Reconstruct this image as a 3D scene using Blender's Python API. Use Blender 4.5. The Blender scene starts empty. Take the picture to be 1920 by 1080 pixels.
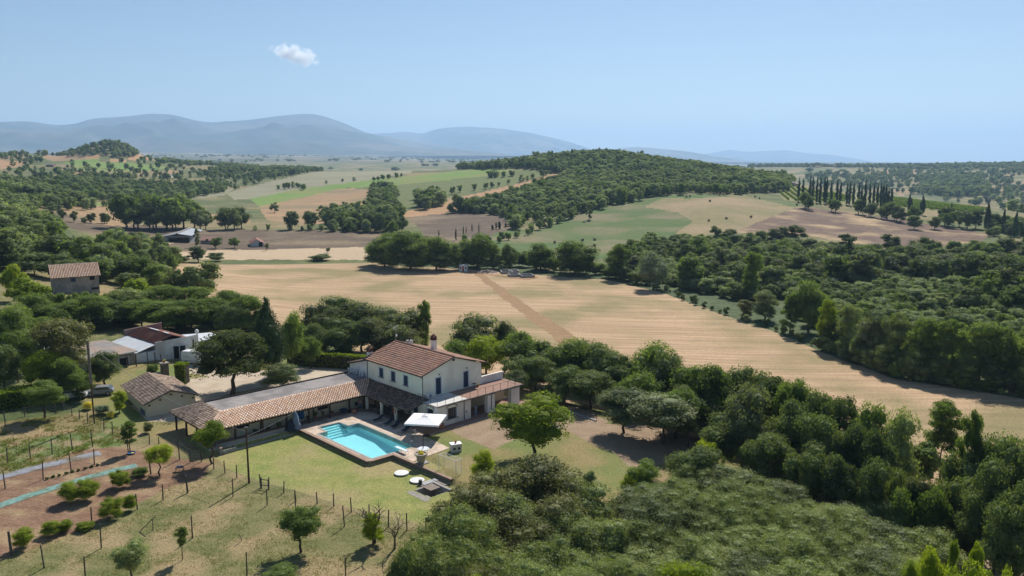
import bpy, math, random
import numpy as np
from mathutils import Vector, Matrix
from mathutils.geometry import tessellate_polygon
random.seed(7); np.random.seed(7)
SC = bpy.context.scene
COL = SC.collection
PI = math.pi
# ------------------------------------------------------------------ camera, sky, sun, exposure
FPX = 1500.0; CAMH = 38.0
PITCH = math.atan((540 - 302) / FPX)
cam = bpy.data.objects.new('camera', bpy.data.cameras.new('camera')); COL.objects.link(cam)
cam.data.sensor_width = 36.0; cam.data.lens = 36.0 * FPX / 1920
cam.data.clip_start = 0.5; cam.data.clip_end = 90000
cam.location = (0, 0, CAMH); cam.rotation_euler = (PI / 2 - PITCH, 0, 0)
SC.camera = cam
SUN_EL, SUN_AZ = math.radians(44), math.radians(18)       # azimuth measured from +Y towards +X
w = bpy.data.worlds.new('World'); SC.world = w; w.use_nodes = True
nt = w.node_tree; nt.nodes.clear()
sky = nt.nodes.new('ShaderNodeTexSky'); sky.sky_type = 'NISHITA'; sky.sun_disc = False
sky.sun_elevation = SUN_EL; sky.sun_rotation = SUN_AZ; sky.altitude = 250; sky.air_density = 1.0; sky.dust_density = 0.3; sky.ozone_density = 3.0
bg = nt.nodes.new('ShaderNodeBackground'); bg.inputs['Strength'].default_value = 0.068
wo = nt.nodes.new('ShaderNodeOutputWorld')
nt.links.new(sky.outputs[0], bg.inputs[0]); nt.links.new(bg.outputs[0], wo.inputs[0])
sl = bpy.data.lights.new('sun', 'SUN'); sl.energy = 5.0; sl.angle = math.radians(0.55); sl.color = (1.0, 0.945, 0.86)
so = bpy.data.objects.new('sun', sl); COL.objects.link(so); so.location = (0, 0, 300)
sd = Vector((math.sin(SUN_AZ) * math.cos(SUN_EL), math.cos(SUN_AZ) * math.cos(SUN_EL), math.sin(SUN_EL)))
so.rotation_euler = sd.to_track_quat('Z', 'Y').to_euler()
SC.view_settings.view_transform = 'Standard'; SC.view_settings.look = 'None'
SC.view_settings.exposure = 0.38; SC.view_settings.gamma = 1.0; SC.view_settings.use_curve_mapping = False
SC.cycles.max_bounces = 8; SC.cycles.diffuse_bounces = 3; SC.cycles.glossy_bounces = 2; SC.cycles.transparent_max_bounces = 12
SC.cycles.transmission_bounces = 4; SC.cycles.volume_bounces = 2
SC.cycles.sample_clamp_indirect = 4.0
# ------------------------------------------------------------------ survey helpers (sight lines of the photograph met with the ground)
cp, sp = math.cos(PITCH), math.sin(PITCH)
def ray(px, py):
    a = (px - 960) / FPX; b = (540 - py) / FPX
    return (a, cp + b * sp, -sp + b * cp)
def proj(x, y, z):
    z = z - CAMH
    dep = y * cp - z * sp; up = y * sp + z * cp
    return 960 + FPX * x / dep, 540 - FPX * up / dep, dep
HC = (-10.7115, 110.8406); HT = math.radians(44)
E1 = (math.cos(HT), math.sin(HT)); E2 = (-math.sin(HT), math.cos(HT))
def to_uv(x, y):
    dx = x - HC[0]; dy = y - HC[1]
    return dx * E1[0] + dy * E1[1], dx * E2[0] + dy * E2[1]
def to_w(u, v):
    return HC[0] + u * E1[0] + v * E2[0], HC[1] + u * E1[1] + v * E2[1]
def onz(px, py, z=0.0):
    d = ray(px, py); t = (z - CAMH) / d[2]; return d[0] * t, d[1] * t
def luv(px, py, z=0.0): return to_uv(*onz(px, py, z))
# ------------------------------------------------------------------ terrain height
cols = np.array([-500, 0, 240, 480, 720, 960, 1200, 1440, 1680, 1920, 2400], float)
T = [
 (10,    0,0,0,0,0,0,0,0,0),
 (60,    0,0,0,0,0,0,0,-.6,-1),
 (80,    0,0,0,0,0,0,-.6,-2.2,-3),
 (100,   0,0,0,0,0,-.3,-1.6,-4,-5),
 (118,   0,0,0,0,0,-1,-3.5,-5.5,-6),
 (137,   .3,0,0,0,-.6,-3.5,-6,-6.5,-7),
 (160,   1.5,.5,0,-2,-4.5,-6,-6.5,-7,-7),
 (190,   3,2,-1,-4.5,-6,-6.3,-7,-7,-6.5),
 (225,   5,3.5,-4,-6,-6,-6.5,-7,-7,-6),
 (270,   7,1,-6,-6,-6,-6.5,-7,-6,-5),
 (340,   9,-3,-6.5,-6.5,-6.5,-7,-8,-7,-5.5),
 (430,   8,-5,-7,-7,-8,-8.5,-9,-11,-10),
 (520,   9,-6,-7,-6.5,-7,-5,-4,-8,-9),
 (620,   10,-5,-5,-5,-4,5,3,-5,-8),
 (700,   11,-3,-5,-3,-1,11,5,-1,-6),
 (850,   12,-2,-3,0,8,20,11,4,-6),
 (1000,  15,6,0,6,22,36,22,-2,-22),
 (1150,  20,13,7,15,38,49,15,-30,-35),
 (1300,  26,20,14,22,30,35,-5,-38,-38),
 (1600,  36,40,22,20,10,5,-30,-36,-36),
 (2000,  46,48,16,8,0,-10,-25,-20,-15),
 (2600,  52,20,5,5,0,-5,8,4,12),
 (3200,  35,10,10,15,20,10,22,20,30),
 (4500,  42,42,40,40,30,10,-10,-20,-20),
 (6500,  60,80,80,60,30,0,-20,-20,-20),
 (9000,  90,130,130,100,40,0,-20,-20,-20),
 (11000, 60,80,80,60,20,0,-20,-20,-20)]
TD = np.log(np.array([r[0] for r in T], float))
TZ = np.array([[r[1]] + list(r[1:]) + [r[-1]] for r in T], float)
gL = np.linspace(TD[0], TD[-1], 700); gC = np.linspace(-500, 2400, 200)
tmp = np.array([np.interp(gC, cols, row) for row in TZ])
GZ = np.array([np.interp(gL, TD, tmp[:, j]) for j in range(len(gC))]).T
def blur(a, s, ax):
    r = int(3 * s); k = np.exp(-0.5 * (np.arange(-r, r + 1) / s) ** 2); k /= k.sum()
    a = np.moveaxis(a, ax, -1); p = np.pad(a, [(0, 0)] * (a.ndim - 1) + [(r, r)], mode='edge')
    o = sum(k[i] * p[..., i:i + a.shape[-1]] for i in range(2 * r + 1)); return np.moveaxis(o, -1, ax)
GZ = blur(blur(GZ, 7, 0), 7, 1)
def sst(t): t = np.clip(t, 0, 1); return t * t * (3 - 2 * t)
def vnoise(x, y, s, seed=0):
    x = x / s + seed * 17.3; y = y / s + seed * 9.7
    xi = np.floor(x).astype(np.int64); yi = np.floor(y).astype(np.int64); fx = sst(x - xi); fy = sst(y - yi)
    def h(a, b):
        n = (a * 374761393 + b * 668265263 + seed * 974711) & 0x7fffffff
        n = ((n ^ (n >> 13)) * 1274126177) & 0x7fffffff
        return (n & 0xffff) / 65535.0
    return (h(xi, yi) * (1 - fx) + h(xi + 1, yi) * fx) * (1 - fy) + (h(xi, yi + 1) * (1 - fx) + h(xi + 1, yi + 1) * fx) * fy
def zt(x, y):
    x = np.asarray(x, float); y = np.asarray(y, float)
    D = np.hypot(x, y); c = 960 + 1519 * x / np.maximum(y, 1e-3)
    c = np.clip(c, -499, 2399); L = np.clip(np.log(np.maximum(D, 10.5)), TD[0] + 1e-6, TD[-1] - 1e-6)
    fi = (L - gL[0]) / (gL[1] - gL[0]); fj = (c - gC[0]) / (gC[1] - gC[0])
    i = np.clip(fi.astype(int), 0, len(gL) - 2); j = np.clip(fj.astype(int), 0, len(gC) - 2); a = fi - i; b = fj - j
    z = (GZ[i, j] * (1 - a) + GZ[i + 1, j] * a) * (1 - b) + (GZ[i, j + 1] * (1 - a) + GZ[i + 1, j + 1] * a) * b
    # local hills: (column, distance, height, column sigma, distance sigma)
    for (pc, pd, am, sc_, sdd) in ((1100, 1150, 9, 110, 150), (205, 1750, 30, 62, 110), (60, 1900, 8, 60, 200), (1310, 690, 3, 90, 60)):
        z = z + am * np.exp(-((c - pc) / sc_) ** 2 - ((D - pd) / sdd) ** 2)
    far = np.clip((D - 350) / 600, 0, 1)
    z = z + far * (3.0 * (vnoise(x, y, 140, 1) - .5) + 1.5 * (vnoise(x, y, 60, 2) - .5)) + np.clip((D - 4000) / 4000, 0, 1) * 40 * (vnoise(x, y, 900, 3) - .5)
    near = np.clip((D - 60) / 60, 0, 1) * .25 * (vnoise(x, y, 14, 4) - .5)
    u = (x - HC[0]) * E1[0] + (y - HC[1]) * E1[1]; v = (x - HC[0]) * E2[0] + (y - HC[1]) * E2[1]
    out = np.maximum(np.maximum(-30 - u, u - 20), np.maximum(-18 - v, v - 26)); bl = sst(out / 10)
    z = z * np.where(D < 180, bl, 1) + near * bl
    wv = .4 + np.clip(-27 - u, 0, 10); wu = .4 + np.clip(-16 - v, 0, 10)
    s1 = sst((-14.62 - u) / .4 + .5) * sst((13.45 - v) / wv + .5)
    s2 = sst((-10.85 - u) / wu + .5) * sst((-4.35 - v) / .4 + .5)
    s = np.maximum(s1, s2) * np.clip((160 - D) / 30, 0, 1)
    # sunken stair pit beside the lawn
    pit = ((u > -15.5) & (u < -12.1) & (v > -18.2) & (v < -14.0))
    return z - .06 * (1 - s) - .58 * s - .0 * pit
SD = np.exp(np.linspace(math.log(30), math.log(10500), 5000))
def hit(px, py, dmin=30):
    d = ray(px, py); hh = math.hypot(d[0], d[1]); t = SD / hh
    x = d[0] * t; y = d[1] * t; z = CAMH + d[2] * t; g = z - zt(x, y)
    k = np.where((g <= 0) & (SD > dmin))[0]
    if len(k) == 0: k = [len(SD) - 1]
    k = k[0]; return float(x[k]), float(y[k])
def atD(px, D, py=540):
    d = ray(px, py); t = D / math.hypot(d[0], d[1]); return d[0] * t, d[1] * t, CAMH + d[2] * t
# ------------------------------------------------------------------ tagging and mesh builder
def tag(o, label=None, cat=None, group=None, kind=None):
    if label: o['label'] = label
    if cat: o['category'] = cat
    if group: o['group'] = group
    if kind: o['kind'] = kind
    return o
def empty(name, loc, rz=0.0, label=None, cat=None, group=None):
    o = bpy.data.objects.new(name, None); COL.objects.link(o); o.location = loc; o.rotation_euler = (0, 0, rz)
    o.empty_display_size = .3
    return tag(o, label, cat, group)
def mesh_np(name, V, F, mats=None, smooth=False, mi=None):
    me = bpy.data.meshes.new(name); V = np.asarray(V, np.float32); F = np.asarray(F, np.int32)
    n = F.shape[1]
    me.vertices.add(len(V)); me.vertices.foreach_set('co', V.ravel())
    me.loops.add(F.size); me.loops.foreach_set('vertex_index', F.ravel())
    me.polygons.add(len(F)); me.polygons.foreach_set('loop_start', np.arange(0, F.size, n, dtype=np.int32))
    try: me.polygons.foreach_set('loop_total', np.full(len(F), n, np.int32))
    except Exception: pass
    me.update(calc_edges=True)
    if smooth: me.polygons.foreach_set('use_smooth', np.ones(len(F), bool))
    for m in (mats or []): me.materials.append(m)
    if mi is not None: me.polygons.foreach_set('material_index', mi)
    return me
def link(name, me, parent=None, loc=None):
    o = bpy.data.objects.new(name, me); COL.objects.link(o)
    if parent: o.parent = parent
    if loc is not None: o.location = loc
    return o
class MB:
    def __init__(s): s.v = []; s.f = []; s.t = []
    def add(s, V, F, t=0.5):
        b = len(s.v); s.v += [tuple(p) for p in V]; s.f += [tuple(b + i for i in f) for f in F]; s.t += [t] * len(V); return s
    def box(s, x0, x1, y0, y1, z0, z1, t=.5):
        if x0 > x1: x0, x1 = x1, x0
        if y0 > y1: y0, y1 = y1, y0
        if z0 > z1: z0, z1 = z1, z0
        return s.add([(x0,y0,z0),(x1,y0,z0),(x1,y1,z0),(x0,y1,z0),(x0,y0,z1),(x1,y0,z1),(x1,y1,z1),(x0,y1,z1)],
            [(0,3,2,1),(4,5,6,7),(0,1,5,4),(1,2,6,5),(2,3,7,6),(3,0,4,7)], t)
    def hexa(s, P, t=.5):
        return s.add(P, [(0,3,2,1),(4,5,6,7),(0,1,5,4),(1,2,6,5),(2,3,7,6),(3,0,4,7)], t)
    def slab(s, quad, th, t=.5):           # quad (top surface, ccw) thickened downwards
        b = [(p[0], p[1], p[2] - th) for p in quad]; n = len(quad); V = list(b) + list(quad)
        F = [tuple(range(n - 1, -1, -1)), tuple(range(n, 2 * n))] + [(i, (i + 1) % n, n + (i + 1) % n, n + i) for i in range(n)]
        return s.add(V, F, t)
    def prism(s, poly, z0, z1, t=.5):
        return s.slab([(p[0], p[1], z1) for p in poly], z1 - z0, t)
    def cyl(s, p0, p1, r0, r1=None, n=8, cap=True, t=.5):
        if r1 is None: r1 = r0
        p0 = Vector(p0); p1 = Vector(p1); d = (p1 - p0); 
        if d.length < 1e-6: return s
        d.normalize(); a = d.orthogonal().normalized(); b = d.cross(a); V = []
        for p, r in ((p0, r0), (p1, r1)):
            for i in range(n):
                c = math.cos(2 * PI * i / n); q = math.sin(2 * PI * i / n); V.append(p + a * (c * r) + b * (q * r))
        F = [(i, (i + 1) % n, n + (i + 1) % n, n + i) for i in range(n)]
        if cap: F += [tuple(range(n - 1, -1, -1)), tuple(range(n, 2 * n))]
        return s.add(V, F, t)
    def lathe(s, prof, c=(0, 0, 0), n=14, t=.5):
        V = []; F = []
        for (r, z) in prof:
            for i in range(n): V.append((c[0] + r * math.cos(2 * PI * i / n), c[1] + r * math.sin(2 * PI * i / n), c[2] + z))
        for k in range(len(prof) - 1):
            for i in range(n): F.append((k * n + i, k * n + (i + 1) % n, (k + 1) * n + (i + 1) % n, (k + 1) * n + i))
        F.append(tuple(range(n - 1, -1, -1))); F.append(tuple((len(prof) - 1) * n + i for i in range(n)))
        return s.add(V, F, t)
    def build(s, name, mat, parent=None, loc=None, smooth=False, tint=False, bevel=0):
        me = bpy.data.meshes.new(name); me.from_pydata(s.v, [], s.f); me.materials.append(mat)
        if smooth: me.polygons.foreach_set('use_smooth', [True] * len(me.polygons))
        if tint:
            at = me.attributes.new('tint', 'FLOAT', 'POINT'); at.data.foreach_set('value', s.t)
        o = link(name, me, parent, loc)
        if bevel:
            m = o.modifiers.new('b', 'BEVEL'); m.width = bevel; m.segments = 1; m.limit_method = 'ANGLE'
        return o
# ------------------------------------------------------------------ materials
def mat(name, c1, c2=None, scale=1.0, rough=.9, bump=0.0, c3=None, s3=.15, tint=None, spec=.25, metal=0, detail=6, dist=0, stretch=None, bscale=None, pos=(.3,.7), grain=None, gamp=.35, rows=None):
    m = bpy.data.materials.new(name); m.use_nodes = True; n = m.node_tree.nodes; l = m.node_tree.links; n.clear()
    out = n.new('ShaderNodeOutputMaterial'); b = n.new('ShaderNodeBsdfPrincipled'); l.new(b.outputs[0], out.inputs[0])
    b.inputs['Roughness'].default_value = rough; b.inputs['Specular IOR Level'].default_value = spec; b.inputs['Metallic'].default_value = metal
    g = n.new('ShaderNodeNewGeometry'); vec = g.outputs['Position']
    if stretch:
        mp = n.new('ShaderNodeMapping'); mp.inputs['Rotation'].default_value = (0, 0, stretch[2]); mp.inputs['Scale'].default_value = (stretch[0], stretch[1], 1)
        l.new(vec, mp.inputs[0]); vec = mp.outputs[0]
    c2 = c2 or tuple(x * .8 for x in c1)
    no = n.new('ShaderNodeTexNoise'); no.inputs['Scale'].default_value = scale; no.inputs['Detail'].default_value = detail; no.inputs['Distortion'].default_value = dist
    l.new(vec, no.inputs[0]); r = n.new('ShaderNodeValToRGB'); l.new(no.outputs[0], r.inputs[0])
    r.color_ramp.elements[0].position = pos[0]; r.color_ramp.elements[1].position = pos[1]
    r.color_ramp.elements[0].color = (*c1, 1); r.color_ramp.elements[1].color = (*c2, 1); col = r.outputs[0]
    if c3:
        n3 = n.new('ShaderNodeTexNoise'); n3.inputs['Scale'].default_value = s3; n3.inputs['Detail'].default_value = 4; l.new(g.outputs['Position'], n3.inputs[0])
        r3 = n.new('ShaderNodeValToRGB'); r3.color_ramp.elements[0].position = .47; r3.color_ramp.elements[1].position = .62; l.new(n3.outputs[0], r3.inputs[0])
        mx = n.new('ShaderNodeMix'); mx.data_type = 'RGBA'; l.new(r3.outputs[0], mx.inputs[0]); l.new(col, mx.inputs[6]); mx.inputs[7].default_value = (*c3, 1); col = mx.outputs[2]
    if tint:
        at = n.new('ShaderNodeAttribute'); at.attribute_name = 'tint'; rt = n.new('ShaderNodeValToRGB'); l.new(at.outputs['Fac'], rt.inputs[0])
        els = rt.color_ramp.elements
        els[0].position = 0; els[0].color = (*tint[0], 1); els[1].position = 1; els[1].color = (*tint[-1], 1)
        for k in range(1, len(tint) - 1):
            e = els.new(k / (len(tint) - 1)); e.color = (*tint[k], 1)
        mx = n.new('ShaderNodeMix'); mx.data_type = 'RGBA'; mx.inputs[0].default_value = .72; l.new(col, mx.inputs[6]); l.new(rt.outputs[0], mx.inputs[7]); col = mx.outputs[2]
    if rows:
        mw = n.new('ShaderNodeMapping'); mw.inputs['Rotation'].default_value = (0, 0, rows[0]); l.new(g.outputs['Position'], mw.inputs[0]); wv = n.new('ShaderNodeTexWave'); wv.bands_direction = 'Y'; wv.inputs['Scale'].default_value = rows[1]; wv.inputs['Distortion'].default_value = rows[2]; wv.inputs['Detail'].default_value = 3; wv.inputs['Detail Scale'].default_value = .15; l.new(mw.outputs[0], wv.inputs[0])
        mr_ = n.new('ShaderNodeMapRange'); mr_.inputs[1].default_value = 0; mr_.inputs[2].default_value = .35; mr_.inputs[3].default_value = 1 - rows[3]; mr_.inputs[4].default_value = 1; l.new(wv.outputs[1], mr_.inputs[0]); v2 = n.new('ShaderNodeVectorMath'); v2.operation = 'SCALE'; l.new(col, v2.inputs[0]); l.new(mr_.outputs[0], v2.inputs[3]); col = v2.outputs[0]
    if grain:
        ng = n.new('ShaderNodeTexNoise'); ng.inputs['Scale'].default_value = grain; ng.inputs['Detail'].default_value = 6; ng.inputs['Roughness'].default_value = .75; l.new(g.outputs['Position'], ng.inputs[0])
        mg = n.new('ShaderNodeMapRange'); mg.inputs[1].default_value = .3; mg.inputs[2].default_value = .7; mg.inputs[3].default_value = 1 - gamp; mg.inputs[4].default_value = 1 + gamp; l.new(ng.outputs[0], mg.inputs[0])
        vm = n.new('ShaderNodeVectorMath'); vm.operation = 'SCALE'; l.new(col, vm.inputs[0]); l.new(mg.outputs[0], vm.inputs[3]); col = vm.outputs[0]
    l.new(col, b.inputs['Base Color'])
    if bump:
        nb = n.new('ShaderNodeTexNoise'); nb.inputs['Scale'].default_value = bscale or scale * 4; nb.inputs['Detail'].default_value = 5; l.new(vec, nb.inputs[0])
        bp = n.new('ShaderNodeBump'); bp.inputs['Strength'].default_value = 1.0; bp.inputs['Distance'].default_value = bump; l.new(nb.outputs[0], bp.inputs['Height']); l.new(bp.outputs[0], b.inputs['Normal'])
    return m
def leafmat(name, dark, light, trans=.42, rough=.7, vary=.35, nscale=.25, sheen=.1):
    m = bpy.data.materials.new(name); m.use_nodes = True; n = m.node_tree.nodes; l = m.node_tree.links; n.clear()
    out = n.new('ShaderNodeOutputMaterial'); b = n.new('ShaderNodeBsdfPrincipled'); b.inputs['Roughness'].default_value = rough; b.inputs['Specular IOR Level'].default_value = sheen
    g = n.new('ShaderNodeNewGeometry'); no = n.new('ShaderNodeTexNoise'); no.inputs['Scale'].default_value = nscale; no.inputs['Detail'].default_value = 5; l.new(g.outputs['Position'], no.inputs[0])
    oi = n.new('ShaderNodeObjectInfo'); ma = n.new('ShaderNodeMath'); ma.operation = 'MULTIPLY_ADD'; l.new(oi.outputs['Random'], ma.inputs[0]); ma.inputs[1].default_value = vary; l.new(no.outputs[0], ma.inputs[2])
    ri = n.new('ShaderNodeMath'); ri.operation = 'MULTIPLY_ADD'; l.new(g.outputs['Random Per Island'], ri.inputs[0]); ri.inputs[1].default_value = .28; l.new(ma.outputs[0], ri.inputs[2])
    r = n.new('ShaderNodeValToRGB'); l.new(ri.outputs[0], r.inputs[0]); e = r.color_ramp.elements
    e[0].position = .4; e[0].color = (*dark, 1); e[1].position = .4 + .35 + vary * .6 + .1; e[1].color = (*light, 1)
    l.new(r.outputs[0], b.inputs['Base Color']); tr = n.new('ShaderNodeBsdfTranslucent')
    mx0 = n.new('ShaderNodeMix'); mx0.data_type = 'RGBA'; mx0.blend_type = 'MULTIPLY'; mx0.inputs[0].default_value = 1; l.new(r.outputs[0], mx0.inputs[6]); mx0.inputs[7].default_value = (1.5, 1.6, .55, 1)
    l.new(mx0.outputs[2], tr.inputs[0]); ms = n.new('ShaderNodeMixShader'); ms.inputs[0].default_value = trans; l.new(b.outputs[0], ms.inputs[1]); l.new(tr.outputs[0], ms.inputs[2]); l.new(ms.outputs[0], out.inputs[0])
    return m
# ------------------------------------------------------------------ ground materials
G = {}
G['meadow'] = mat('meadow_grass', (0.111, 0.124, 0.039), (0.202, 0.169, 0.065), .12, 1, .12, c3=(0.273, 0.202, 0.104), s3=.06, bscale=2.5, grain=2.5, gamp=0.4)
G['scrub'] = mat('scrub_ground', (0.063, 0.092, 0.029), (0.149, 0.155, 0.057), .05, 1, .3, c3=(0.253, 0.196, 0.098), s3=.012, bscale=1.0, grain=0.5, gamp=0.4)
G['lawn'] = mat('lawn_grass', (0.175, 0.215, 0.054), (0.275, 0.265, 0.087), .5, 1, .05, c3=(0.30, 0.25, 0.115), s3=.10, bscale=9, detail=9, grain=6, gamp=0.6)
G['orchard'] = mat('orchard_grass', (.115, .13, .042), (.215, .19, .085), .45, 1, .09, c3=(.29, .22, .115), s3=.16, bscale=6, detail=9, stretch=(.5, 1.6, .55), grain=5, gamp=.6)
G['wheat'] = mat('wheat_stubble', (0.485, 0.332, 0.200), (0.345, 0.236, 0.138), .85, 1, .05, c3=(0.250, 0.204, 0.097), s3=.035, detail=8, stretch=(.035, 1.0, -.10), pos=(.38,.62), bscale=2.2, grain=2.0, gamp=0.28, rows=(.10, .045, 4.5, .10))
G['wheat2'] = mat('pale_stubble', (.48, .365, .24), (.40, .30, .19), .3, 1, .05, stretch=(.1, 1, 0), bscale=2, grain=0.6, gamp=0.15)
G['track'] = mat('tilled_track', (.24, .15, .075), (.32, .205, .11), .8, 1, .08, stretch=(.4, 1.2, 1.35), grain=1.5, gamp=0.2)
G['brown'] = mat('dry_ploughed_field', (.085, .062, .042), (.15, .108, .072), .14, 1, .3, c3=(.2, .15, .09), s3=.02, bscale=.5, detail=9, stretch=(.4, 1.3, 0), grain=0.35, gamp=0.35)
G['plough'] = mat('ploughed_soil', (0.121, 0.078, 0.057), (0.176, 0.119, 0.081), .1, 1, .4, c3=(0.378, 0.270, 0.149), s3=.03, bscale=.4, detail=9, grain=0.3, gamp=0.3)
G['tan'] = mat('tan_stubble', (.36, .225, .12), (.28, .185, .095), .06, 1, .15, c3=(.22, .17, .085), s3=.012, stretch=(.15, 1, .1), bscale=.5, grain=0.15, gamp=0.15)
G['orange'] = mat('orange_stubble', (.40, .235, .12), (.33, .20, .10), .05, 1, .1, bscale=.5, grain=0.15, gamp=0.15)
G['green'] = mat('bright_green_crop', (0.122, 0.213, 0.037), (0.160, 0.239, 0.048), .04, 1, .1, c3=(0.191, 0.213, 0.059), s3=.012, bscale=.7, grain=0.2, gamp=0.15)
G['olivegreen'] = mat('olive_green_crop', (.105, .135, .04), (.14, .155, .05), .05, 1, .15, stretch=(.2, 1, 0), bscale=.7, grain=0.25, gamp=0.2)
G['grey'] = mat('grey_green_crop', (.21, .20, .125), (.26, .245, .15), .03, 1, .1, stretch=(.2, 1, -.1), bscale=.7, grain=0.2, gamp=0.12)
G['hay'] = mat('mown_hay_meadow', (0.056, 0.116, 0.022), (0.105, 0.136, 0.041), .045, 1, .15, c3=(0.186, 0.163, 0.083), s3=.02, detail=10, bscale=.8, dist=.6, stretch=(.7, 1.3, .3), grain=0.5, gamp=0.25)
G['hay2'] = mat('dry_hay_meadow', (0.255, 0.200, 0.099), (0.170, 0.166, 0.063), .04, 1, .15, c3=(0.293, 0.217, 0.122), s3=.02, detail=10, bscale=.8, dist=.5, grain=0.5, gamp=0.22)
G['verge'] = mat('green_verge', (.07, .11, .025), (.14, .15, .05), .3, 1, .2, grain=2, gamp=0.3)
G['gravel'] = mat('gravel_drive', (.50, .42, .32), (.40, .32, .235), .5, 1, .02, bscale=9, detail=9, grain=6, gamp=0.35)
G['soil'] = mat('red_garden_soil', (.17, .095, .058), (.25, .155, .10), .7, 1, .12, c3=(.3, .21, .12), s3=.25, bscale=4, detail=9, stretch=(.35, 1.5, .62), grain=3, gamp=0.35)
G['dirt'] = mat('dry_brown_dirt', (.25, .175, .115), (.32, .235, .155), .4, 1, .05, bscale=5, detail=9, grain=3, gamp=0.25)
G['drygrass'] = mat('dry_lawn', (0.276, 0.207, 0.098), (0.172, 0.172, 0.057), .16, 1, .05, c3=(0.149, 0.178, 0.052), s3=.09, bscale=8, detail=9, grain=5, gamp=0.5)
G['vine'] = mat('vineyard_grass', (.17, .18, .06), (.22, .2, .085), .05, 1, .1, grain=0.3, gamp=0.3)
G['bramble'] = mat('bramble_ground', (.05, .075, .028), (.095, .12, .05), .12, 1, .3, grain=.8, gamp=.4)
G['weedy'] = mat('weedy_meadow_ground', (.10, .15, .04), (.19, .20, .075), .35, 1, .15, c3=(.28, .21, .12), s3=.35, bscale=4, grain=4, gamp=.5)
G['plain'] = mat('far_plain', (.06, .08, .04), (.14, .13, .08), .004, 1, 0, c3=(.24, .2, .13), s3=.0022, detail=8)
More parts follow.
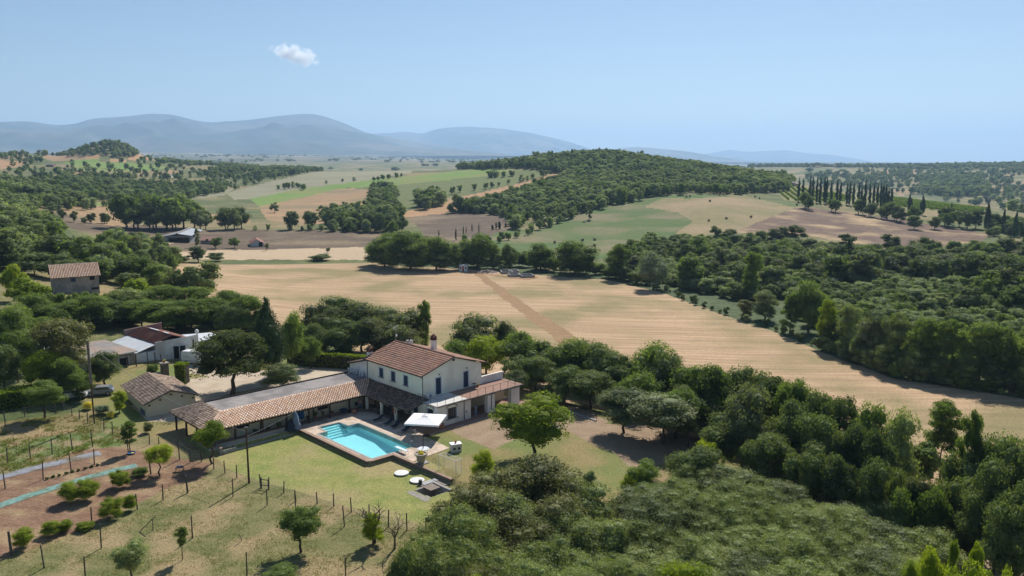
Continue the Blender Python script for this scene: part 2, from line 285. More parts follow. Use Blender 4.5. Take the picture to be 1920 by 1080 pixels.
# image polygons of each stretch of land as surveyed: (kind, dmin, dmax, polygon)
REG = [
 ('scrub', 0, 4200, [(-900,200),(2900,200),(2900,1700),(-900,1700)]),
 ('meadow', 0, 135, [(-900,740),(400,700),(700,600),(1100,640),(2900,900),(2900,1900),(-900,1900)]),
 ('drygrass', 100, 170, [(150,740),(200,690),(380,640),(560,660),(660,700),(640,760),(380,800),(250,860)]),
 ('orchard', 0, 125, [(-900,740),(0,765),(130,742),(200,770),(330,850),(420,880),(800,985),(850,1100),(850,1900),(-900,1900)]),
 ('lawn', 0, 116, [(330,815),(560,800),(800,860),(870,900),(850,1000),(800,985),(640,945),(420,878),(390,850)]),
 ('drygrass', 60, 112, [(780,800),(850,770),(1000,790),(1150,780),(1250,870),(1150,950),(1000,960),(850,910),(820,860)]),
 ('dirt', 60, 130, [(838,803),(1000,755),(1040,740),(1140,790),(1120,800),(990,812),(930,845),(880,825)]),
 ('dirt', 60, 120, [(1030,790),(1300,800),(1320,860),(1180,880),(1150,850)]),
 ('dirt', 40, 100, [(1770,950),(1960,960),(2100,1200),(1700,1200),(1780,1000)]),
 ('weedy', 60, 125, [(-200,800),(0,785),(120,768),(190,785),(240,830),(225,842),(130,856),(0,890),(-200,960)]),
 ('gravel', 105, 160, [(245,760),(300,735),(350,712),(420,700),(560,688),(660,690),(700,700),(640,712),(530,722),(440,735),(370,760),(330,790),(280,790)]),
 ('gravel', 115, 160, [(345,700),(340,683),(420,670),(450,690),(400,705)]),
 ('soil', 50, 122, [(-200,1000),(0,900),(130,850),(215,838),(290,850),(390,870),(375,895),(300,920),(200,975),(60,1030),(-200,1120)]),
 ('wheat', 90, 360, [(300,489),(690,489),(750,497),(880,505),(1130,523),(1230,546),(1335,582),(1445,620),(1560,668),(1680,712),(1920,748),(2500,880),(2500,1100),(1800,980),(1700,945),(1400,850),(1100,760),(800,700),(600,640),(400,600),(250,560)]),
 ('track', 90, 345, [(888,512),(905,512),(950,545),(1092,640),(1200,720),(1130,720),(1035,632),(930,548)]),
 ('verge', 280, 360, [(290,487),(640,486),(700,489),(890,505),(1000,508),(1130,520),(1120,515),(880,498),(700,484),(500,486),(290,485)]),
 ('wheat2', 300, 445, [(300,485),(330,470),(480,464),(700,461),(760,470),(720,487),(500,487)]),
 ('brown', 330, 620, [(40,405),(100,398),(240,420),(380,430),(480,431),(720,433),(700,463),(480,468),(300,472),(140,430)]),
 ('wheat2', 330, 460, [(262,435),(300,430),(330,455),(290,462),(268,452)]),
 ('tan', 380, 900, [(80,385),(240,382),(245,425),(180,420),(120,400)]),
 ('orange', 500, 1100, [(50,372),(100,374),(160,384),(80,388)]),
 ('green', 500, 1200, [(140,375),(225,381),(225,387),(145,384)]),
 ('tan', 480, 700, [(370,400),(470,402),(470,420),(372,418)]),
 ('tan', 430, 1100, [(484,387),(560,372),(640,353),(700,355),(690,385),(650,405),(600,420),(540,424),(500,412)]),
 ('green', 550, 1500, [(468,373),(560,355),(700,337),(870,319),(990,317),(905,331),(760,346),(640,353),(560,372),(486,387)]),
 ('olivegreen', 600, 1500, [(700,354),(760,346),(905,331),(990,317),(1038,325),(960,346),(880,362),(830,373),(780,390),(720,392),(690,380)]),
 ('grey', 600, 1500, [(425,362),(500,342),(600,320),(640,316),(780,314),(770,325),(690,338),(560,355),(468,373),(440,375)]),
 ('grey', 600, 1300, [(330,362),(440,352),(420,366),(345,376)]),
 ('orange', 480, 1400, [(740,402),(800,388),(870,368),(960,348),(1040,324),(1070,325),(1050,340),(940,370),(850,396),(770,412)]),
 ('brown', 380, 800, [(760,408),(850,398),(940,404),(960,425),(945,445),(930,455),(800,455),(790,430)]),
 ('hay', 380, 720, [(900,470),(925,438),(960,430),(1010,430),(1080,405),(1150,384),(1230,366),(1300,361),(1400,363),(1500,385),(1380,437),(1330,440),(1200,475),(1080,520),(900,520)]),
 ('hay2', 380, 720, [(1210,388),(1240,372),(1290,372),(1400,368),(1490,388),(1380,437),(1330,440),(1250,458),(1270,435),(1300,415),(1270,398)]),
 ('plough', 330, 720, [(1370,437),(1500,386),(1560,394),(1700,413),(1860,440),(1840,452),(1700,472),(1640,470),(1600,455),(1500,440)]),
 ('vine', 560, 1000, [(1450,352),(1500,350),(1570,362),(1660,375),(1560,385),(1470,375)]),
 ('vine', 560, 1000, [(1620,360),(1700,365),(1860,392),(1850,402),(1700,392),(1640,380)]),
 ('bramble', 190, 480, [(1100,515),(1180,472),(1330,440),(1370,442),(1500,445),(1600,458),(1640,474),(1700,476),(1800,462),(1870,442),(2100,440),(2300,700),(1920,746),(1680,711),(1560,667),(1445,620),(1335,582),(1230,546),(1130,523)]),
 ('bramble', 250, 420, [(690,489),(700,470),(760,455),(880,455),(935,440),(1000,505),(1130,520),(1120,524),(880,505),(750,498)]),
 # far left hills
 ('tan', 900, 2200, [(-50,300),(40,298),(60,290),(0,288),(-60,290)]),
 ('tan', 900, 2300, [(75,296),(100,280),(150,282),(170,293),(150,302),(100,302)]),
 ('orange', 900, 2300, [(150,292),(240,297),(245,284),(310,298),(230,302),(170,298)]),
 ('green', 900, 2300, [(120,304),(160,299),(230,303),(290,310),(330,315),(250,322),(150,318)]),
 ('tan', 900, 2000, [(270,325),(330,318),(345,322),(300,332)]),
 ('tan', 800, 2000, [(130,330),(150,320),(170,322),(165,330)]),
 ('orange', 900, 2300, [(0,318),(0,300),(40,302),(60,306)]),
 ('meadow', 900, 2500, [(330,300),(470,305),(420,318),(350,314)]),
 ('meadow', 900, 2500, [(540,300),(640,300),(650,308),(545,312)]),
 # far right slopes
 ('meadow', 1500, 3500, [(1560,318),(1640,316),(1640,332),(1560,330)]),
 ('tan', 1500, 3500, [(1640,320),(1720,318),(1740,330),(1650,334)]),
 ('tan', 1500, 3500, [(1740,322),(1815,320),(1810,330),(1760,334)]),
 ('tan', 1100, 2600, [(1675,360),(1725,349),(1722,357),(1690,368)]),
 ('meadow', 1000, 2600, [(1780,372),(1860,365),(1920,370),(1980,400),(1900,398),(1820,388)]),
 ('tan', 1100, 2600, [(1850,350),(1920,340),(1980,350),(1920,362),(1860,360)]),
 ('plain', 4200, 99999, [(-900,0),(2900,0),(2900,1700),(-900,1700)]),
]
RNAME = {'meadow': 'meadow', 'scrub': 'ground', 'lawn': 'lawn', 'orchard': 'orchard_ground', 'wheat': 'wheat_field', 'wheat2': 'stubble_field', 'track': 'tractor_track', 'brown': 'brown_field', 'plough': 'ploughed_field', 'tan': 'tan_field', 'orange': 'orange_field', 'green': 'green_field', 'olivegreen': 'olive_green_field', 'grey': 'grey_field', 'hay': 'hay_meadow', 'hay2': 'dry_hay_meadow', 'verge': 'verge', 'gravel': 'gravel_drive', 'soil': 'garden_soil', 'dirt': 'dirt_ground', 'drygrass': 'dry_lawn', 'vine': 'vineyard_ground', 'plain': 'plain', 'bramble': 'scrub_ground', 'weedy': 'weedy_meadow'}
def inpoly(px, py, P):
    r = np.zeros(px.shape, bool); n = len(P); j = n - 1
    for i in range(n):
        xi, yi = P[i]; xj, yj = P[j]
        if yi != yj:
            c = ((yi > py) != (yj > py)) & (px < (xj - xi) * (py - yi) / (yj - yi) + xi); r ^= c
        j = i
    return r
DECK = [(-27.6,18.4),(-27.6,13.75),(-14.5,13.75),(-14.5,-4.2),(-10.95,-4.2),(-10.75,-8.1),(-4,-7.5),(-3.6,-1.6),(18,-1.3),(18,4.6),(0.85,4.6),(0.85,18.4)]
POOL = [(-13.75,-3.5),(-7.1,-3.8),(-7.1,9.6),(-8.85,9.65),(-9.0,11.9),(-12.2,12.1),(-12.3,9.6),(-13.75,9.6)]
def build_terrain():
    D = [14.0]
    while D[-1] < 10800:
        d = D[-1]; D.append(d + (2.0 if d < 55 else max(.36, .5 * d * d / (38 * 800.0)) if d < 1500 else 37 + (d - 1500) * .03))
    D = np.array(D); A = np.linspace(math.radians(-44), math.radians(44), 860)
    DD, AA = np.meshgrid(D, A, indexing='ij'); X = DD * np.sin(AA); Y = DD * np.cos(AA); Z = zt(X, Y)
    V = np.stack([X, Y, Z], -1).reshape(-1, 3); nD, nA = X.shape
    idx = np.arange(nD * nA).reshape(nD, nA)
    F = np.stack([idx[:-1, :-1], idx[:-1, 1:], idx[1:, 1:], idx[1:, :-1]], -1).reshape(-1, 4)[:, ::-1]
    c = V[F].mean(1); px, py, dep = proj(c[:, 0], c[:, 1], c[:, 2]); Dc = np.hypot(c[:, 0], c[:, 1])
    amp = np.clip(400 / Dc, .4, 4) ; px2 = px + amp * (vnoise(c[:, 0], c[:, 1], 6 + 0 * Dc, 11) - .5) * 4; py2 = py + amp * (vnoise(c[:, 0], c[:, 1], 5, 12) - .5) * 2.0 * np.clip(Dc / 300, .6, 1)
    reg = np.zeros(len(F), int)
    for k, (nm, d0, d1, P) in enumerate(REG):
        m = (Dc >= d0) & (Dc < d1)
        m[m] = inpoly(px2[m], py2[m], P); reg[m] = k
    # the patch of yard covered by the pool terrace is cut out
    u, v = to_uv(c[:, 0], c[:, 1])
    hole = np.zeros(len(F), bool)
    for P in ([(-14.3,13.4),(-14.3,-4.0),(-10.75,-4.0),(-10.5,-7.7),(-4.3,-7.2),(-3.9,-1.9),(17.7,-1.0),(17.7,4.2),(0.9,4.2),(.9,18),(-27.2,18),(-27.2,14.1),(-14.3,14.1)],):
        hole |= inpoly(u, v, P)
    hole |= inpoly(u, v, [(-15.2,-17.4),(-15.2,-14.6),(-12.3,-14.6),(-12.3,-17.4)])
    kinds = []
    for r in REG:
        if r[0] not in kinds: kinds.append(r[0])
    kid = np.array([kinds.index(r[0]) for r in REG])[reg]
    for ki, kn in enumerate(kinds):
        f = F[(kid == ki) & ~hole]
        if len(f) == 0: continue
        used, inv = np.unique(f, return_inverse=True)
        me = mesh_np(RNAME[kn], V[used], inv.reshape(-1, 4), [G[kn]], smooth=True)
        tag(link(RNAME[kn], me), kind='structure')
build_terrain()
# coarse land outside the surveyed sector, so that the ground goes on all round
def outer_ground():
    V = []; F = []
    A = np.linspace(math.radians(44), math.radians(316), 60); D = [14, 40, 90, 200, 500, 1200, 3000, 10800]
    for d in D:
        for a in A:
            aa = a if a < PI else a - 2 * PI
            if abs(aa) < math.radians(46): x, y = d * math.sin(aa), d * math.cos(aa); z = float(zt(x, y))
            else: x, y = d * math.sin(aa), d * math.cos(aa); z = -1.0
            V.append((x, y, z))
    n = len(A)
    for i in range(len(D) - 1):
        for j in range(n - 1): F.append((i * n + j, (i + 1) * n + j, (i + 1) * n + j + 1, i * n + j + 1))
    b = len(V); V.append((0, 0, -1.0)); 
    me = bpy.data.meshes.new('outer_ground'); me.from_pydata(V, [], F); me.materials.append(G['scrub']); tag(link('outer_ground', me), kind='structure')
outer_ground()
# ------------------------------------------------------------------ mountains: real relief with front slope, crest and back slope
MM = mat('mountain_woodland', (.022, .035, .02), (.06, .078, .04), .0022, 1, 0, c3=(.13, .12, .08), s3=.0009, detail=9)
def mountain(name, prof, Dc, Df, z0, Db, seed, depthn=60, noise=1.0):
    xs = np.linspace(prof[0][0], prof[-1][0], int((prof[-1][0] - prof[0][0]) / 3)); pp = np.array(prof, float)
    ys = np.interp(xs, pp[:, 0], pp[:, 1]); k = np.exp(-0.5 * (np.arange(-6, 7) / 3.0) ** 2); k /= k.sum(); ys = np.convolve(np.pad(ys, 6, mode='edge'), k, 'valid')
    az = np.arctan((xs - 960) / FPX * cp); tt = np.concatenate([np.linspace(0, 1, depthn), np.linspace(1.08, 2, 12)])
    V = []
    b = (540 - ys) / FPX; a = (xs - 960) / FPX; dy = cp + b * sp; dz = -sp + b * cp; zc = CAMH + Dc * dz / np.hypot(a, dy)
    X = np.zeros((len(tt), len(xs))); Y = X.copy(); Z = X.copy()
    for i, t in enumerate(tt):
        d = Df + (Dc - Df) * t if t <= 1 else Dc + (Db - Dc) * (t - 1)
        X[i] = d * np.sin(az); Y[i] = d * np.cos(az)
        base = z0 + (zc - z0) * (t ** 1.25 if t <= 1 else max(0, 1 - (t - 1)) ** 1.2)
        r = (1 - np.abs(2 * vnoise(X[i], Y[i] * .55, 1500, seed) - 1)) * .6 + (1 - np.abs(2 * vnoise(X[i], Y[i] * .6, 620, seed + 1) - 1)) * .28 + vnoise(X[i], Y[i], 220, seed + 2) * .12
        env = (t * (1 - t) * 4 if t <= 1 else 0)
        Z[i] = base + (r - .62) * env * (zc - z0) * .8 * noise
    V = np.stack([X, Y, Z], -1).reshape(-1, 3); n = len(xs); idx = np.arange(V.shape[0]).reshape(len(tt), n)
    F = np.stack([idx[:-1, :-1], idx[:-1, 1:], idx[1:, 1:], idx[1:, :-1]], -1).reshape(-1, 4)[:, ::-1]
    tag(link(name, mesh_np(name, V, F, [MM], smooth=True)), kind='structure')
mountain('mountain', [(-400,236),(-150,228),(0,229),(60,227),(110,235),(145,233),(180,222),(235,219),(290,213),(330,215),(375,227),(400,230),(470,225),(530,217),(575,213),(600,215),(625,223),(650,232),(690,250),(780,266),(900,284),(1000,299),(1100,312)], 15500, 9200, 95, 19000, 3)
mountain('mountain', [(560,262),(690,251),(740,249),(765,246),(790,252),(820,241),(870,237),(940,241),(1000,250),(1060,264),(1085,272),(1130,288),(1200,312)], 20500, 16000, 60, 24000, 9)
mountain('mountain', [(560,292),(640,286),(760,279),(870,281),(960,290),(1060,300),(1120,310)], 11500, 9000, 60, 13500, 15)
mountain('mountain', [(1100,285),(1190,275),(1215,277),(1290,284),(1340,293),(1420,303),(1500,312)], 17000, 13000, 0, 20000, 21, noise=.6)
mountain('mountain', [(1250,296),(1330,288),(1365,280),(1400,285),(1470,281),(1520,288),(1560,290),(1600,297),(1650,305),(1720,312)], 27000, 22000, 0, 30000, 27, noise=.6)
def farplane():
    m = MB(); 
    V = []
    for d in (10400, 60000):
        for k in range(41):
            a = math.radians(-75 + 150 * k / 40); V.append((d * math.sin(a), d * math.cos(a), 20 if d < 20000 else -60))
    F = [(k, k + 1, 42 + k, 41 + k) for k in range(40)]
    m.add(V, [f[::-1] for f in F]); tag(m.build('distant_plain', G['plain']), kind='structure')
farplane()
# ------------------------------------------------------------------ foliage
L = {}
L['oak'] = leafmat('dark_oak_leaf', (0.043, 0.067, 0.030), (0.166, 0.207, 0.080), trans=.32)
L['holm'] = leafmat('holm_oak_leaf', (0.053, 0.068, 0.037), (0.178, 0.201, 0.106), sheen=.2)
L['mid'] = leafmat('mid_green_leaf', (0.052, 0.090, 0.027), (0.184, 0.242, 0.075), trans=.46)
L['olive'] = leafmat('olive_leaf', (0.089, 0.117, 0.055), (0.223, 0.254, 0.129), trans=.25, sheen=.1)
L['greygreen'] = leafmat('grey_green_leaf', (0.111, 0.141, 0.054), (0.280, 0.324, 0.135), trans=.3, sheen=.1)
L['brownish'] = leafmat('brownish_olive_leaf', (0.084, 0.095, 0.036), (0.217, 0.217, 0.087), trans=.25, sheen=.2)
L['bright'] = leafmat('bright_leaf', (0.089, 0.139, 0.017), (0.255, 0.309, 0.039), trans=.42)
L['yellow'] = leafmat('yellow_green_leaf', (0.139, 0.194, 0.019), (0.372, 0.419, 0.046), trans=.42)
L['gold'] = leafmat('yellow_leaf', (0.465, 0.403, 0.046), (0.775, 0.651, 0.109), trans=.3)
L['cypress'] = leafmat('cypress_leaf', (0.021, 0.042, 0.021), (0.065, 0.105, 0.042), trans=.1)
L['willow'] = leafmat('silvery_leaf', (0.093, 0.124, 0.078), (0.232, 0.279, 0.171), trans=.25, sheen=.2)
L['far'] = leafmat('distant_leaf', (0.083, 0.122, 0.068), (0.283, 0.328, 0.194), vary=.5, nscale=.03, trans=.46)
L['plane'] = leafmat('plane_leaf', (.028, .042, .018), (.095, .118, .045))
BARK = mat('bark', (.10, .08, .06), (.055, .042, .032), 3, .95, .03)
BARKD = mat('dark_bark', (.05, .04, .032), (.03, .025, .02), 3, .95, .03)
def ico(sub=1):
    import bmesh
    b = bmesh.new(); bmesh.ops.create_icosphere(b, subdivisions=sub, radius=1.0)
    V = np.array([v.co[:] for v in b.verts]); F = np.array([[v.index for v in f.verts] for f in b.faces]); b.free(); return V, F
ICO = ico(1)
def crown_mesh(name, m, seed, style='round', nl=28, n=6000, ls=.055, core=.6, droop=0.0):
    R = np.random.RandomState(seed); C = []; Rr = []
    for k in range(nl):
        if style == 'round':
            d = R.randn(3); d /= np.linalg.norm(d); q = R.rand() ** .45 * .68; c = d * q; c[2] = c[2] * .95 + .04; r = .24 + .17 * R.rand()
            if c[2] < -.45: r *= .7
        elif style == 'spread':   # broad crown, flat beneath
            a = R.rand() * 2 * PI; q = R.rand() ** .5 * .78; z = R.uniform(-.55, .62) * (1 - q * .45) ; c = np.array([q * math.cos(a), q * math.sin(a), z + .05]); r = .2 + .16 * R.rand()
        elif style == 'thicket':
            a = R.rand() * 2 * PI; q = R.rand() ** .5 * .86; c = np.array([q * math.cos(a), q * math.sin(a), R.uniform(-.5, .72) * (1 - q * q * .55)]); r = .15 + .13 * R.rand()
        elif style == 'tall':
            z = R.uniform(-.85, .8); a = R.rand() * 2 * PI; q = R.rand() ** .5 * .6 * (1 - abs(z + .1) ** 2.2 * .7); c = np.array([q * math.cos(a), q * math.sin(a), z]); r = .2 + .14 * R.rand()
        elif style == 'cypress':
            z = -1 + 2 * (k + .5) / nl; w_ = (.95 - .35 * abs(z + .25)) * (1 if z < .35 else max(.12, 1 - (z - .35) / .72)); a = R.rand() * 2 * PI; q = .25 * w_; c = np.array([q * math.cos(a), q * math.sin(a), z * .94]); r = .62 * w_ + .04
        elif style == 'cone':
            z = -1 + 2 * (k + .5) / nl; w_ = min(1, (1.05 - z) / 1.35) * (1 if z > -.7 else .8); a = R.rand() * 2 * PI; q = .42 * w_; c = np.array([q * math.cos(a), q * math.sin(a), z * .9]); r = .4 * w_ + .08
        elif style == 'bush':
            a = R.rand() * 2 * PI; q = R.rand() ** .5 * .68; c = np.array([q * math.cos(a), q * math.sin(a), R.uniform(-.7, .55) * (1 - q * q * .6)]); r = .26 + .16 * R.rand()
        C.append(c); Rr.append(r)
    C = np.array(C); Rr = np.array(Rr); sz = 2.0 if style == 'cypress' else 1.0
    zs = np.array([1, 1, .16 if style == 'cypress' else (.7 if style != 'tall' else .5)]) 
    ext = np.abs(C).max(0) * 0 + 1
    for ax in (0, 1, 2):
        hi = (C[:, ax] + Rr * (1 if ax < 2 else zs[2])).max(); lo = (C[:, ax] - Rr * (1 if ax < 2 else zs[2])).min()
        C[:, ax] = (C[:, ax] - (hi + lo) / 2) * (1.9 / (hi - lo)) if style != 'cypress' else C[:, ax]
    if n >= 2000 and style not in ('cypress', 'thicket'):      # finer clumps budding from the main boughs
        q_ = 5 if n > 6000 else 3; dd = R.randn(nl, q_, 3); dd[:, :, 2] += .3; dd /= np.linalg.norm(dd, axis=2)[:, :, None]
        C2 = (C[:, None, :] + dd * (Rr * .78)[:, None, None] * zs).reshape(-1, 3); R2 = np.repeat(Rr, q_) * R.uniform(.26, .5, nl * q_); nb = nl; C = np.concatenate([C, C2]); Rr = np.concatenate([Rr, R2]); nl = len(C); C *= .94
    else: nb = nl
    w_ = Rr ** 2; w_ /= w_.sum(); k = R.choice(nl, n, p=w_); d = R.randn(n, 3); d[:, 2] += .25; d /= np.linalg.norm(d, axis=1)[:, None]
    # small twigs: leaves come in sprays that push out of the lobe here and there
    spr = R.randn(nl, 9, 3); spr /= np.linalg.norm(spr, axis=2)[:, :, None]
    dot = (spr[k] * d[:, None, :]).sum(2).max(1); push = np.clip((dot - .72) * 4, 0, 1) * .42
    rad = Rr[k] * (.72 + .3 * R.rand(n) + push * R.rand(n))
    if style == 'thicket': rad = Rr[k] * (.55 + .85 * R.rand(n))
    P = C[k] + d * rad[:, None] * (zs if style != 'cypress' else np.array([1, 1, .22]))
    P[:, 2] -= droop * np.clip(np.hypot(P[:, 0], P[:, 1]) - .5, 0, 1)
    # drop leaves buried deep inside the crown
    deep = np.zeros(n, int)
    for j in range(nl):
        q = (P - C[j]) / (zs if style != 'cypress' else np.array([1, 1, .22])); deep += (np.linalg.norm(q, axis=1) < Rr[j] * .62)
    keep = deep < 1; P = P[keep]; d = d[keep]; n = len(P)
    kn = .55 if n > 6000 else .38; nrm = d * (1.35 - kn) + R.randn(n, 3) * kn + np.array([0, 0, .25]); nrm /= np.linalg.norm(nrm, axis=1)[:, None]
    t = np.cross(nrm, R.randn(n, 3)); t /= np.linalg.norm(t, axis=1)[:, None]; b = np.cross(nrm, t)
    s = (ls * (.45 + 1.1 * R.rand(n) ** 1.5))[:, None]
    V = np.concatenate([P - t * s, P - b * s * .55, P + t * s, P + b * s * .55], 0); F = np.stack([np.arange(n), np.arange(n) + n, np.arange(n) + 2 * n, np.arange(n) + 3 * n], -1)
    if core > 0:
        iv, fi = ICO; Vs = [V]; Fs = [F]; b0 = len(V)
        for j in range(nb):
            vv = C[j] + iv * Rr[j] * core * (1 + .25 * (R.rand(len(iv), 1) - .5)) * (zs if style != 'cypress' else np.array([1, 1, .25])); Vs.append(vv)
            Fs.append(np.concatenate([fi, fi[:, 2:3]], 1) + b0); b0 += len(vv)
        V = np.concatenate(Vs); tri = np.concatenate(Fs[1:])
        me = bpy.data.meshes.new(name); nq = len(F); nt_ = len(tri)
        me.vertices.add(len(V)); me.vertices.foreach_set('co', V.astype(np.float32).ravel())
        lo = np.concatenate([F.ravel(), tri[:, :3].ravel()]).astype(np.int32); me.loops.add(len(lo)); me.loops.foreach_set('vertex_index', lo)
        me.polygons.add(nq + nt_); me.polygons.foreach_set('loop_start', np.concatenate([np.arange(0, nq * 4, 4), nq * 4 + np.arange(0, nt_ * 3, 3)]).astype(np.int32)); me.update(calc_edges=True)
        me.materials.append(m)
    else: me = mesh_np(name, V, F, [m])
    return me
def trunk_mesh(name, seed, lean=.06, limbs=7, r=.045, m=BARK, up=1.0):
    R = random.Random(seed); b = MB(); p = Vector((0, 0, -.03)); q = p; n = 5; rr = r
    for k in range(n):
        nx = Vector((R.uniform(-lean, lean), R.uniform(-lean, lean), (k + 1) * up / n)); b.cyl(q, nx, rr, rr * .8, 7, False); q = nx; rr *= .8
        if k >= 1:
            for j in range(max(1, limbs // 4)):
                a = R.uniform(0, 2 * PI); l = R.uniform(.25, .5); e = nx + Vector((math.cos(a) * l * .8, math.sin(a) * l * .8, l * .75)); mid = (nx + e) / 2 + Vector((0, 0, -.04)); b.cyl(nx, mid, rr * .6, rr * .42, 5, False); b.cyl(mid, e, rr * .42, rr * .15, 5, False)
    me = bpy.data.meshes.new(name); me.from_pydata(b.v, [], b.f); me.materials.append(m); return me
TR = [trunk_mesh('trunk', s) for s in range(4)]; TRD = [trunk_mesh('trunk', 10 + s, .1, 9, .035, BARKD) for s in range(3)]
CACHE = {}
LOD = {'hero': (60, 30000, .02, .62), 'near': (40, 20000, .028, .66), 'mid': (24, 3400, .062, .74), 'far': (14, 520, .15, .82), 'fine': (85, 30000, .0205, .55)}
def crown(kind, style, lod, k):
    key = (kind, style, lod, k)
    if key not in CACHE:
        nl, n, ls, core = LOD[lod]
        if style == 'cypress': nl = 14; ls = ls * 1.25; n = n // 2
        base = [c for c in CACHE if c[1:] == key[1:]]
        if base: me = CACHE[base[0]].copy(); me.name = 'crown'; me.materials[0] = L[kind]
        else: me = crown_mesh('crown', L[kind], hash(style) % 7 * 0 + {'round': 1, 'spread': 2, 'tall': 3, 'cypress': 4, 'cone': 5, 'bush': 6, 'thicket': 7}[style] * 100 + k * 7 + len(lod), style, nl, n, ls, core)
        CACHE[key] = me
    return CACHE[key]
NAMES = {'oak': 'oak_tree', 'holm': 'holm_oak_tree', 'mid': 'broadleaf_tree', 'olive': 'olive_tree', 'greygreen': 'broadleaf_tree', 'brownish': 'broadleaf_tree', 'bright': 'broadleaf_tree', 'yellow': 'broadleaf_tree', 'cypress': 'cypress_tree', 'willow': 'willow_tree', 'gold': 'flowering_bush', 'far': 'broadleaf_tree', 'plane': 'plane_tree'}
RT = random.Random(5)
def plant(x, y, H, W, kind, style='round', label=None, group=None, cb=.22, name=None, cat='tree', lod=None, dark=False, lean=None, thick=1.0, k=None):
    z = float(zt(x, y)); D = math.hypot(x, y)
    if lod is None: lod = 'near' if D < 135 else 'mid' if D < 480 else 'far'
    if style == 'bush': cb = min(cb, .02)
    root = empty(name or ('shrub' if style == 'bush' else NAMES[kind]), (x, y, z), RT.uniform(0, 6.28), label, 'shrub' if style == 'bush' and cat == 'tree' else cat, group)
    c = link('crown', crown(kind, style, lod, k if k is not None else RT.randrange(3 if lod != 'hero' else 2)), root)
    hz = H * (1 - cb) / 2; c.location = (0, 0, H * cb + hz); c.scale = (W / 2 * .9, W / 2 * .9 * RT.uniform(.9, 1.1), hz * .97)
    if style != 'bush':
        t = link('trunk', RT.choice(TRD if dark else TR), root); th = H * (cb + .45 * (1 - cb)); wsc = min(H * .7, W * .62) * thick; t.scale = (wsc, wsc, th)
    return root
def P_(px, top, D, W, kind, style='round', label=None, group=None, **kw):
    """tree whose crown top is seen at (px, top), standing D metres away, W pixels wide"""
    x, y, zt_ = atD(px, D, top); zb = float(zt(x, y)); dep = proj(x, y, zt_)[2]
    return plant(x, y, max(1.0, zt_ - zb), W / FPX * dep, kind, style, label, group, **kw)
def B_(px, top, base, W, kind, style='round', label=None, group=None, **kw):
    """tree whose foot is seen at (px, base)"""
    x, y = hit(px, base); D = math.hypot(x, y); zt_ = atD(px, D, top)[2]; zb = float(zt(x, y)); dep = proj(x, y, zb)[2]
    return plant(x, y, max(.5, zt_ - zb), W / FPX * dep, kind, style, label, group, **kw)
# ---- foreground right: dome of grey-green olive trees
def dome():
    lab = 'olive tree crowded into the foliage dome at the bottom right'
    grp = 'olive trees crowded into the dome at the bottom right'
    outline = [(1215,905),(1290,880),(1380,876),(1460,872),(1560,890),(1650,905),(1740,930),(1800,965),(1800,1010),(1720,1070),(1640,1200),(1180,1200),(1150,1060),(1180,960)]
    R = random.Random(3); n = 0; pts = []
    for d in np.arange(56, 92, 4.0):
        for az in np.arange(7.5, 31, math.degrees(4.0 / d)):
            dd = d + R.uniform(-1.2, 1.2); a = math.radians(az) + R.uniform(-1.3, 1.3) / dd; x = dd * math.sin(a); y = dd * math.cos(a); z = float(zt(x, y)); H = R.uniform(4.6, 6.0)
            px, py, dep = proj(x, y, z + H * .8)
            if inpoly(np.array([px]), np.array([py]), outline)[0]: pts.append((x, y, H))
    for (x, y, H) in pts:
        plant(x, y, H, R.uniform(6.4, 8.4), R.choice(['greygreen', 'greygreen', 'greygreen', 'greygreen', 'olive']), 'thicket', lab, grp, cb=.05, lod='fine', name='olive_tree', cat='tree')
dome()
# ---- foreground middle: brown-green trees and the grey-green mass below them
H_ = dict(lod='near')
P_(985, 842, 80, 200, 'brownish', 'round', 'large brownish green tree in the foreground just below the walnut tree', cb=.1, **H_)
P_(905, 895, 73, 190, 'brownish', 'round', 'brownish green tree left of the large one below the stone stair pit', cb=.1, **H_)
P_(1068, 880, 78, 120, 'brownish', 'round', 'tall brownish green tree at the right end of the foreground thicket', cb=.1, **H_)
P_(1105, 878, 84, 42, 'willow', 'tall', 'narrow blue grey shrub tree peeking out behind the foreground thicket', cb=.05, **H_)
for k, (px, top, D, W, kd) in enumerate([(830,945,70,120,'greygreen'),(885,955,67,130,'greygreen'),(970,960,69,150,'brownish'),(1060,950,71,150,'greygreen'),(1120,985,70,110,'greygreen'),(800,990,65,110,'greygreen'),
        (870,1005,63,130,'greygreen'),(950,1020,62,150,'greygreen'),(1040,1000,64,150,'greygreen'),(1110,1030,63,140,'greygreen'),(1165,1035,62,120,'greygreen'),(1000,1050,59,150,'greygreen'),(900,1052,59,130,'brownish'),(1090,1062,58,150,'greygreen'),(1190,1060,60,130,'greygreen')]):
    P_(px, top, D, W * 1.15, kd, 'thicket', 'grey green tree massed at the bottom centre', 'grey green trees massed at the bottom centre', cb=.05, lod='fine')
for k, (px, top, D, W, kd) in enumerate([(862,905,74,135,'brownish'),(935,872,77,150,'brownish'),(1040,866,81,150,'brownish'),(1098,900,77,130,'greygreen'),(960,905,73,170,'greygreen'),(1040,915,73,150,'brownish'),(880,930,70,140,'greygreen'),(1140,960,71,120,'greygreen')]):
    P_(px, top, D, W * 1.1, kd, 'round', 'rounded grey brown tree in the upper part of the foreground thicket', 'rounded trees in the upper part of the foreground thicket', cb=.04, **H_)
P_(752, 1008, 62, 90, 'oak', 'round', 'dark small leaved tree at the left foot of the bottom centre thicket', cb=.08, **H_)
P_(893, 1064, 57, 80, 'bright', 'bush', 'bright yellow green bush at the bottom edge under the thicket', **H_)
P_(1285, 1030, 60, 150, 'bright', 'round', 'bright green tree at the bottom edge left of the olive dome', cb=.05, **H_)
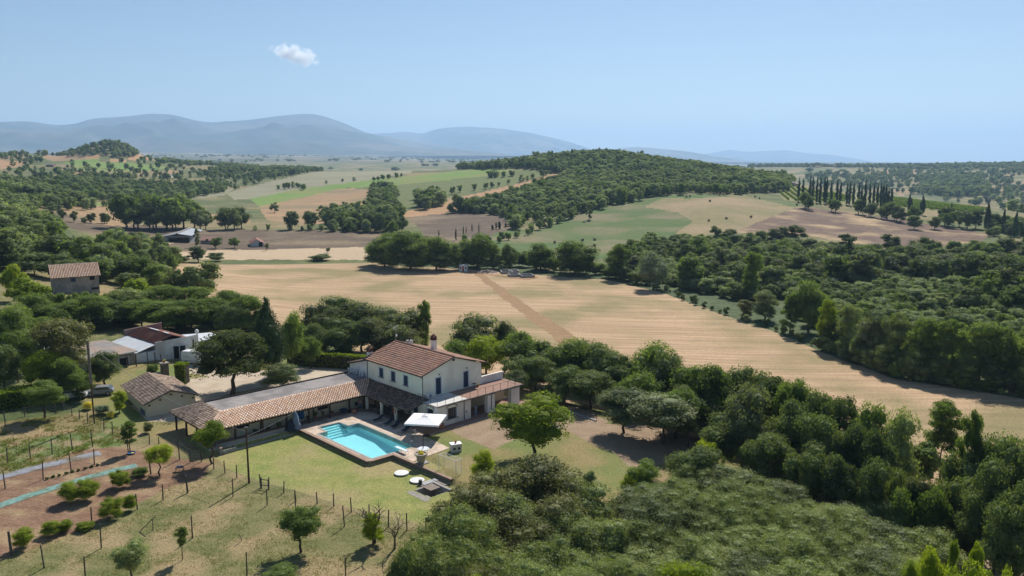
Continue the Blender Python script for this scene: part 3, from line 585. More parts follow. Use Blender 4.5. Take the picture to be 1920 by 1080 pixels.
P_(1215, 905, 85, 90, 'mid', 'bush', 'green scrub bush in the gap between thicket and olive dome', **H_)
B_(1195, 928, 985, 110, 'brownish', 'bush', 'rusty brown scrub bush between thicket and olive dome', **H_)
B_(1250, 902, 950, 90, 'brownish', 'bush', 'olive brown broom bush below the round dark tree', **H_)
B_(1152, 933, 962, 32, 'holm', 'bush', 'small dark rounded shrub at the edge of the dry lawn', **H_)
P_(1758, 1008, 66, 95, 'yellow', 'round', 'yellow green fruit tree at the bottom right beside the dirt path', cb=.1, **H_)
P_(1712, 1030, 63, 70, 'bright', 'round', 'smaller yellow green tree tucked against the bottom right fruit tree', cb=.1, **H_)
P_(1838, 1003, 70, 45, 'bright', 'tall', 'spindly bright vine standing on the bare soil at the bottom right', cb=.1, **H_)
P_(1830, 1040, 65, 110, 'bright', 'bush', 'spreading vine plant low on the bare soil at the bottom right', **H_)
P_(1890, 1038, 66, 55, 'bright', 'bush', 'vine plant by the wooden post in the bottom right corner', **H_)
P_(1792, 998, 72, 28, 'bright', 'tall', 'thin bright sapling at the foot of the olive dome', cb=.1, **H_)
# ---- lawn and orchard
B_(1000, 732, 858, 182, 'bright', 'round', 'bright green walnut tree right of the villa terrace', cb=.13, lod='near', k=1)
B_(905, 835, 908, 62, 'yellow', 'bush', 'bright yellow green bush below the goal frame', **H_)
B_(918, 880, 925, 55, 'mid', 'bush', 'darker green bush in front of the yellow green one', **H_)
B_(1170, 724, 812, 120, 'olive', 'round', 'left olive tree of the pair on the dry lawn', cb=.2, **H_)
B_(1243, 728, 832, 165, 'olive', 'round', 'broad right olive tree of the pair on the dry lawn', cb=.2, **H_)
B_(1290, 760, 838, 60, 'olive', 'spread', 'small grey olive sapling right of the olive pair', cb=.2, **H_)
B_(1300, 825, 925, 132, 'oak', 'round', 'dense dark round tree on the right of the dry lawn', cb=.03, **H_)
P_(1325, 818, 100, 45, 'yellow', 'bush', 'light yellow green bush behind the dense dark round tree', **H_)
B_(1205, 858, 932, 90, 'mid', 'round', 'mid green tree left of the dense dark round tree', cb=.03, **H_)
B_(1180, 888, 938, 46, 'yellow', 'round', 'small yellow green ball shaped tree on the dry lawn edge', cb=.15, **H_)
B_(565, 945, 1036, 112, 'mid', 'round', 'leafy apple tree with dark shadow in the lower orchard', cb=.22, k=1, **H_)
B_(248, 1008, 1092, 92, 'greygreen', 'round', 'pear tree at the bottom edge of the orchard', cb=.22, **H_)
B_(342, 985, 1050, 38, 'mid', 'tall', 'slender young tree right of the bottom edge pear tree', cb=.4, **H_)
B_(525, 1062, 1105, 90, 'mid', 'bush', 'low leafy plant at the bottom edge under the apple tree', **H_)
B_(398, 784, 870, 82, 'bright', 'round', 'bright green fruit tree before the corner of the tiled porch', cb=.3, k=2, **H_)
B_(244, 787, 850, 42, 'mid', 'tall', 'small dark cherry tree by the orchard fence', cb=.25, **H_)
B_(300, 832, 892, 66, 'yellow', 'spread', 'yellowish crooked vine tree at the top of the soil rows', cb=.35, k=0, **H_)
B_(84, 710, 785, 88, 'mid', 'spread', 'low branching fruit tree beside the fence on the left', cb=.3, **H_)
B_(278, 790, 812, 26, 'brownish', 'bush', 'round clipped shrub beside the small cherry tree', **H_)
B_(165, 752, 768, 26, 'gold', 'bush', 'yellow flowering shrub left of the tiled shed', name='flowering_shrub', **H_)
B_(208, 771, 784, 18, 'gold', 'bush', 'small pale yellow shrub at the corner bed below the shed', name='flowering_shrub', **H_)
B_(192, 757, 776, 36, 'willow', 'bush', 'grey lavender like shrub between the yellow shrubs', **H_)
B_(224, 730, 774, 44, 'yellow', 'tall', 'feathery bright acacia in front of the tiled shed', cb=.08, **H_)
B_(700, 960, 1022, 56, 'bright', 'tall', 'ivy clad stump with bright leaves under a dead tree top', cb=.05, **H_)
# vines in the soil rows: crown and stem each
for k, (px, top, base, W, lb) in enumerate([(135,900,942,50,'left clump of the dense vine row between the plastic strips'),(165,896,938,52,'right clump of the dense vine row between the plastic strips'),
        (226,879,914,40,'vine beside the upper end of the green plastic strip'),(262,876,892,34,'low vine before the crooked vine tree'),(210,932,972,52,'leafy vine in the middle of the lower soil row'),(243,925,958,30,'vine tied to a post at the end of the lower soil row'),
        (45,988,1028,44,'vine nearest the thick post in the bottom left row'),(95,975,1005,44,'second vine from the thick post in the bottom left row'),(122,972,996,34,'third vine from the thick post in the bottom left row'),(160,978,994,36,'low trailing vine between the two bottom rows')]):
    B_(px, top, base, W * 1.15, 'bright' if k != 3 else 'mid', 'bush', lb, 'grape vines in the soil rows', name='grape_vine', cat='vine', **H_)
# ---- around drive and sheds
B_(435, 609, 742, 160, 'plane', 'spread', 'large dark plane tree shading the gravel drive', cb=.16, name='plane_tree', lod='near', k=0, thick=1.2)
B_(530, 676, 728, 88, 'olive', 'spread', 'rounded grey olive tree behind the flat porch roof', cb=.05, **H_)
P_(498, 545, 143, 95, 'cypress', 'cone', 'very dark conifer towering behind the olive tree', cb=.05, lod='near', dark=True)
P_(545, 575, 150, 60, 'mid', 'round', 'lighter green tree right of the very dark conifer', cb=.1, lod='near')
P_(580, 627, 152, 55, 'mid', 'round', 'pale green bushy tree just behind the long clipped hedge', cb=.1, lod='near')
for px, top, D, W, kd in [(600,560,168,121,'holm'),(632,546,172,128,'oak'),(675,556,170,135,'holm'),(722,568,166,141,'holm'),(765,572,168,114,'holm'),(700,585,160,108,'holm'),(640,590,160,121,'oak'),(590,600,160,81,'oak'),(750,600,158,101,'holm')]:
    P_(px, top, D, W, kd, 'round', 'dark evergreen oak in the clump behind the villa chimneys', 'dark evergreen oaks behind the villa', cb=.03, lod='near', dark=True)
P_(793, 556, 165, 38, 'mid', 'tall', 'thin poplar standing proud of the evergreen oak clump', cb=.1, lod='near')
P_(888, 582, 152, 140, 'holm', 'round', 'large grey evergreen oak against the wheat behind the villa', cb=.1, lod='near')
P_(946, 594, 153, 80, 'holm', 'round', 'grey evergreen oak right of the large one behind the villa', cb=.1, lod='near')
P_(912, 622, 142, 110, 'bright', 'round', 'bright green tree rising behind the villa roof', cb=.1, lod='near')
P_(852, 634, 141, 80, 'mid', 'round', 'green tree directly behind the villa ridge', cb=.1, lod='near')
P_(984, 610, 143, 115, 'mid', 'round', 'rounded mid green tree behind the villa terrace', cb=.1, lod='near')
for px, top, D, W, kd in [(1040,640,138,80,'oak'),(1085,628,137,90,'mid'),(1130,632,134,90,'oak'),(1165,655,130,80,'oak'),(1222,632,130,100,'mid'),(1262,655,126,85,'oak'),(1005,660,132,70,'oak'),(1060,680,125,70,'oak'),(1110,690,122,80,'oak'),(1195,690,120,80,'mid'),(970,690,128,50,'oak'),
        (1310,668,122,95,'mid'),(1352,672,120,95,'mid'),(1408,672,118,90,'oak'),(1452,690,115,80,'oak'),(1500,696,112,80,'mid'),(1545,712,110,80,'oak'),(1590,728,108,80,'oak'),(1640,742,105,70,'mid'),(1690,752,103,75,'greygreen'),
        (1270,720,112,80,'mid'),(1480,735,104,90,'oak'),(1540,760,101,90,'oak'),(1600,775,100,80,'oak'),(1655,790,98,75,'oak'),(1360,770,104,90,'oak'),(1440,800,98,90,'oak'),(1520,820,95,90,'oak'),(1580,840,93,80,'oak'),(1640,850,92,70,'oak')]:
    P_(px, top, D, W * 1.42, kd, 'round' if (px * 7) % 3 else 'spread', 'leafy oak in the belt between garden and wheat field', 'oaks in the belt between garden and wheat field', cb=.06, lod='near', dark=True)
P_(1290, 712, 116, 90, 'olive', 'round', 'silvery olive coloured tree in the belt behind the olive pair', cb=.1, lod='near')
P_(1400, 712, 104, 140, 'holm', 'round', 'big silvery dark holm oak leaning over the dome of olives', cb=.1, lod='near')
R7 = random.Random(77)
for k in range(40):
    t = k / 39; px = 965 + t * 760; yb = np.interp(px, [960, 1100, 1300, 1500, 1740], [722, 738, 815, 868, 905]) + R7.uniform(-8, 6)
    B_(px, yb - R7.uniform(45, 95), yb, R7.uniform(65, 110), R7.choice(['oak', 'oak', 'mid', 'holm']), 'bush', 'undergrowth bush before the long tree belt', 'undergrowth at the foot of the long tree belt', lod='mid')
for k, (px, top) in enumerate([(1690,868),(1722,880),(1752,905),(1785,890),(1815,900),(1700,905),(1770,925),(1835,925)]):
    P_(px, top, 93 - k % 3 * 2, 80, ['oak', 'holm', 'mid'][k % 3], 'bush', 'dark shrub under the tall open tree at the right', 'dark shrubs under the tall open tree at the right', lod='near')
B_(1762, 742, 900, 100, 'mid', 'tall', 'tall open tree with bare trunk against the wheat at the right', cb=.3, lod='near', dark=True, k=1)
P_(1825, 755, 97, 60, 'mid', 'tall', 'narrow tree right of the tall open tree', cb=.25, lod='near', dark=True)
for px, top, D, W in [(1858,800,96,150),(1912,796,95,160),(1885,838,90,150),(1960,806,93,160),(1835,860,92,120),(1925,872,86,140),(1798,830,97,90),(1850,905,88,110),(1900,925,84,120),(1960,930,82,120)]:
    P_(px, top, D, W, 'oak', 'round', 'dark oak at the right edge below the wheat field', 'dark oaks at the right edge', cb=.12, lod='near', dark=True)
P_(1048, 716, 122, 40, 'greygreen', 'bush', 'pale oleander bush inside the fenced corner beyond the terrace', lod='near')
P_(1040, 715, 124, 50, 'mid', 'bush', 'green shrub behind the railing beyond the terrace', lod='near')
# ---- row of umbrella shaped trees on the left and thickets around
for px, top, D, W, kd in [(62,590,178,109,'mid'),(110,558,190,109,'mid'),(165,548,192,109,'mid'),(215,560,194,103,'oak'),(262,556,192,103,'mid'),(312,560,188,103,'mid'),(355,556,188,97,'mid'),(398,552,192,92,'mid'),(440,560,184,92,'oak'),(240,535,200,103,'greygreen'),(300,530,205,103,'mid'),(360,532,205,97,'mid'),(420,538,200,97,'mid'),(460,545,185,80,'mid')]:
    P_(px, top, D, W, kd, 'spread', 'broad topped tree in the row behind the warehouse', 'tree row behind the warehouse', cb=.16, lod='near', dark=False)
R5 = random.Random(55)
for k in range(26):
    P_(30 + k * 18, R5.uniform(588, 606), R5.uniform(190, 204), R5.uniform(44, 66), R5.choice(['plane', 'holm', 'oak']), 'bush', 'dark undergrowth bush below the tree row behind the warehouse', 'undergrowth below the tree row', lod='mid')
for px, top, D, W in [(110,582,150,130),]:
    P_(px, top, D, W, 'brownish', 'spread', 'olive yellow broad tree above the grey shed on the left', cb=.1, lod='near')
P_(72, 645, 146, 95, 'bright', 'round', 'bright green tree beside the utility pole on the left', cb=.05, lod='near')
P_(118, 660, 143, 75, 'mid', 'round', 'mid green tree right of the bright one on the left', cb=.05, lod='near')
B_(197, 655, 722, 82, 'oak', 'round', 'dark rounded tree behind the tiled shed', cb=.05, lod='near')
B_(150, 690, 752, 70, 'mid', 'round', 'light shrubby tree left of the parked grey car', cb=.03, lod='near')
B_(286, 680, 708, 26, 'mid', 'bush', 'young green bush behind the tiled shed ridge', lod='near')
for px, top, D, W, kd in [(15,565,175,120,'mid'),(35,610,160,90,'mid'),(0,640,150,80,'oak'),(60,545,195,90,'mid')]:
    P_(px, top, D, W, kd, 'round', 'green tree in the thicket at the left edge below the stone house', 'thicket at the left edge', cb=.05, lod='near')
P_(18, 486, 225, 62, 'yellow', 'round', 'yellow green dome shaped tree left of the old stone house', cb=.05)
P_(52, 515, 215, 100, 'bright', 'round', 'bright green tree between yellow dome tree and old stone house', cb=.05)
for px, top, D, W, kd in [(110,432,300,95,'oak'),(155,436,290,110,'mid'),(195,450,275,80,'oak'),(235,480,262,70,'oak'),(80,445,300,80,'oak'),(60,470,270,90,'oak'),(110,470,265,100,'oak'),(170,478,262,90,'mid'),(215,440,300,60,'mid'),(10,440,300,100,'oak'),(30,460,280,90,'oak'),(265,475,255,60,'mid'),(285,490,250,60,'mid'),(240,505,240,70,'oak')]:
    P_(px, top, D, W, kd, 'round', 'tree in the thicket around the old stone house', 'trees around the old stone house', cb=.05)
for k in range(9):
    P_(62 + k * 18, 543 + (k * 7) % 5, 208, 34, 'mid', 'bush', 'low green bush in front of the old stone house', 'bushes in front of the old stone house', lod='mid')
P_(372, 484, 235, 95, 'oak', 'round', 'big round dark tree on the corner of the wheat field', cb=.05)
P_(330, 500, 238, 60, 'oak', 'round', 'smaller dark tree left of the one on the wheat field corner', cb=.05)
P_(262, 515, 215, 75, 'bright', 'bush', 'fig like bright bush between stone house and wheat field', cat='shrub')
P_(250, 440, 340, 38, 'brownish', 'tall', 'dusky conifer above the thicket near the brown field', cb=.03)
P_(282, 462, 330, 35, 'oak', 'tall', 'dark little conifer right of the dusky one', cb=.03)
# ---- farm trees in the valley
for px, top, base, W, kd, st, lb in [(372,458,492,42,'oak','round','dark round tree below the open barn'),(345,478,492,40,'oak','bush','dark bush beside the round tree below the barn'),(405,472,490,44,'oak','bush','dark hedge bush left on the stubble verge'),
        (370,425,465,18,'brownish','tall','dusky tree at the right end of the open barn'),(405,442,466,30,'mid','round','green tree between the two small barns'),(440,443,465,28,'mid','round','round green tree left of the red roofed barn'),
        (600,475,489,55,'oak','bush','long dark bush on the verge of the wheat field'),(615,463,474,12,'oak','round','tiny bush in the pale stubble'),(515,378,399,22,'oak','round','lone round tree on the tan stubble slope'),
        (1105,380,412,20,'holm','tall','lone dark tree on the hay meadow slope'),(500,455,470,12,'holm','tall','small cypress like tree at the red roofed barn')]:
    B_(px, top, base, W, kd, st, lb, cb=.06)
for px, top, base, W, kd, lb in [(722,432,500,98,'mid','left'),(770,424,504,120,'mid','middle'),(818,436,505,95,'mid','right')]:
    B_(px, top, base, W, kd, 'round', lb + ' tree of the large poplar clump on the far edge of the wheat field', 'poplar clump on the far edge of the wheat field', cb=.0, lod='near', k={'left':0,'middle':1,'right':2}[lb])
for px, top, base, W, kd in [(745,445,506,70,'mid'),(795,448,508,75,'mid'),(845,452,506,60,'mid'),(703,452,497,50,'mid'),(730,465,503,60,'oak'),(780,470,507,70,'oak'),(828,470,508,60,'oak')]:
    B_(px, top, base, W, kd, 'bush', 'lower tree filling the large poplar clump', 'poplar clump on the far edge of the wheat field', lod='near', name='broadleaf_tree', cat='tree')
R6 = random.Random(66)
for k in range(46):
    px = 855 + k * 8.4; yb = float(np.interp(px, [850, 1000, 1130, 1240], [500, 505, 518, 540])) + R6.uniform(-6, 1)
    B_(px, yb - R6.uniform(14, 34), yb, R6.uniform(24, 44), R6.choice(['mid', 'oak', 'mid', 'greygreen']), 'bush', 'scrub bush on the far edge of the wheat field', 'scrub along the far edge of the wheat field', lod='mid')
for px, top, base, W, kd, st, lb in [(895,430,503,72,'mid','round','tree with rounded top beside the white site hut'),(955,452,504,38,'oak','round','dark tree behind the concrete foundations'),(925,455,503,36,'mid','tall','slim tree behind the spoil heap'),(1015,452,507,60,'mid','round','bushy tree right of the concrete foundations'),
        (1078,443,515,82,'mid','round','large bushy tree at the corner of river line and wheat field'),(1158,452,523,55,'mid','tall','tall tree right of the large bushy one at the field corner'),(1225,462,542,68,'willow','round','grey willow at the upper bend of the wheat field'),
        (1410,465,560,42,'mid','tall','bright poplar rising from the gully scrub'),
(1590,445,500,22,'cypress','tall','dark pointed tree in the middle of the gully')]:
    B_(px, top, base, W * (1.25 if kd != 'cypress' else 1), kd, st, lb, cb=-.03, lod='near' if kd != 'cypress' else None)
EDGE = [(1130,520),(1230,545),(1335,581),(1445,619),(1560,667),(1680,711),(1920,747),(2100,785)]
def edge_y(px): return float(np.interp(px, [e[0] for e in EDGE], [e[1] for e in EDGE]))
for px, top, off, W, kd in [(1480,545,10,50,'mid'),(1590,565,14,70,'greygreen'),(1635,570,14,85,'olive'),(1680,580,16,85,'greygreen'),(1730,588,14,90,'mid'),(1780,590,16,95,'mid'),(1835,590,14,100,'mid'),(1885,600,16,100,'mid'),(1935,600,14,100,'mid'),(1985,600,14,100,'mid'),(1560,600,10,60,'oak'),(1515,518,26,84,'mid'),(1550,555,8,55,'bright'),(1610,625,4,50,'oak'),(1660,640,3,60,'oak'),(1710,650,3,60,'oak'),(1760,660,3,60,'oak'),(1810,665,3,60,'oak'),(1860,675,3,60,'oak'),(1915,680,3,60,'oak'),(1432,540,14,72,'olive'),(1400,560,6,52,'brownish')]:
    lab = {1515: 'big green poplar leading the tall row at the field edge', 1550: 'yellowish birch like tree in the tall row', 1432: 'grey rounded willow on the bank of the wheat field', 1400: 'brownish tree left of the grey willow on the bank'}.get(px)
    B_(px, top, edge_y(px) - off, W, kd, 'round' if px % 2 or off < 5 else 'tall', lab or 'tree in the tall row along the river edge', None if lab else 'tall trees along the river edge of the wheat field', cb=.04, lod='near')
R8 = random.Random(88)
for k in range(34):
    px = 1540 + k * 12.5; 
    B_(px, edge_y(px) - R8.uniform(22, 48), edge_y(px) - R8.uniform(0, 5), R8.uniform(26, 46), R8.choice(['oak', 'mid', 'holm', 'greygreen']), 'bush', 'low bush before the tall river edge trees', 'bushes at the foot of the tall river edge trees', lod='mid')
# cypresses by the small brown field
for k, (px, top, base, W) in enumerate([(823,430,443,4),(855,425,451,5.5),(869,421,441,4),(874,423,438,3),(885,417,435,4),(898,414,440,3.5),(923,420,431,9),(930,414,430,6),(936,412,430,10),(948,416,426,7),(960,410,425,6),(968,412,423,8),(975,414,424,14)]):
    B_(px, top, base, W, 'cypress', 'cypress', 'thin cypress in the line beside the small brown field', 'cypresses beside the small brown field', cb=.02, lod='mid')
# cypresses round the hilltop farm
CY = [(1500,327,355),(1507,331,356),(1520,326,354),(1526,325,354),(1534,324,353),(1540,325,354),(1548,323,354),(1552,326,358),(1560,334,362),(1572,328,360),(1578,334,364),(1596,334,364),(1603,336,366),(1612,338,368),(1625,330,370),(1633,338,372),(1641,337,366),(1648,339,366),(1654,338,370),(1659,337,372),(1663,338,378),(1668,346,364),(1673,347,364),(1590,340,368),(1617,345,374)]
for px, top, base in CY:
    P_(px, top, 730, 9, 'cypress', 'cypress', 'tall dark cypress in the grove round the hilltop farm', 'cypress grove round the hilltop farm', cb=.0, lod='mid')
for px, top, D, W in [(1708,360,690,15),(1732,363,690,15),(1785,375,640,10),(1855,374,600,17),(1908,390,560,14),(1885,385,600,10),(1660,362,660,14),(1620,365,660,16)]:
    P_(px, top, D, W, 'cypress', 'cone', 'stout dark conifer above the hedge beyond the ploughed field', 'stout conifers above the hedge beyond the ploughed field', cb=.02, lod='mid')
for px, top, base, W in [(1714,401,430,38),(1752,403,430,32)]:
    B_(px, top, base, W, 'oak', 'round', ('left' if px < 1730 else 'right') + ' round oak of the pair on the ploughed field', cb=.03, lod='mid')
# ---- scatter helpers
def scatter(poly, d0, d1, sp_, fn, seed, keep=1.0):
    R = random.Random(seed); xs = [p[0] for p in poly]; a0 = math.atan((min(xs) - 960) / FPX) - .02; a1 = math.atan((max(xs) - 960) / FPX) + .02
    d = d0; pts = []
    while d < d1:
        a = a0
        while a < a1:
            dd = d + R.uniform(-.45, .45) * sp_; aa = a + R.uniform(-.45, .45) * sp_ / d; pts.append((dd * math.sin(aa), dd * math.cos(aa))); a += sp_ / d
        d += sp_
    if not pts: return []
    P = np.array(pts); Z = zt(P[:, 0], P[:, 1]); px, py, _ = proj(P[:, 0], P[:, 1], Z); m = inpoly(px, py, poly) & (np.random.RandomState(seed).rand(len(P)) < keep)
    if keep < 1: m &= vnoise(P[:, 0], P[:, 1], sp_ * 5, seed) > .36
    out = [(P[i, 0], P[i, 1], Z[i], px[i], py[i]) for i in np.where(m)[0]]
    if fn:
        for o in out: fn(R, *o)
    return out
def gully(R, x, y, z, px, py):
    D = math.hypot(x, y); kd = R.choice(['oak', 'oak', 'mid', 'holm', 'holm', 'greygreen']); tall = vnoise(x, y, 22, 31) * 1.25
    open_ = px > 1250 and vnoise(x, y, 30, 33) > .62
    H = R.uniform(3, 6) if open_ else R.uniform(5.5, 9.5) + tall * 4.5
    kk = kd if not open_ else 'greygreen'
    plant(x, y, H, H * R.uniform(.85, 1.1) + 2.2, kk, 'round' if R.random() < .7 else 'tall', {'oak': 'dark green', 'mid': 'fresh green', 'holm': 'dull green', 'greygreen': 'grey green'}[kk] + ' gully tree ' + ('on the lower side by the wheat' if D < 290 else 'half way up the gully' if D < 350 else 'on the upper side below the fields'), 'trees in the wooded gully', cb=.03, lod='mid')
GUL = [(1135,500),(1200,470),(1330,440),(1370,442),(1500,445),(1600,458),(1640,474),(1700,476),(1800,462),(1870,442),(1960,440),(2060,560),(2060,640),(1920,600),(1800,600),(1600,560),(1500,550),(1420,570),(1300,548),(1200,525)]
scatter(GUL, 200, 460, 11.5, gully, 5)
# ---- everything farther: points for the distant stuff
STUFF = []
def stuffpts(poly, d0, d1, sp_, hmin, hmax, seed, keep=1.0, wr=(.85, 1.2)):
    R = random.Random(seed)
    for (x, y, z, px, py) in scatter(poly, d0, d1, sp_, None, seed, keep):
        H = R.uniform(hmin, hmax) * (.75 + .6 * float(vnoise(x, y, 38, 7))) ; STUFF.append((x, y, z, H * R.uniform(*wr), H, R.uniform(0, 6.28), R.randrange(5) if H > 5 else R.choice([0, 3, 5])))
def linepts(line, d0, d1, sp_, hmin, hmax, seed, wr=(.8, 1.15), rows=1):
    """trees whose feet follow a line seen in the photograph"""
    R = random.Random(seed); prev = None
    for i in range(len(line) - 1):
        (ax, ay), (bx, by) = line[i], line[i + 1]; A = hit(ax, ay, d0); B = hit(bx, by, d0); n = max(1, int(math.dist(A, B) / sp_))
        for k in range(n):
            t = (k + R.random() * .6) / n
            for r in range(rows):
                x = A[0] + (B[0] - A[0]) * t + R.uniform(-.3, .3) * sp_; y = A[1] + (B[1] - A[1]) * t + r * sp_ * .8 + R.uniform(-.3, .3) * sp_; H = R.uniform(hmin, hmax)
                STUFF.append((x, y, float(zt(x, y)), H * R.uniform(*wr), H, R.uniform(0, 6.28), R.randrange(6)))
def bigline(line, d0, sp_, hmin, hmax, seed, kinds, label, group, rows=1, style='round'):
    n0 = len(STUFF); linepts(line, d0, 0, sp_, hmin, hmax, seed, rows=rows); pts = STUFF[n0:]; del STUFF[n0:]; R = random.Random(seed)
    for (x, y, z, W, H, a, k) in pts: plant(x, y, H, W, R.choice(kinds), style, label, group, cb=.03, lod='mid')
# nearer hedgerow trees: individuals
bigline([(235,430),(300,432),(368,430)], 380, 9.5, 18, 25, 41, ['oak', 'mid', 'mid'], 'large tree in the round clump beyond the brown field', 'trees of the round clump beyond the brown field', rows=3)
bigline([(372,432),(440,431),(480,430)], 380, 9.5, 13, 20, 42, ['oak', 'greygreen', 'olive'], 'tree in the mixed grey and green clump beyond the brown field', 'trees of the mixed grey and green clump', rows=2)
bigline([(545,430),(598,430)], 380, 8, 12, 15, 43, ['oak', 'oak', 'mid'], 'dark oak of the small clump by the stream line', 'small clump by the stream line', rows=1)
bigline([(605,428),(640,430),(700,436),(770,438)], 380, 9, 8, 15, 44, ['oak', 'mid'], 'tree lining the stream beyond the brown field', 'trees lining the stream', rows=2)
bigline([(1505,392),(1560,398),(1640,408),(1710,420),(1760,424),(1850,432),(1930,440)], 500, 11, 10, 15, 45, ['oak', 'mid', 'oak'], 'tree in the thick hedge above the ploughed field', 'trees in the hedge above the ploughed field', rows=2)
bigline([(1450,352),(1400,362),(1340,365),(1290,364),(1240,368)], 500, 10, 8, 12, 46, ['mid', 'oak', 'greygreen'], 'woodland edge tree above the hay meadow', 'trees on the woodland edge above the hay meadow', rows=1)
bigline([(60,400),(100,408),(150,420),(210,418)], 350, 8, 4, 8, 47, ['oak'], 'dark bush bounding the brown field at the left', 'bushes on the boundary of the brown field', rows=1)
# stuff
WOOD = [(640,302),(700,296),(850,296),(980,294),(1100,276),(1250,284),(1400,318),(1490,338),(1475,358),(1440,362),(1380,364),(1300,362),(1230,367),(1150,385),(1080,404),(1010,428),(960,432),(940,404),(860,398),(850,396),(940,371),(1050,341),(1072,326),(1038,323),(985,316),(870,318),(780,313),(700,312)]
stuffpts(WOOD, 600, 1500, 6.9, 6, 10, 51)
stuffpts(WOOD, 600, 1500, 26, 10, 13, 151, .8, (.5, .8))
stuffpts(GUL, 200, 460, 4.2, 2.2, 5.4, 50, 1, (1.1, 1.7))
stuffpts([(1480,560),(1600,575),(1800,605),(1960,615),(1960,700),(1800,690),(1600,650),(1500,600)], 165, 300, 4.2, 2.5, 6, 155, 1, (1.0, 1.5))
stuffpts([(700,354),(738,360),(752,392),(762,412),(700,432),(655,432),(650,412),(696,388)], 380, 1000, 10, 7, 13, 52, .85)
stuffpts([(775,372),(825,366),(832,385),(790,396)], 450, 1000, 9, 9, 13, 152)
stuffpts([(750,412),(850,398),(940,375),(1060,345),(1060,400),(960,432),(930,400),(850,400)], 450, 1000, 8, 5, 9, 53)
stuffpts([(-60,340),(60,350),(100,375),(60,400),(40,440),(-60,520),(-200,560),(-200,340)], 260, 1100, 8, 7, 12, 54)
stuffpts([(-80,395),(40,402),(95,420),(125,445),(120,470),(20,500),(-80,520)], 240, 640, 7.5, 6, 11, 153)
stuffpts([(190,455),(250,445),(300,470),(330,500),(310,545),(250,560),(190,545),(180,500)], 215, 420, 7, 5, 9, 154, .9)
stuffpts([(-60,350),(60,352),(130,372),(180,395),(100,396),(40,372),(-60,370)], 500, 1100, 9, 7, 11, 55)
stuffpts([(60,340),(200,330),(350,335),(430,345),(420,362),(340,376),(230,382),(140,372),(80,360)], 500, 1400, 9.0, 5, 9.5, 56, .9)
stuffpts([(0,318),(80,310),(200,322),(330,318),(480,320),(600,312),(600,318),(500,342),(425,362),(330,345),(200,345),(60,345),(0,345)], 700, 2000, 13, 5, 9, 57, .27)
stuffpts([(480,300),(600,300),(640,314),(600,322),(500,335),(440,345),(380,330),(420,310)], 800, 2200, 11, 6, 10, 58, .7)
stuffpts([(120,296),(160,280),(205,266),(240,276),(262,292),(240,297),(170,292)], 1300, 2400, 12, 8, 12, 59)
stuffpts([(250,296),(400,300),(470,306),(460,316),(330,308),(270,304)], 1100, 2600, 14, 6, 9, 60, .5)
stuffpts([(0,285),(130,285),(130,300),(60,312),(0,318)], 1100, 2600, 26, 7, 12, 61, .6)
stuffpts([(600,405),(700,385),(735,402),(740,440),(620,436)], 350, 700, 9, 6, 10, 62)
stuffpts([(1370,302),(1460,298),(1560,304),(1660,308),(1920,300),(2050,300),(2050,314),(1900,318),(1700,318),(1560,314),(1400,314)], 1700, 3400, 20, 9, 15, 63)
stuffpts([(1520,325),(2050,318),(2050,430),(1860,392),(1700,364),(1500,345)], 900, 2800, 21, 8, 14, 64, .75)
stuffpts([(1740,335),(1800,328),(1850,345),(1860,368),(1780,372),(1720,358)], 900, 2600, 13, 9, 15, 65)
stuffpts([(1850,425),(1960,425),(1960,445),(1850,445)], 350, 700, 8, 5, 9, 66)
stuffpts([(1380,455),(1450,440),(1560,445),(1590,458),(1600,470),(1480,470)], 250, 520, 9, 4, 8, 67, .7)
linepts([(90,386),(150,390),(240,385)], 300, 0, 8, 4, 8, 71); linepts([(520,356),(560,351),(570,357)], 500, 0, 8, 5, 9, 72)
linepts([(700,340),(760,330)], 700, 0, 9, 5, 8, 73); linepts([(790,372),(860,362),(930,350),(1000,336),(1036,326)], 600, 0, 13, 4, 9, 74)
linepts([(915,334),(975,330)], 700, 0, 9, 6, 10, 75, rows=2); linepts([(600,345),(660,340),(700,338)], 700, 0, 16, 4, 7, 76)
linepts([(1010,432),(1050,418),(1085,403)], 400, 0, 8, 4, 8, 77); linepts([(860,456),(930,456),(1010,432)], 350, 0, 8, 3, 6, 78)
linepts([(480,432),(560,433),(700,436)], 350, 0, 7, 3, 5, 79)
linepts([(130,312),(220,318),(330,316),(480,312)], 1200, 0, 20, 8, 12, 80); linepts([(220,305),(300,308),(380,306)], 1200, 0, 18, 8, 12, 81)
linepts([(1140,520),(1240,545),(1330,580),(1440,616),(1560,664)], 150, 0, 4.5, 1.2, 2.6, 82); linepts([(1560,664),(1680,706),(1900,742)], 140, 0, 4, 1.2, 3, 83, rows=2)
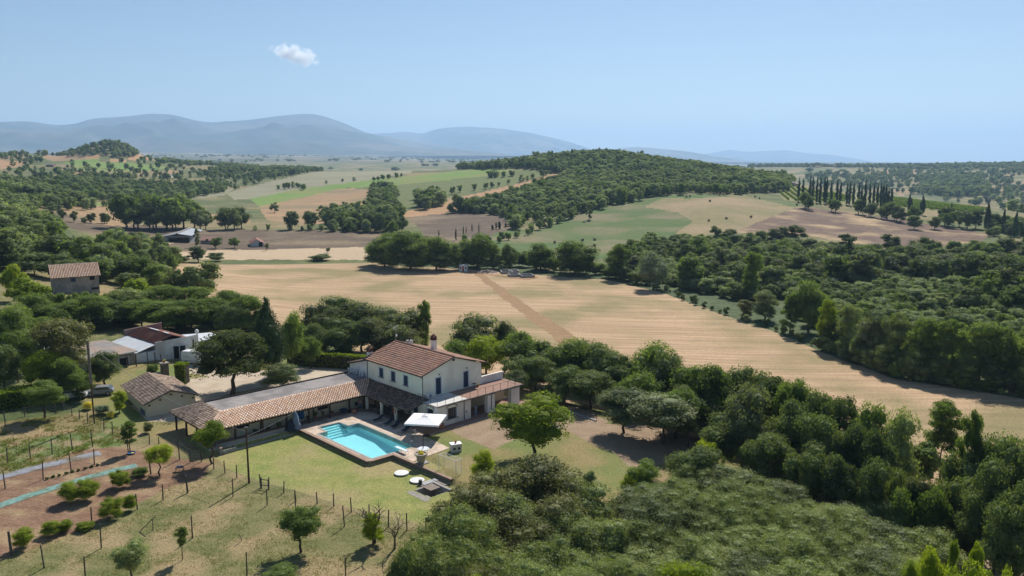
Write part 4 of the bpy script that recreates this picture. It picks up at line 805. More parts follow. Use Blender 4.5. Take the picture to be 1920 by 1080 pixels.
# the foothill plain: hedges and small woods far away
R9 = random.Random(91)
for k in range(1500):
    a = math.radians(R9.uniform(-34, 34)); d = R9.uniform(2600, 7500); x = d * math.sin(a); y = d * math.cos(a)
    if vnoise(np.array([x]), np.array([y]), 500, 92)[0] < .42: continue
    H = R9.uniform(8, 14); STUFF.append((x, y, float(zt(x, y)), H * R9.uniform(1.5, 3.5), H, R9.uniform(0, 6), R9.randrange(6)))
def stuff_object(name, label, pts):
    # carriers: real crowns already standing in the scene, instanced over measured points
    P = np.array([p[:3] for p in pts], np.float32); W = np.array([p[3] for p in pts], np.float32); H = np.array([p[4] for p in pts], np.float32)
    P[:, 2] += H * .5
    me = bpy.data.meshes.new(name); me.vertices.add(len(P)); me.vertices.foreach_set('co', P.ravel())
    a = me.attributes.new('scl', 'FLOAT_VECTOR', 'POINT'); a.data.foreach_set('vector', np.stack([W / 2, W / 2, H * .53], -1).astype(np.float32).ravel())
    a = me.attributes.new('rot', 'FLOAT_VECTOR', 'POINT'); a.data.foreach_set('vector', np.stack([W * 0, W * 0, np.array([p[5] for p in pts])], -1).astype(np.float32).ravel())
    a = me.attributes.new('idx', 'INT', 'POINT'); a.data.foreach_set('value', np.array([p[6] for p in pts], np.int32))
    o = link(name, me); ng = bpy.data.node_groups.new(name, 'GeometryNodeTree'); ng.interface.new_socket('Geometry', in_out='INPUT', socket_type='NodeSocketGeometry'); ng.interface.new_socket('Geometry', in_out='OUTPUT', socket_type='NodeSocketGeometry')
    N = ng.nodes; K = ng.links; gi = N.new('NodeGroupInput'); go = N.new('NodeGroupOutput'); ip = N.new('GeometryNodeInstanceOnPoints'); jo = N.new('GeometryNodeJoinGeometry')
    for pr in reversed(CARR):
        oi = N.new('GeometryNodeObjectInfo'); oi.inputs[0].default_value = pr; oi.inputs['As Instance'].default_value = False; oi.transform_space = 'ORIGINAL'
        gt = N.new('GeometryNodeGeometryToInstance'); K.new(oi.outputs['Geometry'], gt.inputs[0]); K.new(gt.outputs[0], jo.inputs[0])
    def na(nm, ty):
        q = N.new('GeometryNodeInputNamedAttribute'); q.data_type = ty; q.inputs[0].default_value = nm; return q.outputs[0]
    K.new(gi.outputs[0], ip.inputs['Points']); K.new(jo.outputs[0], ip.inputs['Instance']); ip.inputs['Pick Instance'].default_value = True
    K.new(na('idx', 'INT'), ip.inputs['Instance Index']); K.new(na('rot', 'FLOAT_VECTOR'), ip.inputs['Rotation']); K.new(na('scl', 'FLOAT_VECTOR'), ip.inputs['Scale']); K.new(ip.outputs[0], go.inputs[0])
    md = o.modifiers.new('nodes', 'NODES'); md.node_group = ng
    tag(o, label, kind='stuff'); return o
# carriers (six separate wood-edge trees on the hay meadow side)
CARR = []
for k, (px, py, kd, st) in enumerate([(1130,392,'far','round'),(1165,382,'mid','round'),(1200,376,'far','tall'),(1060,412,'oak','bush'),(1030,424,'greygreen','round'),(1185,379,'far','bush')]):
    x, y = hit(px, py, 400); r = plant(x, y, 9, 9, kd, st, 'woodland edge tree above the hay meadow', 'trees on the woodland edge above the hay meadow', cb=.02, lod='mid', name='broadleaf_tree', cat='tree', k=k % 3); CARR.append([c for c in r.children if c.name.startswith('crown')][0])
near_ = [p for p in STUFF if p[0] ** 2 + p[1] ** 2 < 560 ** 2]; mid_ = [p for p in STUFF if 560 ** 2 <= p[0] ** 2 + p[1] ** 2 < 2500 ** 2]; far_ = [p for p in STUFF if p[0] ** 2 + p[1] ** 2 >= 2500 ** 2]
stuff_object('hedgerow_scrub', 'bushes and small trees along the valley hedgerows and stream', near_)
stuff_object('distant_woodland', 'green woods and hedgerows covering the distant hills', mid_)
stuff_object('far_plain_woods', 'dark specks of woods on the far hazy plain', far_)
print('STUFF', len(near_), len(mid_), len(far_), 'OBJ', len(bpy.data.objects))
# ------------------------------------------------------------------ building materials
PLA = mat('cream_plaster', (.90, .87, .73), (.87, .84, .69), .8, .95, .004, c3=(.76, .72, .58), s3=.45, bscale=20, grain=.9, gamp=.10)
PLP = mat('pinkish_cream_plaster', (.87, .83, .77), (.84, .79, .73), .8, .95, .004, c3=(.70, .655, .59), s3=.45, bscale=20, grain=.9, gamp=.10)
PLY = mat('yellowish_plaster', (.66, .58, .42), (.58, .51, .36), .8, .95, .004, bscale=20)
GREYP = mat('weathered_grey_plaster', (.30, .285, .255), (.20, .19, .175), 1.2, .95, .02, c3=(.36, .33, .28), s3=.4, bscale=8)
WHITEW = mat('streaked_white_metal', (.78, .79, .79), (.66, .67, .675), 1.4, .7, 0, c3=(.6, .55, .52), s3=.5, stretch=(1.5, 1.5, 0))
BLUE = mat('dark_blue_paint', (.045, .075, .13), (.03, .05, .09), 3, .6)
BBLUE = mat('bright_blue_paint', (.02, .12, .30), (.015, .09, .24), 3, .5)
PALEB = mat('pale_trim', (.56, .60, .66), (.5, .54, .6), 2, .8)
STONE = mat('trim_stone', (.34, .31, .27), (.22, .20, .18), 3, .9, .01)
RSTONE = mat('rough_wall_stone', (.20, .165, .13), (.11, .09, .075), 2.2, .95, .03, bscale=6)
COPE = mat('brick_coping', (.36, .245, .18), (.26, .18, .135), 3, .9, .01)
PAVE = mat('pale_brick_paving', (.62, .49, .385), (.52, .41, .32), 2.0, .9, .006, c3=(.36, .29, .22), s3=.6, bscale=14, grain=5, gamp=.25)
BRICKF = mat('red_brick_floor', (.33, .20, .15), (.25, .15, .115), 2.0, .9, .006, bscale=14)
ROOFL = mat('flat_roof_felt', (.24, .22, .21), (.33, .30, .28), .7, .95, .01, c3=(.19, .175, .17), s3=.35, dist=1.5, stretch=(.6, 1.6, .77))
DWOOD = mat('dark_wood', (.07, .042, .028), (.04, .026, .018), 5, .8, .004)
GWOOD = mat('weathered_grey_wood', (.13, .11, .095), (.075, .065, .055), 6, .9, .006)
METAL = mat('dark_metal', (.05, .045, .045), (.035, .03, .03), 5, .5, metal=.3)
GALV = mat('galvanised_metal', (.45, .47, .49), (.36, .37, .39), 1.5, .45, metal=.4)
WHITE = mat('white_paint', (.80, .80, .79), (.74, .74, .73), 2, .6)
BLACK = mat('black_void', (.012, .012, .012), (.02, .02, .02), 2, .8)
GLASS = mat('window_glass', (.03, .04, .05), (.02, .03, .035), 2, .12, spec=.8)
TERRA = mat('terracotta', (.42, .19, .11), (.34, .15, .09), 4, .9)
RTIN = mat('rusty_red_tin', (.21, .085, .06), (.15, .062, .048), 1.5, .8, 0, c3=(.28, .13, .09), s3=.3)
LTIN = mat('pale_tin', (.62, .64, .66), (.52, .54, .56), .8, .6)
CONC = mat('concrete', (.36, .35, .33), (.27, .26, .25), 1.2, .95, .008)
T_MAIN = [(.21, .11, .08), (.30, .165, .12), (.36, .23, .17), (.26, .155, .12)]
T_PALE = [(.54, .33, .23), (.70, .47, .34), (.76, .58, .45), (.66, .42, .26), (.80, .66, .54)]
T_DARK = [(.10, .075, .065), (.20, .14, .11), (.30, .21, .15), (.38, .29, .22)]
TM = mat('orange_clay_tile', (.30, .14, .085), (.42, .22, .14), 2.5, .9, .01, tint=T_MAIN, c3=(.13, .09, .07), s3=.5)
TP = mat('pale_clay_tile', (.5, .34, .25), (.64, .48, .38), 2.5, .9, .01, tint=T_PALE, c3=(.46, .35, .28), s3=.6)
TD_ = mat('old_lichen_tile', (.16, .115, .09), (.36, .27, .2), 1.5, .95, .012, tint=[(.12, .085, .07), (.40, .28, .21), (.58, .46, .36), (.24, .16, .12), (.60, .47, .35)])
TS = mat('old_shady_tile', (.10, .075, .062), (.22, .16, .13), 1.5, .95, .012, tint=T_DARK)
PAN = mat('tile_channels', (.07, .045, .035), (.045, .032, .027), 3, .95)
RR = random.Random(11)
def tiles(parent, A0, A1, B1, B0, m, pitch=.27, course=.42, r=None, poly=None, name='roof_tiles', lab=None, under=True, hgt=.95, lift=.045):
    """barrel tiles over the quad A0-A1 (eave) to B0-B1 (ridge); poly clips in (a, s) unit coordinates"""
    A0, A1, B1, B0 = map(Vector, (A0, A1, B1, B0)); r = r or pitch * .36
    la = ((A1 - A0).length + (B1 - B0).length) / 2; ls = ((B0 - A0).length + (B1 - A1).length) / 2
    na = max(2, round(la / pitch)); ns = max(2, round(ls / course)); nrm = (A1 - A0).cross(B0 - A0).normalized(); nrm = nrm if nrm.z > 0 else -nrm
    P = lambda a, s: (A0 * (1 - a) + A1 * a) * (1 - s) + (B0 * (1 - a) + B1 * a) * s
    mb = MB(); 
    for i in range(na):
        jit = RR.uniform(-.01, .01)
        for j in range(ns):
            a = (i + .5) / na; s0 = j / ns; s1 = (j + 1.12) / ns
            if poly is not None and not inpoly(np.array([a]), np.array([(s0 + s1) / 2]), poly)[0]: continue
            if s1 > 1.02: s1 = 1.02
            p0 = P(a + RR.uniform(-.0006, .0006), s0 - .01 - RR.uniform(0, .012)); p1 = P(a, s1); d = (p1 - p0).normalized(); e = d.cross(nrm).normalized(); V = []
            for (p, rr, up) in ((p0, r * 1.12, lift), (p1, r * .88, .0)):
                for k in range(5):
                    t = PI * k / 4; V.append(p + e * (math.cos(t) * rr + jit) + nrm * (math.sin(t) * rr * hgt + up + .01))
            F = [(k, k + 1, 6 + k, 5 + k) for k in range(4)] + [(0, 5, 5, 0)][:0] + [(4, 3, 2, 1, 0)]
            mb.add(V, F, RR.random())
    o = mb.build(name, m, parent, tint=True); tag(o, kind='stuff')
    if under:
        q = [A0, A1, B1, B0]
        if poly is not None: q = [P(a, s) for a, s in poly]
        if (q[1] - q[0]).cross(q[2] - q[0]).z < 0: q = q[::-1]
        MB().slab([tuple(p) for p in q], .09).build('roof_board', PAN, parent)
    return o
def ridge(parent, p0, p1, m, r=.13, step=.42, name='ridge_tiles'):
    p0 = Vector(p0); p1 = Vector(p1); n = max(2, round((p1 - p0).length / step)); mb = MB(); d = (p1 - p0) / n; e = d.normalized().cross(Vector((0, 0, 1))).normalized(); up = e.cross(d.normalized())
    for j in range(n):
        a = p0 + d * j; b = p0 + d * (j + 1.1); V = []
        for (p, rr, u) in ((a, r * 1.1, .03), (b, r * .9, 0)):
            for k in range(6):
                t = PI * k / 5; V.append(p + e * math.cos(t) * rr + up * (math.sin(t) * rr + u))
        mb.add(V, [(k, k + 1, 7 + k, 6 + k) for k in range(5)] + [(5, 4, 3, 2, 1, 0)], RR.random())
    tag(mb.build(name, m, parent, tint=True), kind='stuff')
def wall(mb, axis, c0, c1, a0, a1, z0, z1, holes=()):
    """wall slab between c0 and c1 in its thin direction, with real openings (a0, a1, z0, z1)"""
    xs = sorted({a0, a1, *[h[0] for h in holes], *[h[1] for h in holes]}); zs = sorted({z0, z1, *[h[2] for h in holes], *[h[3] for h in holes]})
    for i in range(len(xs) - 1):
        for j in range(len(zs) - 1):
            xm = (xs[i] + xs[i + 1]) / 2; zm = (zs[j] + zs[j + 1]) / 2
            if any(h[0] < xm < h[1] and h[2] < zm < h[3] for h in holes): continue
            if axis == 'u': mb.box(c0, c1, xs[i], xs[i + 1], zs[j], zs[j + 1])
            else: mb.box(xs[i], xs[i + 1], c0, c1, zs[j], zs[j + 1])
def window(parent, axis, face, sgn, a0, a1, z0, z1, shut=True, frame=PALEB, closed=True, sill=True, name='window', panem=None):
    """window in a recess: surround, sill, and either shut louvred shutters or panes. face = wall plane, sgn = outward direction"""
    def bx(mb, a_, b_, c_, d_, lo, hi):
        f0 = face + sgn * lo; f1 = face + sgn * hi
        if axis == 'u': mb.box(f0, f1, a_, b_, c_, d_)
        else: mb.box(a_, b_, f0, f1, c_, d_)
    m = MB(); t = .13
    bx(m, a0 - t, a0 + .01, z0, z1 + t, -.05, .035); bx(m, a1 - .01, a1 + t, z0, z1 + t, -.05, .035); bx(m, a0 + .012, a1 - .012, z1 - .01, z1 + t - .002, -.05, .034)
    w_ = m.build(name, frame, parent)
    if sill: m = MB(); bx(m, a0 - .22, a1 + .22, z0 - .09, z0 - .002, -.1, .12); m.build('sill', STONE, w_)
    if shut:
        mid = (a0 + a1) / 2
        for s0, s1 in ((a0 + .015, mid - .01), (mid + .01, a1 - .015)):
            m = MB(); bx(m, s0, s1, z0 + .01, z1 - .015, -.08, -.05); bx(m, s0, s0 + .06, z0 + .01, z1 - .015, -.05, -.01); bx(m, s1 - .06, s1, z0 + .01, z1 - .015, -.05, -.01)
            n = int((z1 - z0) / .12)
            for k in range(n): zz = z0 + .05 + k * (z1 - z0 - .08) / n; bx(m, s0 + .06, s1 - .06, zz, zz + .06, -.05, -.02)
            m.build('shutter', BLUE, w_)
    else:
        m = MB(); bx(m, a0, a1, z0, z1, -.16, -.12); m.build('pane', panem or GLASS, w_)
        m = MB(); mid = (a0 + a1) / 2; bx(m, mid - .03, mid + .03, z0, z1, -.12, -.08); bx(m, a0, a0 + .06, z0, z1, -.12, -.08); bx(m, a1 - .06, a1, z0, z1, -.12, -.08); bx(m, a0, a1, z1 - .06, z1, -.119, -.081); m.build('window_bar', PALEB if frame is PALEB else WHITE, w_)
    return w_
# ================================================================== the villa
def villa():
    R = empty('villa', (HC[0], HC[1], 0), HT, 'two storey cream villa with orange tiled roof and a long balcony', 'house')
    U0, U1, V0, V1, ZE = .8, 12.3, 4.3, 18.9, 6.62
    m = MB(); hw = [(14.46, 15.52, 4.4, 5.9), (11.28, 12.34, 4.37, 5.92), (8.06, 9.09, 4.36, 5.9)]
    wall(m, 'u', U0, U0 + .3, V0 + .3, V1 - .3, -.6, ZE, hw)
    wall(m, 'v', V0, V0 + .3, U0, U1, 3.15, ZE, [(3.17, 4.14, 3.3, 5.88), (8.62, 9.56, 3.3, 5.85)])
    wall(m, 'v', V0, V0 + .3, U0, U1, -.6, 3.15)
    wall(m, 'u', U1 - .3, U1, V0 + .3, V1 - .3, -.6, ZE); wall(m, 'v', V1 - .3, V1, U0, U1, -.6, ZE)
    um = (U0 + U1) / 2; zr = 8.62
    for v_ in (V0, V1 - .3):   # gable triangles
        m.add([(U0, v_, ZE), (U1, v_, ZE), (um, v_, zr - .1), (U0, v_ + .3, ZE), (U1, v_ + .3, ZE), (um, v_ + .3, zr - .1)], [(0, 1, 2), (5, 4, 3), (0, 3, 4, 1), (1, 4, 5, 2), (2, 5, 3, 0)])
    m.build('wall', PLA, R)
    # gable side in the slightly pinker plaster: thin render coat
    # roof
    rf = empty('roof', (0, 0, 0)); rf.parent = R
    uo0, uo1, vo0, vo1 = .32, 12.78, 3.98, 19.2; ze = 6.72
    tiles(rf, (uo0, vo1, ze), (uo0, vo0, ze), (um, vo0, zr), (um, vo1, zr), TM, .30, .52, r=.15, hgt=.35, lift=.085)
    tiles(rf, (uo1, vo0, ze), (uo1, vo1, ze), (um, vo1, zr), (um, vo0, zr), TM, .30, .52, r=.15, hgt=.35, lift=.085)
    ridge(rf, (um, vo0, zr + .05), (um, vo1, zr + .05), TM, .15)
    g = MB(); g.cyl((uo0 - .06, vo0, ze - .06), (uo0 - .06, vo1, ze - .06), .075, n=8); g.cyl((U0 - .07, V0 + .05, ze - .1), (U0 - .07, V0 + .05, 3.4), .05); g.cyl((uo0 - .06, V0 + .05, ze - .08), (U0 - .07, V0 + .05, ze - .45), .05); g.cyl((U0 - .07, V1 - .1, ze - .1), (U0 - .07, V1 - .1, 3.7), .05)
    g.cyl((uo1 + .06, vo0, ze - .06), (uo1 + .06, vo1, ze - .06), .075, n=8); g.cyl((U1 + .06, V0 + .06, ze - .1), (U1 + .06, V0 + .06, 4.5), .05); g.build('gutter', METAL, R)
    for (a, b, c, d) in hw: window(R, 'u', U0, -1, a, b, c, d)
    for (a, b, c, d) in ((3.17, 4.14, 3.34, 5.88), (8.62, 9.56, 3.34, 5.85)): window(R, 'v', V0, -1, a, b, c, d, sill=False, name='balcony_door')
    # back annex with lean-to roof falling away from the villa
    m = MB(); m.box(.95, 8, V1 + .01, 24.2, -.6, 4.9)
    m.add([(.95, V1 + .01, 4.9), (8, V1 + .01, 4.9), (8, 24.2, 4.9), (.95, 24.2, 4.9), (.95, V1 + .01, 6.35), (8, V1 + .01, 6.35)], [(0, 3, 4), (1, 5, 2), (3, 2, 5, 4), (0, 4, 5, 1)]); m.build('annex', PLP, R)
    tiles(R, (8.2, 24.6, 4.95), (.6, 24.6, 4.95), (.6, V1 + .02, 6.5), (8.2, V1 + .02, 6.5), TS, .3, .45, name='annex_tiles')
    # chimneys
    def chimney(u, v, z0, z1, w, cap, mt, nm='chimney', pot=True):
        c = MB().box(u - w, u + w, v - w, v + w, z0, z1).build(nm, mt, rf); k = MB(); k.box(u - w - .07, u + w + .07, v - w - .07, v + w + .07, z1, z1 + .08)
        if cap == 'brick':
            for a in (-1, 1):
                for b in (-1, 1): k.box(u + a * w - .09 * (a > 0) * 2 + (0 if a > 0 else 0), u + a * w + (.18 if a < 0 else 0), v + b * w - (.18 if b > 0 else 0), v + b * w + (.18 if b < 0 else 0), z1 + .08, z1 + .5)
            for a in (0,): k.box(u - .06, u + .06, v - w, v + w, z1 + .08, z1 + .5)
            k.box(u - w + .1, u + w - .1, v - w + .1, v + w - .1, z1 + .08, z1 + .45)
            k.add([(u - w - .06, v - w - .06, z1 + .5), (u + w + .06, v - w - .06, z1 + .5), (u + w + .06, v + w + .06, z1 + .5), (u - w - .06, v + w + .06, z1 + .5), (u, v, z1 + 1.0)], [(0, 1, 4), (1, 2, 4), (2, 3, 4), (3, 0, 4), (3, 2, 1, 0)])
            k.build('chimney_cap', mat('dark_terracotta', (.17, .08, .06), (.1, .05, .04), 4, .9) if 'dark_terracotta' not in bpy.data.materials else bpy.data.materials['dark_terracotta'], c)
        else:
            k.build('chimney_cap', CONC, c); MB().lathe([(.13, 0), (.13, .25), (.2, .26), (.22, .38), (.12, .48), (.02, .5)], (u, v, z1 + .08)).build('cowl', METAL, c)
        return c
    chimney(1.75, 19.5, 6.0, 7.6, .36, 'brick', PLP); chimney(7.6, 16.6, 7.7, 8.95, .4, 'cowl', PLP); chimney(9.2, 12.3, 7.4, 9.55, .36, 'brick', PLP)
    # ground floor room under the balcony, loggia walls and pillars
    m = MB(); A1 = (1.75, 3.65, .85, 2.45); 
    wall(m, 'v', 0, .3, 0, 6.35, -.6, 3.02, [A1]); wall(m, 'u', 0, .3, .3, 4.3, -.6, 3.02, [(.85, 2.55, .85, 2.45)]); wall(m, 'u', 6.05, 6.35, .3, 4.3, -.6, 3.02)
    m.build('ground_floor_wall', PLP, R)
    m = MB(); wall(m, 'v', 3.7, 3.95, 6.35, 16.6, -.6, 3.02); m.build('loggia_wall', PLY, R)
    for (a, b) in ((9.75, 11.25), (14.75, 16.55)):
        m = MB(); m.box(a, b, .0, .75, -.5, 2.8); p = m.build('pillar', PLP, R, bevel=.02); MB().box(a - .06, b + .06, -.06, .81, 2.8, 3.02).build('capital', STONE, p)
    # arched windows
    def arch(axis, a0, a1, z0, z1, zt_):
        mid = (a0 + a1) / 2; ra = (a1 - a0) / 2
        def q(a, lo, z): return (-lo, a, z) if axis == 'u' else (a, -lo, z)
        m = MB(); n = 12
        for k in range(n):   # ring of stone above the opening
            t0 = PI * k / n; t1 = PI * (k + 1) / n
            V = [q(mid + math.cos(t) * ra * f, lo, z1 + math.sin(t) * (zt_ - z1) * g_) for lo in (-.0, .07) for (t, f, g_) in ((t0, .98, .72), (t0, 1.14, 1.0), (t1, 1.14, 1.0), (t1, .98, .72))]
            m.add(V, [(0, 1, 2, 3), (7, 6, 5, 4), (0, 4, 5, 1), (1, 5, 6, 2), (2, 6, 7, 3), (3, 7, 4, 0)])
        wd = m.build('arched_window', STONE, R)
        m = MB(); V = [q(mid + math.cos(PI * k / n) * ra * .98, .015, z1 + math.sin(PI * k / n) * (zt_ - z1) * .72) for k in range(n + 1)]; m.add(V, [tuple(range(n + 1))]); m.build('lunette', PLA, wd)
        m = MB()
        for (s0, s1) in ((a0, a0 + .12), (a1 - .12, a1)):
            P = [q(s0, .05, z0), q(s1, .05, z0), q(s1, -.2, z0), q(s0, -.2, z0), q(s0, .05, z1), q(s1, .05, z1), q(s1, -.2, z1), q(s0, -.2, z1)]; m.hexa(P)
        m.build('jamb', PALEB, wd)
        m = MB(); m.hexa([q(a0 - .2, .16, z0 - .12), q(a1 + .2, .16, z0 - .12), q(a1 + .2, -.2, z0 - .12), q(a0 - .2, -.2, z0 - .12), q(a0 - .2, .16, z0), q(a1 + .2, .16, z0), q(a1 + .2, -.2, z0), q(a0 - .2, -.2, z0)]); m.build('sill', STONE, wd)
        m = MB(); m.hexa([q(a0, -.22, z0), q(a1, -.22, z0), q(a1, -.25, z0), q(a0, -.25, z0), q(a0, -.22, z1), q(a1, -.22, z1), q(a1, -.25, z1), q(a0, -.25, z1)]); m.build('pane', GLASS, wd)
        m = MB()
        for f in (.12, .36, .5, .64, .88):
            a = a0 + (a1 - a0) * f; m.hexa([q(a - .035, -.16, z0), q(a + .035, -.16, z0), q(a + .035, -.2, z0), q(a - .035, -.2, z0), q(a - .035, -.16, z1), q(a + .035, -.16, z1), q(a + .035, -.2, z1), q(a - .035, -.2, z1)])
        m.build('window_bar', BLUE, wd)
    arch('v', 1.75, 3.65, .85, 2.45, 3.0); arch('u', .85, 2.55, .85, 2.45, 2.95)
    # balcony slab, tiled floor, parapet, railing
    MB().box(-.35, 17.1, -.32, 4.29, 3.03, 3.2).build('balcony_slab', STONE, R)
    MB().box(-.25, 5.5, -.22, 4.29, 3.205, 3.235).build('balcony_mat', mat('pale_floor_covering', (.62, .60, .56), (.55, .53, .5), 2, .9), R)
    MB().box(5.52, 17.0, -.22, 4.29, 3.205, 3.232).build('balcony_floor', BRICKF, R)
    MB().box(-.4, 17.15, -.42, -.33, 3.08, 3.19).build('balcony_gutter', METAL, R)
    m = MB(); m.box(12.32, 17.0, 4.31, 4.55, 3.05, 4.35); m.box(12.32, 17.05, 4.27, 4.59, 4.35, 4.41); m.build('parapet', PLP, R)
    rl = MB(); zt0, zt1 = 3.23, 4.22
    for k in range(12): u = -.18 + k * (16.95 + .18) / 11; rl.box(u - .022, u + .022, -.2, -.156, zt0, zt1)
    for v_ in (1.3, 2.7, 4.1): rl.box(-.2, -.156, v_ - .02, v_ + .02, zt0, zt1); rl.box(16.9, 16.944, v_ - .02, v_ + .02, zt0, zt1)
    rl.box(-.2, 16.95, -.195, -.16, zt1, zt1 + .04); rl.box(-.199, -.161, -.16, 4.25, zt1 + .001, zt1 + .041); rl.box(16.9, 16.94, -.16, 4.25, zt1 + .001, zt1 + .041)
    for zz in (3.55, 3.88): rl.box(-.18, 16.93, -.183, -.173, zz, zz + .012); rl.box(-.183, -.173, -.17, 4.2, zz, zz + .012); rl.box(16.92, 16.93, -.17, 4.2, zz, zz + .012)
    rl.build('balcony_railing', METAL, R)
    m = MB()
    for u in (5.0, 9.74 + .75): m.cyl((u, -.06 - .0, 3.0), (u, -.06, 0), .05)
    m.build('downpipe', METAL, R); MB().box(5.35, 5.62, -.03, .0, 1.05, 1.35).build('meter_box', STONE, R)
    # porch roof along the long side and its posts
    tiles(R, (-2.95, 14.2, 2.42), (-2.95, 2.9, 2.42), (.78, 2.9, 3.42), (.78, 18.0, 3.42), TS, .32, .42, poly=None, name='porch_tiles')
    m = MB(); m.box(-2.9, -2.76, 2.95, 14.2, 2.22, 2.36)
    for k in range(12): v_ = 3.1 + k * 1.0; m.hexa([(-2.85, v_, 2.27), (-2.85, v_ + .09, 2.27), (.75, v_ + .09, 3.22), (.75, v_, 3.22), (-2.85, v_, 2.36), (-2.85, v_ + .09, 2.36), (.75, v_ + .09, 3.32), (.75, v_, 3.32)])
    m.build('porch_beam', DWOOD, R)
    for v_ in (14.6, 10.7, 7.05): MB().box(-2.42, -2.1, v_ - .16, v_ + .16, 0, 2.5).build('porch_pillar', PLA, R); MB().box(-2.7, -2.52, v_ + .3, v_ + .48, 0, 2.3).build('porch_post', DWOOD, R)
    MB().box(-2.68, -2.5, 3.0, 3.18, 0, 2.3).build('porch_post', DWOOD, R)
    # entrance doors in the shade of the porch
    for v_ in (6.2, 9.6, 12.6): window(R, 'u', U0, -1, v_ - .5, v_ + .5, .05, 2.1, sill=False, name='porch_door') if False else MB().box(U0 - .03, U0 - .001, v_ - .5, v_ + .5, 0, 2.1).build('porch_door', BLUE, R)
villa()
def long_wing():
    R = empty('porch_wing', (HC[0], HC[1], 0), HT, 'long low wing with flat roof and pale tiled porch beside the pool', 'building')
    MB().box(-24.0, .7, 17.95, 23.6, 3.4, 3.62).build('flat_roof', ROOFL, R)
    m = MB(); m.box(-24.2, .7, 23.6, 23.75, 3.35, 3.8); m.box(-24.15, -24.0, 17.95, 23.6, 3.5, 3.7); m.build('roof_edge', METAL, R)
    m = MB(); wall(m, 'v', 16.35, 16.6, -23.2, .78, -.4, 2.9, [(-9.9, -8.0, .95, 1.75), (-22.9, -20.7, 1.1, 1.75)]); m.box(-23.2, -22.95, 16.6, 23.4, -.4, 3.0); wall(m, 'v', 23.2, 23.45, -23.2, .78, -.4, 3.35); m.build('wall', PLY, R)
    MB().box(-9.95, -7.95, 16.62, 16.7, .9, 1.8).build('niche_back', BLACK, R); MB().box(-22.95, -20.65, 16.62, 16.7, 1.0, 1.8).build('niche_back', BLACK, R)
    # tile slopes: front, hipped left end, small back hip
    tiles(R, (-27.8, 14.25, 2.42), (-2.6, 14.25, 2.42), (.7, 18.05, 3.62), (-24.0, 18.05, 3.62), TP, .42, .5, r=.135, hgt=1.35, name='porch_tiles')
    tiles(R, (-27.8, 26.7, 2.42), (-27.8, 14.25, 2.42), (-24.0, 18.05, 3.62), (-24.0, 23.6, 3.62), TD_, .40, .44, r=.145, hgt=1.2, name='hip_tiles')
    tiles(R, (-24.0, 26.7, 2.42), (-27.8, 26.7, 2.42), (-24.0, 23.7, 3.6), (-23.9, 23.7, 3.6), TD_, .31, .42, name='back_hip_tiles')
    ridge(R, (-27.8, 14.3, 2.5), (-24.0, 18.1, 3.7), TP, .14); ridge(R, (-27.8, 26.6, 2.5), (-24.0, 23.6, 3.7), TD_, .14)
    m = MB(); m.box(-27.7, -2.6, 14.35, 14.5, 2.15, 2.32); m.box(-27.7, -27.55, 14.5, 26.6, 2.15, 2.32); m.build('eave_beam', DWOOD, R)
    for u in (-27.4, -23.6, -19.6, -15.9, -12.3, -8.8, -5.4): MB().box(u - .11, u + .11, 14.55, 14.78, -.3, 2.2).build('post', DWOOD, R)
    for v_ in (18.2, 21.8, 25.4): MB().box(-27.5, -27.28, v_ - .11, v_ + .11, -.3, 2.2).build('post', DWOOD, R)
    for u in (-19.1, -13.9, -10.6): MB().box(u - .05, u + .05, 16.24, 16.34, 0, 2.6).build('wall_strut', DWOOD, R)
    m = MB(); m.box(-13.65, -12.65, 16.27, 16.33, .35, 1.75); m.box(-12.6, -12.2, 16.27, 16.33, .35, 1.75); m.build('blue_shutter', BBLUE, R)
    for (z, y0) in ((.28, 14.6),): pass
long_wing()
# ---- terrace paving with the pool cut out of it
def slab_poly(name, outer, holes, z, th, m, kind='structure', side=True):
    loops = [[Vector((*to_w(*p), z)) for p in outer]] + [[Vector((*to_w(*p), z)) for p in h] for h in holes]
    tri = tessellate_polygon(loops); V = [tuple(v) for lp in loops for v in lp]; me_ = bpy.data.meshes.new(name); F = []
    for t in tri:
        a, b, c = (Vector(V[i]) for i in t); F.append(tuple(t) if (b - a).cross(c - a).z > 0 else tuple(t[::-1]))
    if side:
        n0 = len(V); off = 0; V += [(x, y, zz - th) for (x, y, zz) in V]
        for lp in loops:
            n = len(lp)
            for i in range(n): a = off + i; b = off + (i + 1) % n; F.append((a, b, n0 + b, n0 + a))
            off += n
    me_.from_pydata(V, [], F); me_.materials.append(m); o = link(name, me_)
    if kind: tag(o, kind=kind)
    return o
slab_poly('pool_terrace', DECK, [POOL], 0.0, .6, PAVE)
slab_poly('loggia_floor', [(.35,.35),(6.0,.35),(6.0,3.65),(.35,3.65)], [], .006, .01, BRICKF, side=False)
slab_poly('brick_pavement', [(-3.0,-1.45),(18,-1.15),(18,-.03),(-.03,-.03),(-.03,2.8),(-3.0,2.8)], [], .005, .01, BRICKF, side=False)
slab_poly('loggia_pavement', [(6.38,-.02),(18.0,-.02),(18,3.68),(6.38,3.68)], [], .005, .01, BRICKF, side=False)
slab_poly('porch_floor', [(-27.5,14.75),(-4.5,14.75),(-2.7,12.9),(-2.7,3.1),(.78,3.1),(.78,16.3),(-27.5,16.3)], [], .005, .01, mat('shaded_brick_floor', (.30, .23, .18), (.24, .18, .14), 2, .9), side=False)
m = MB()
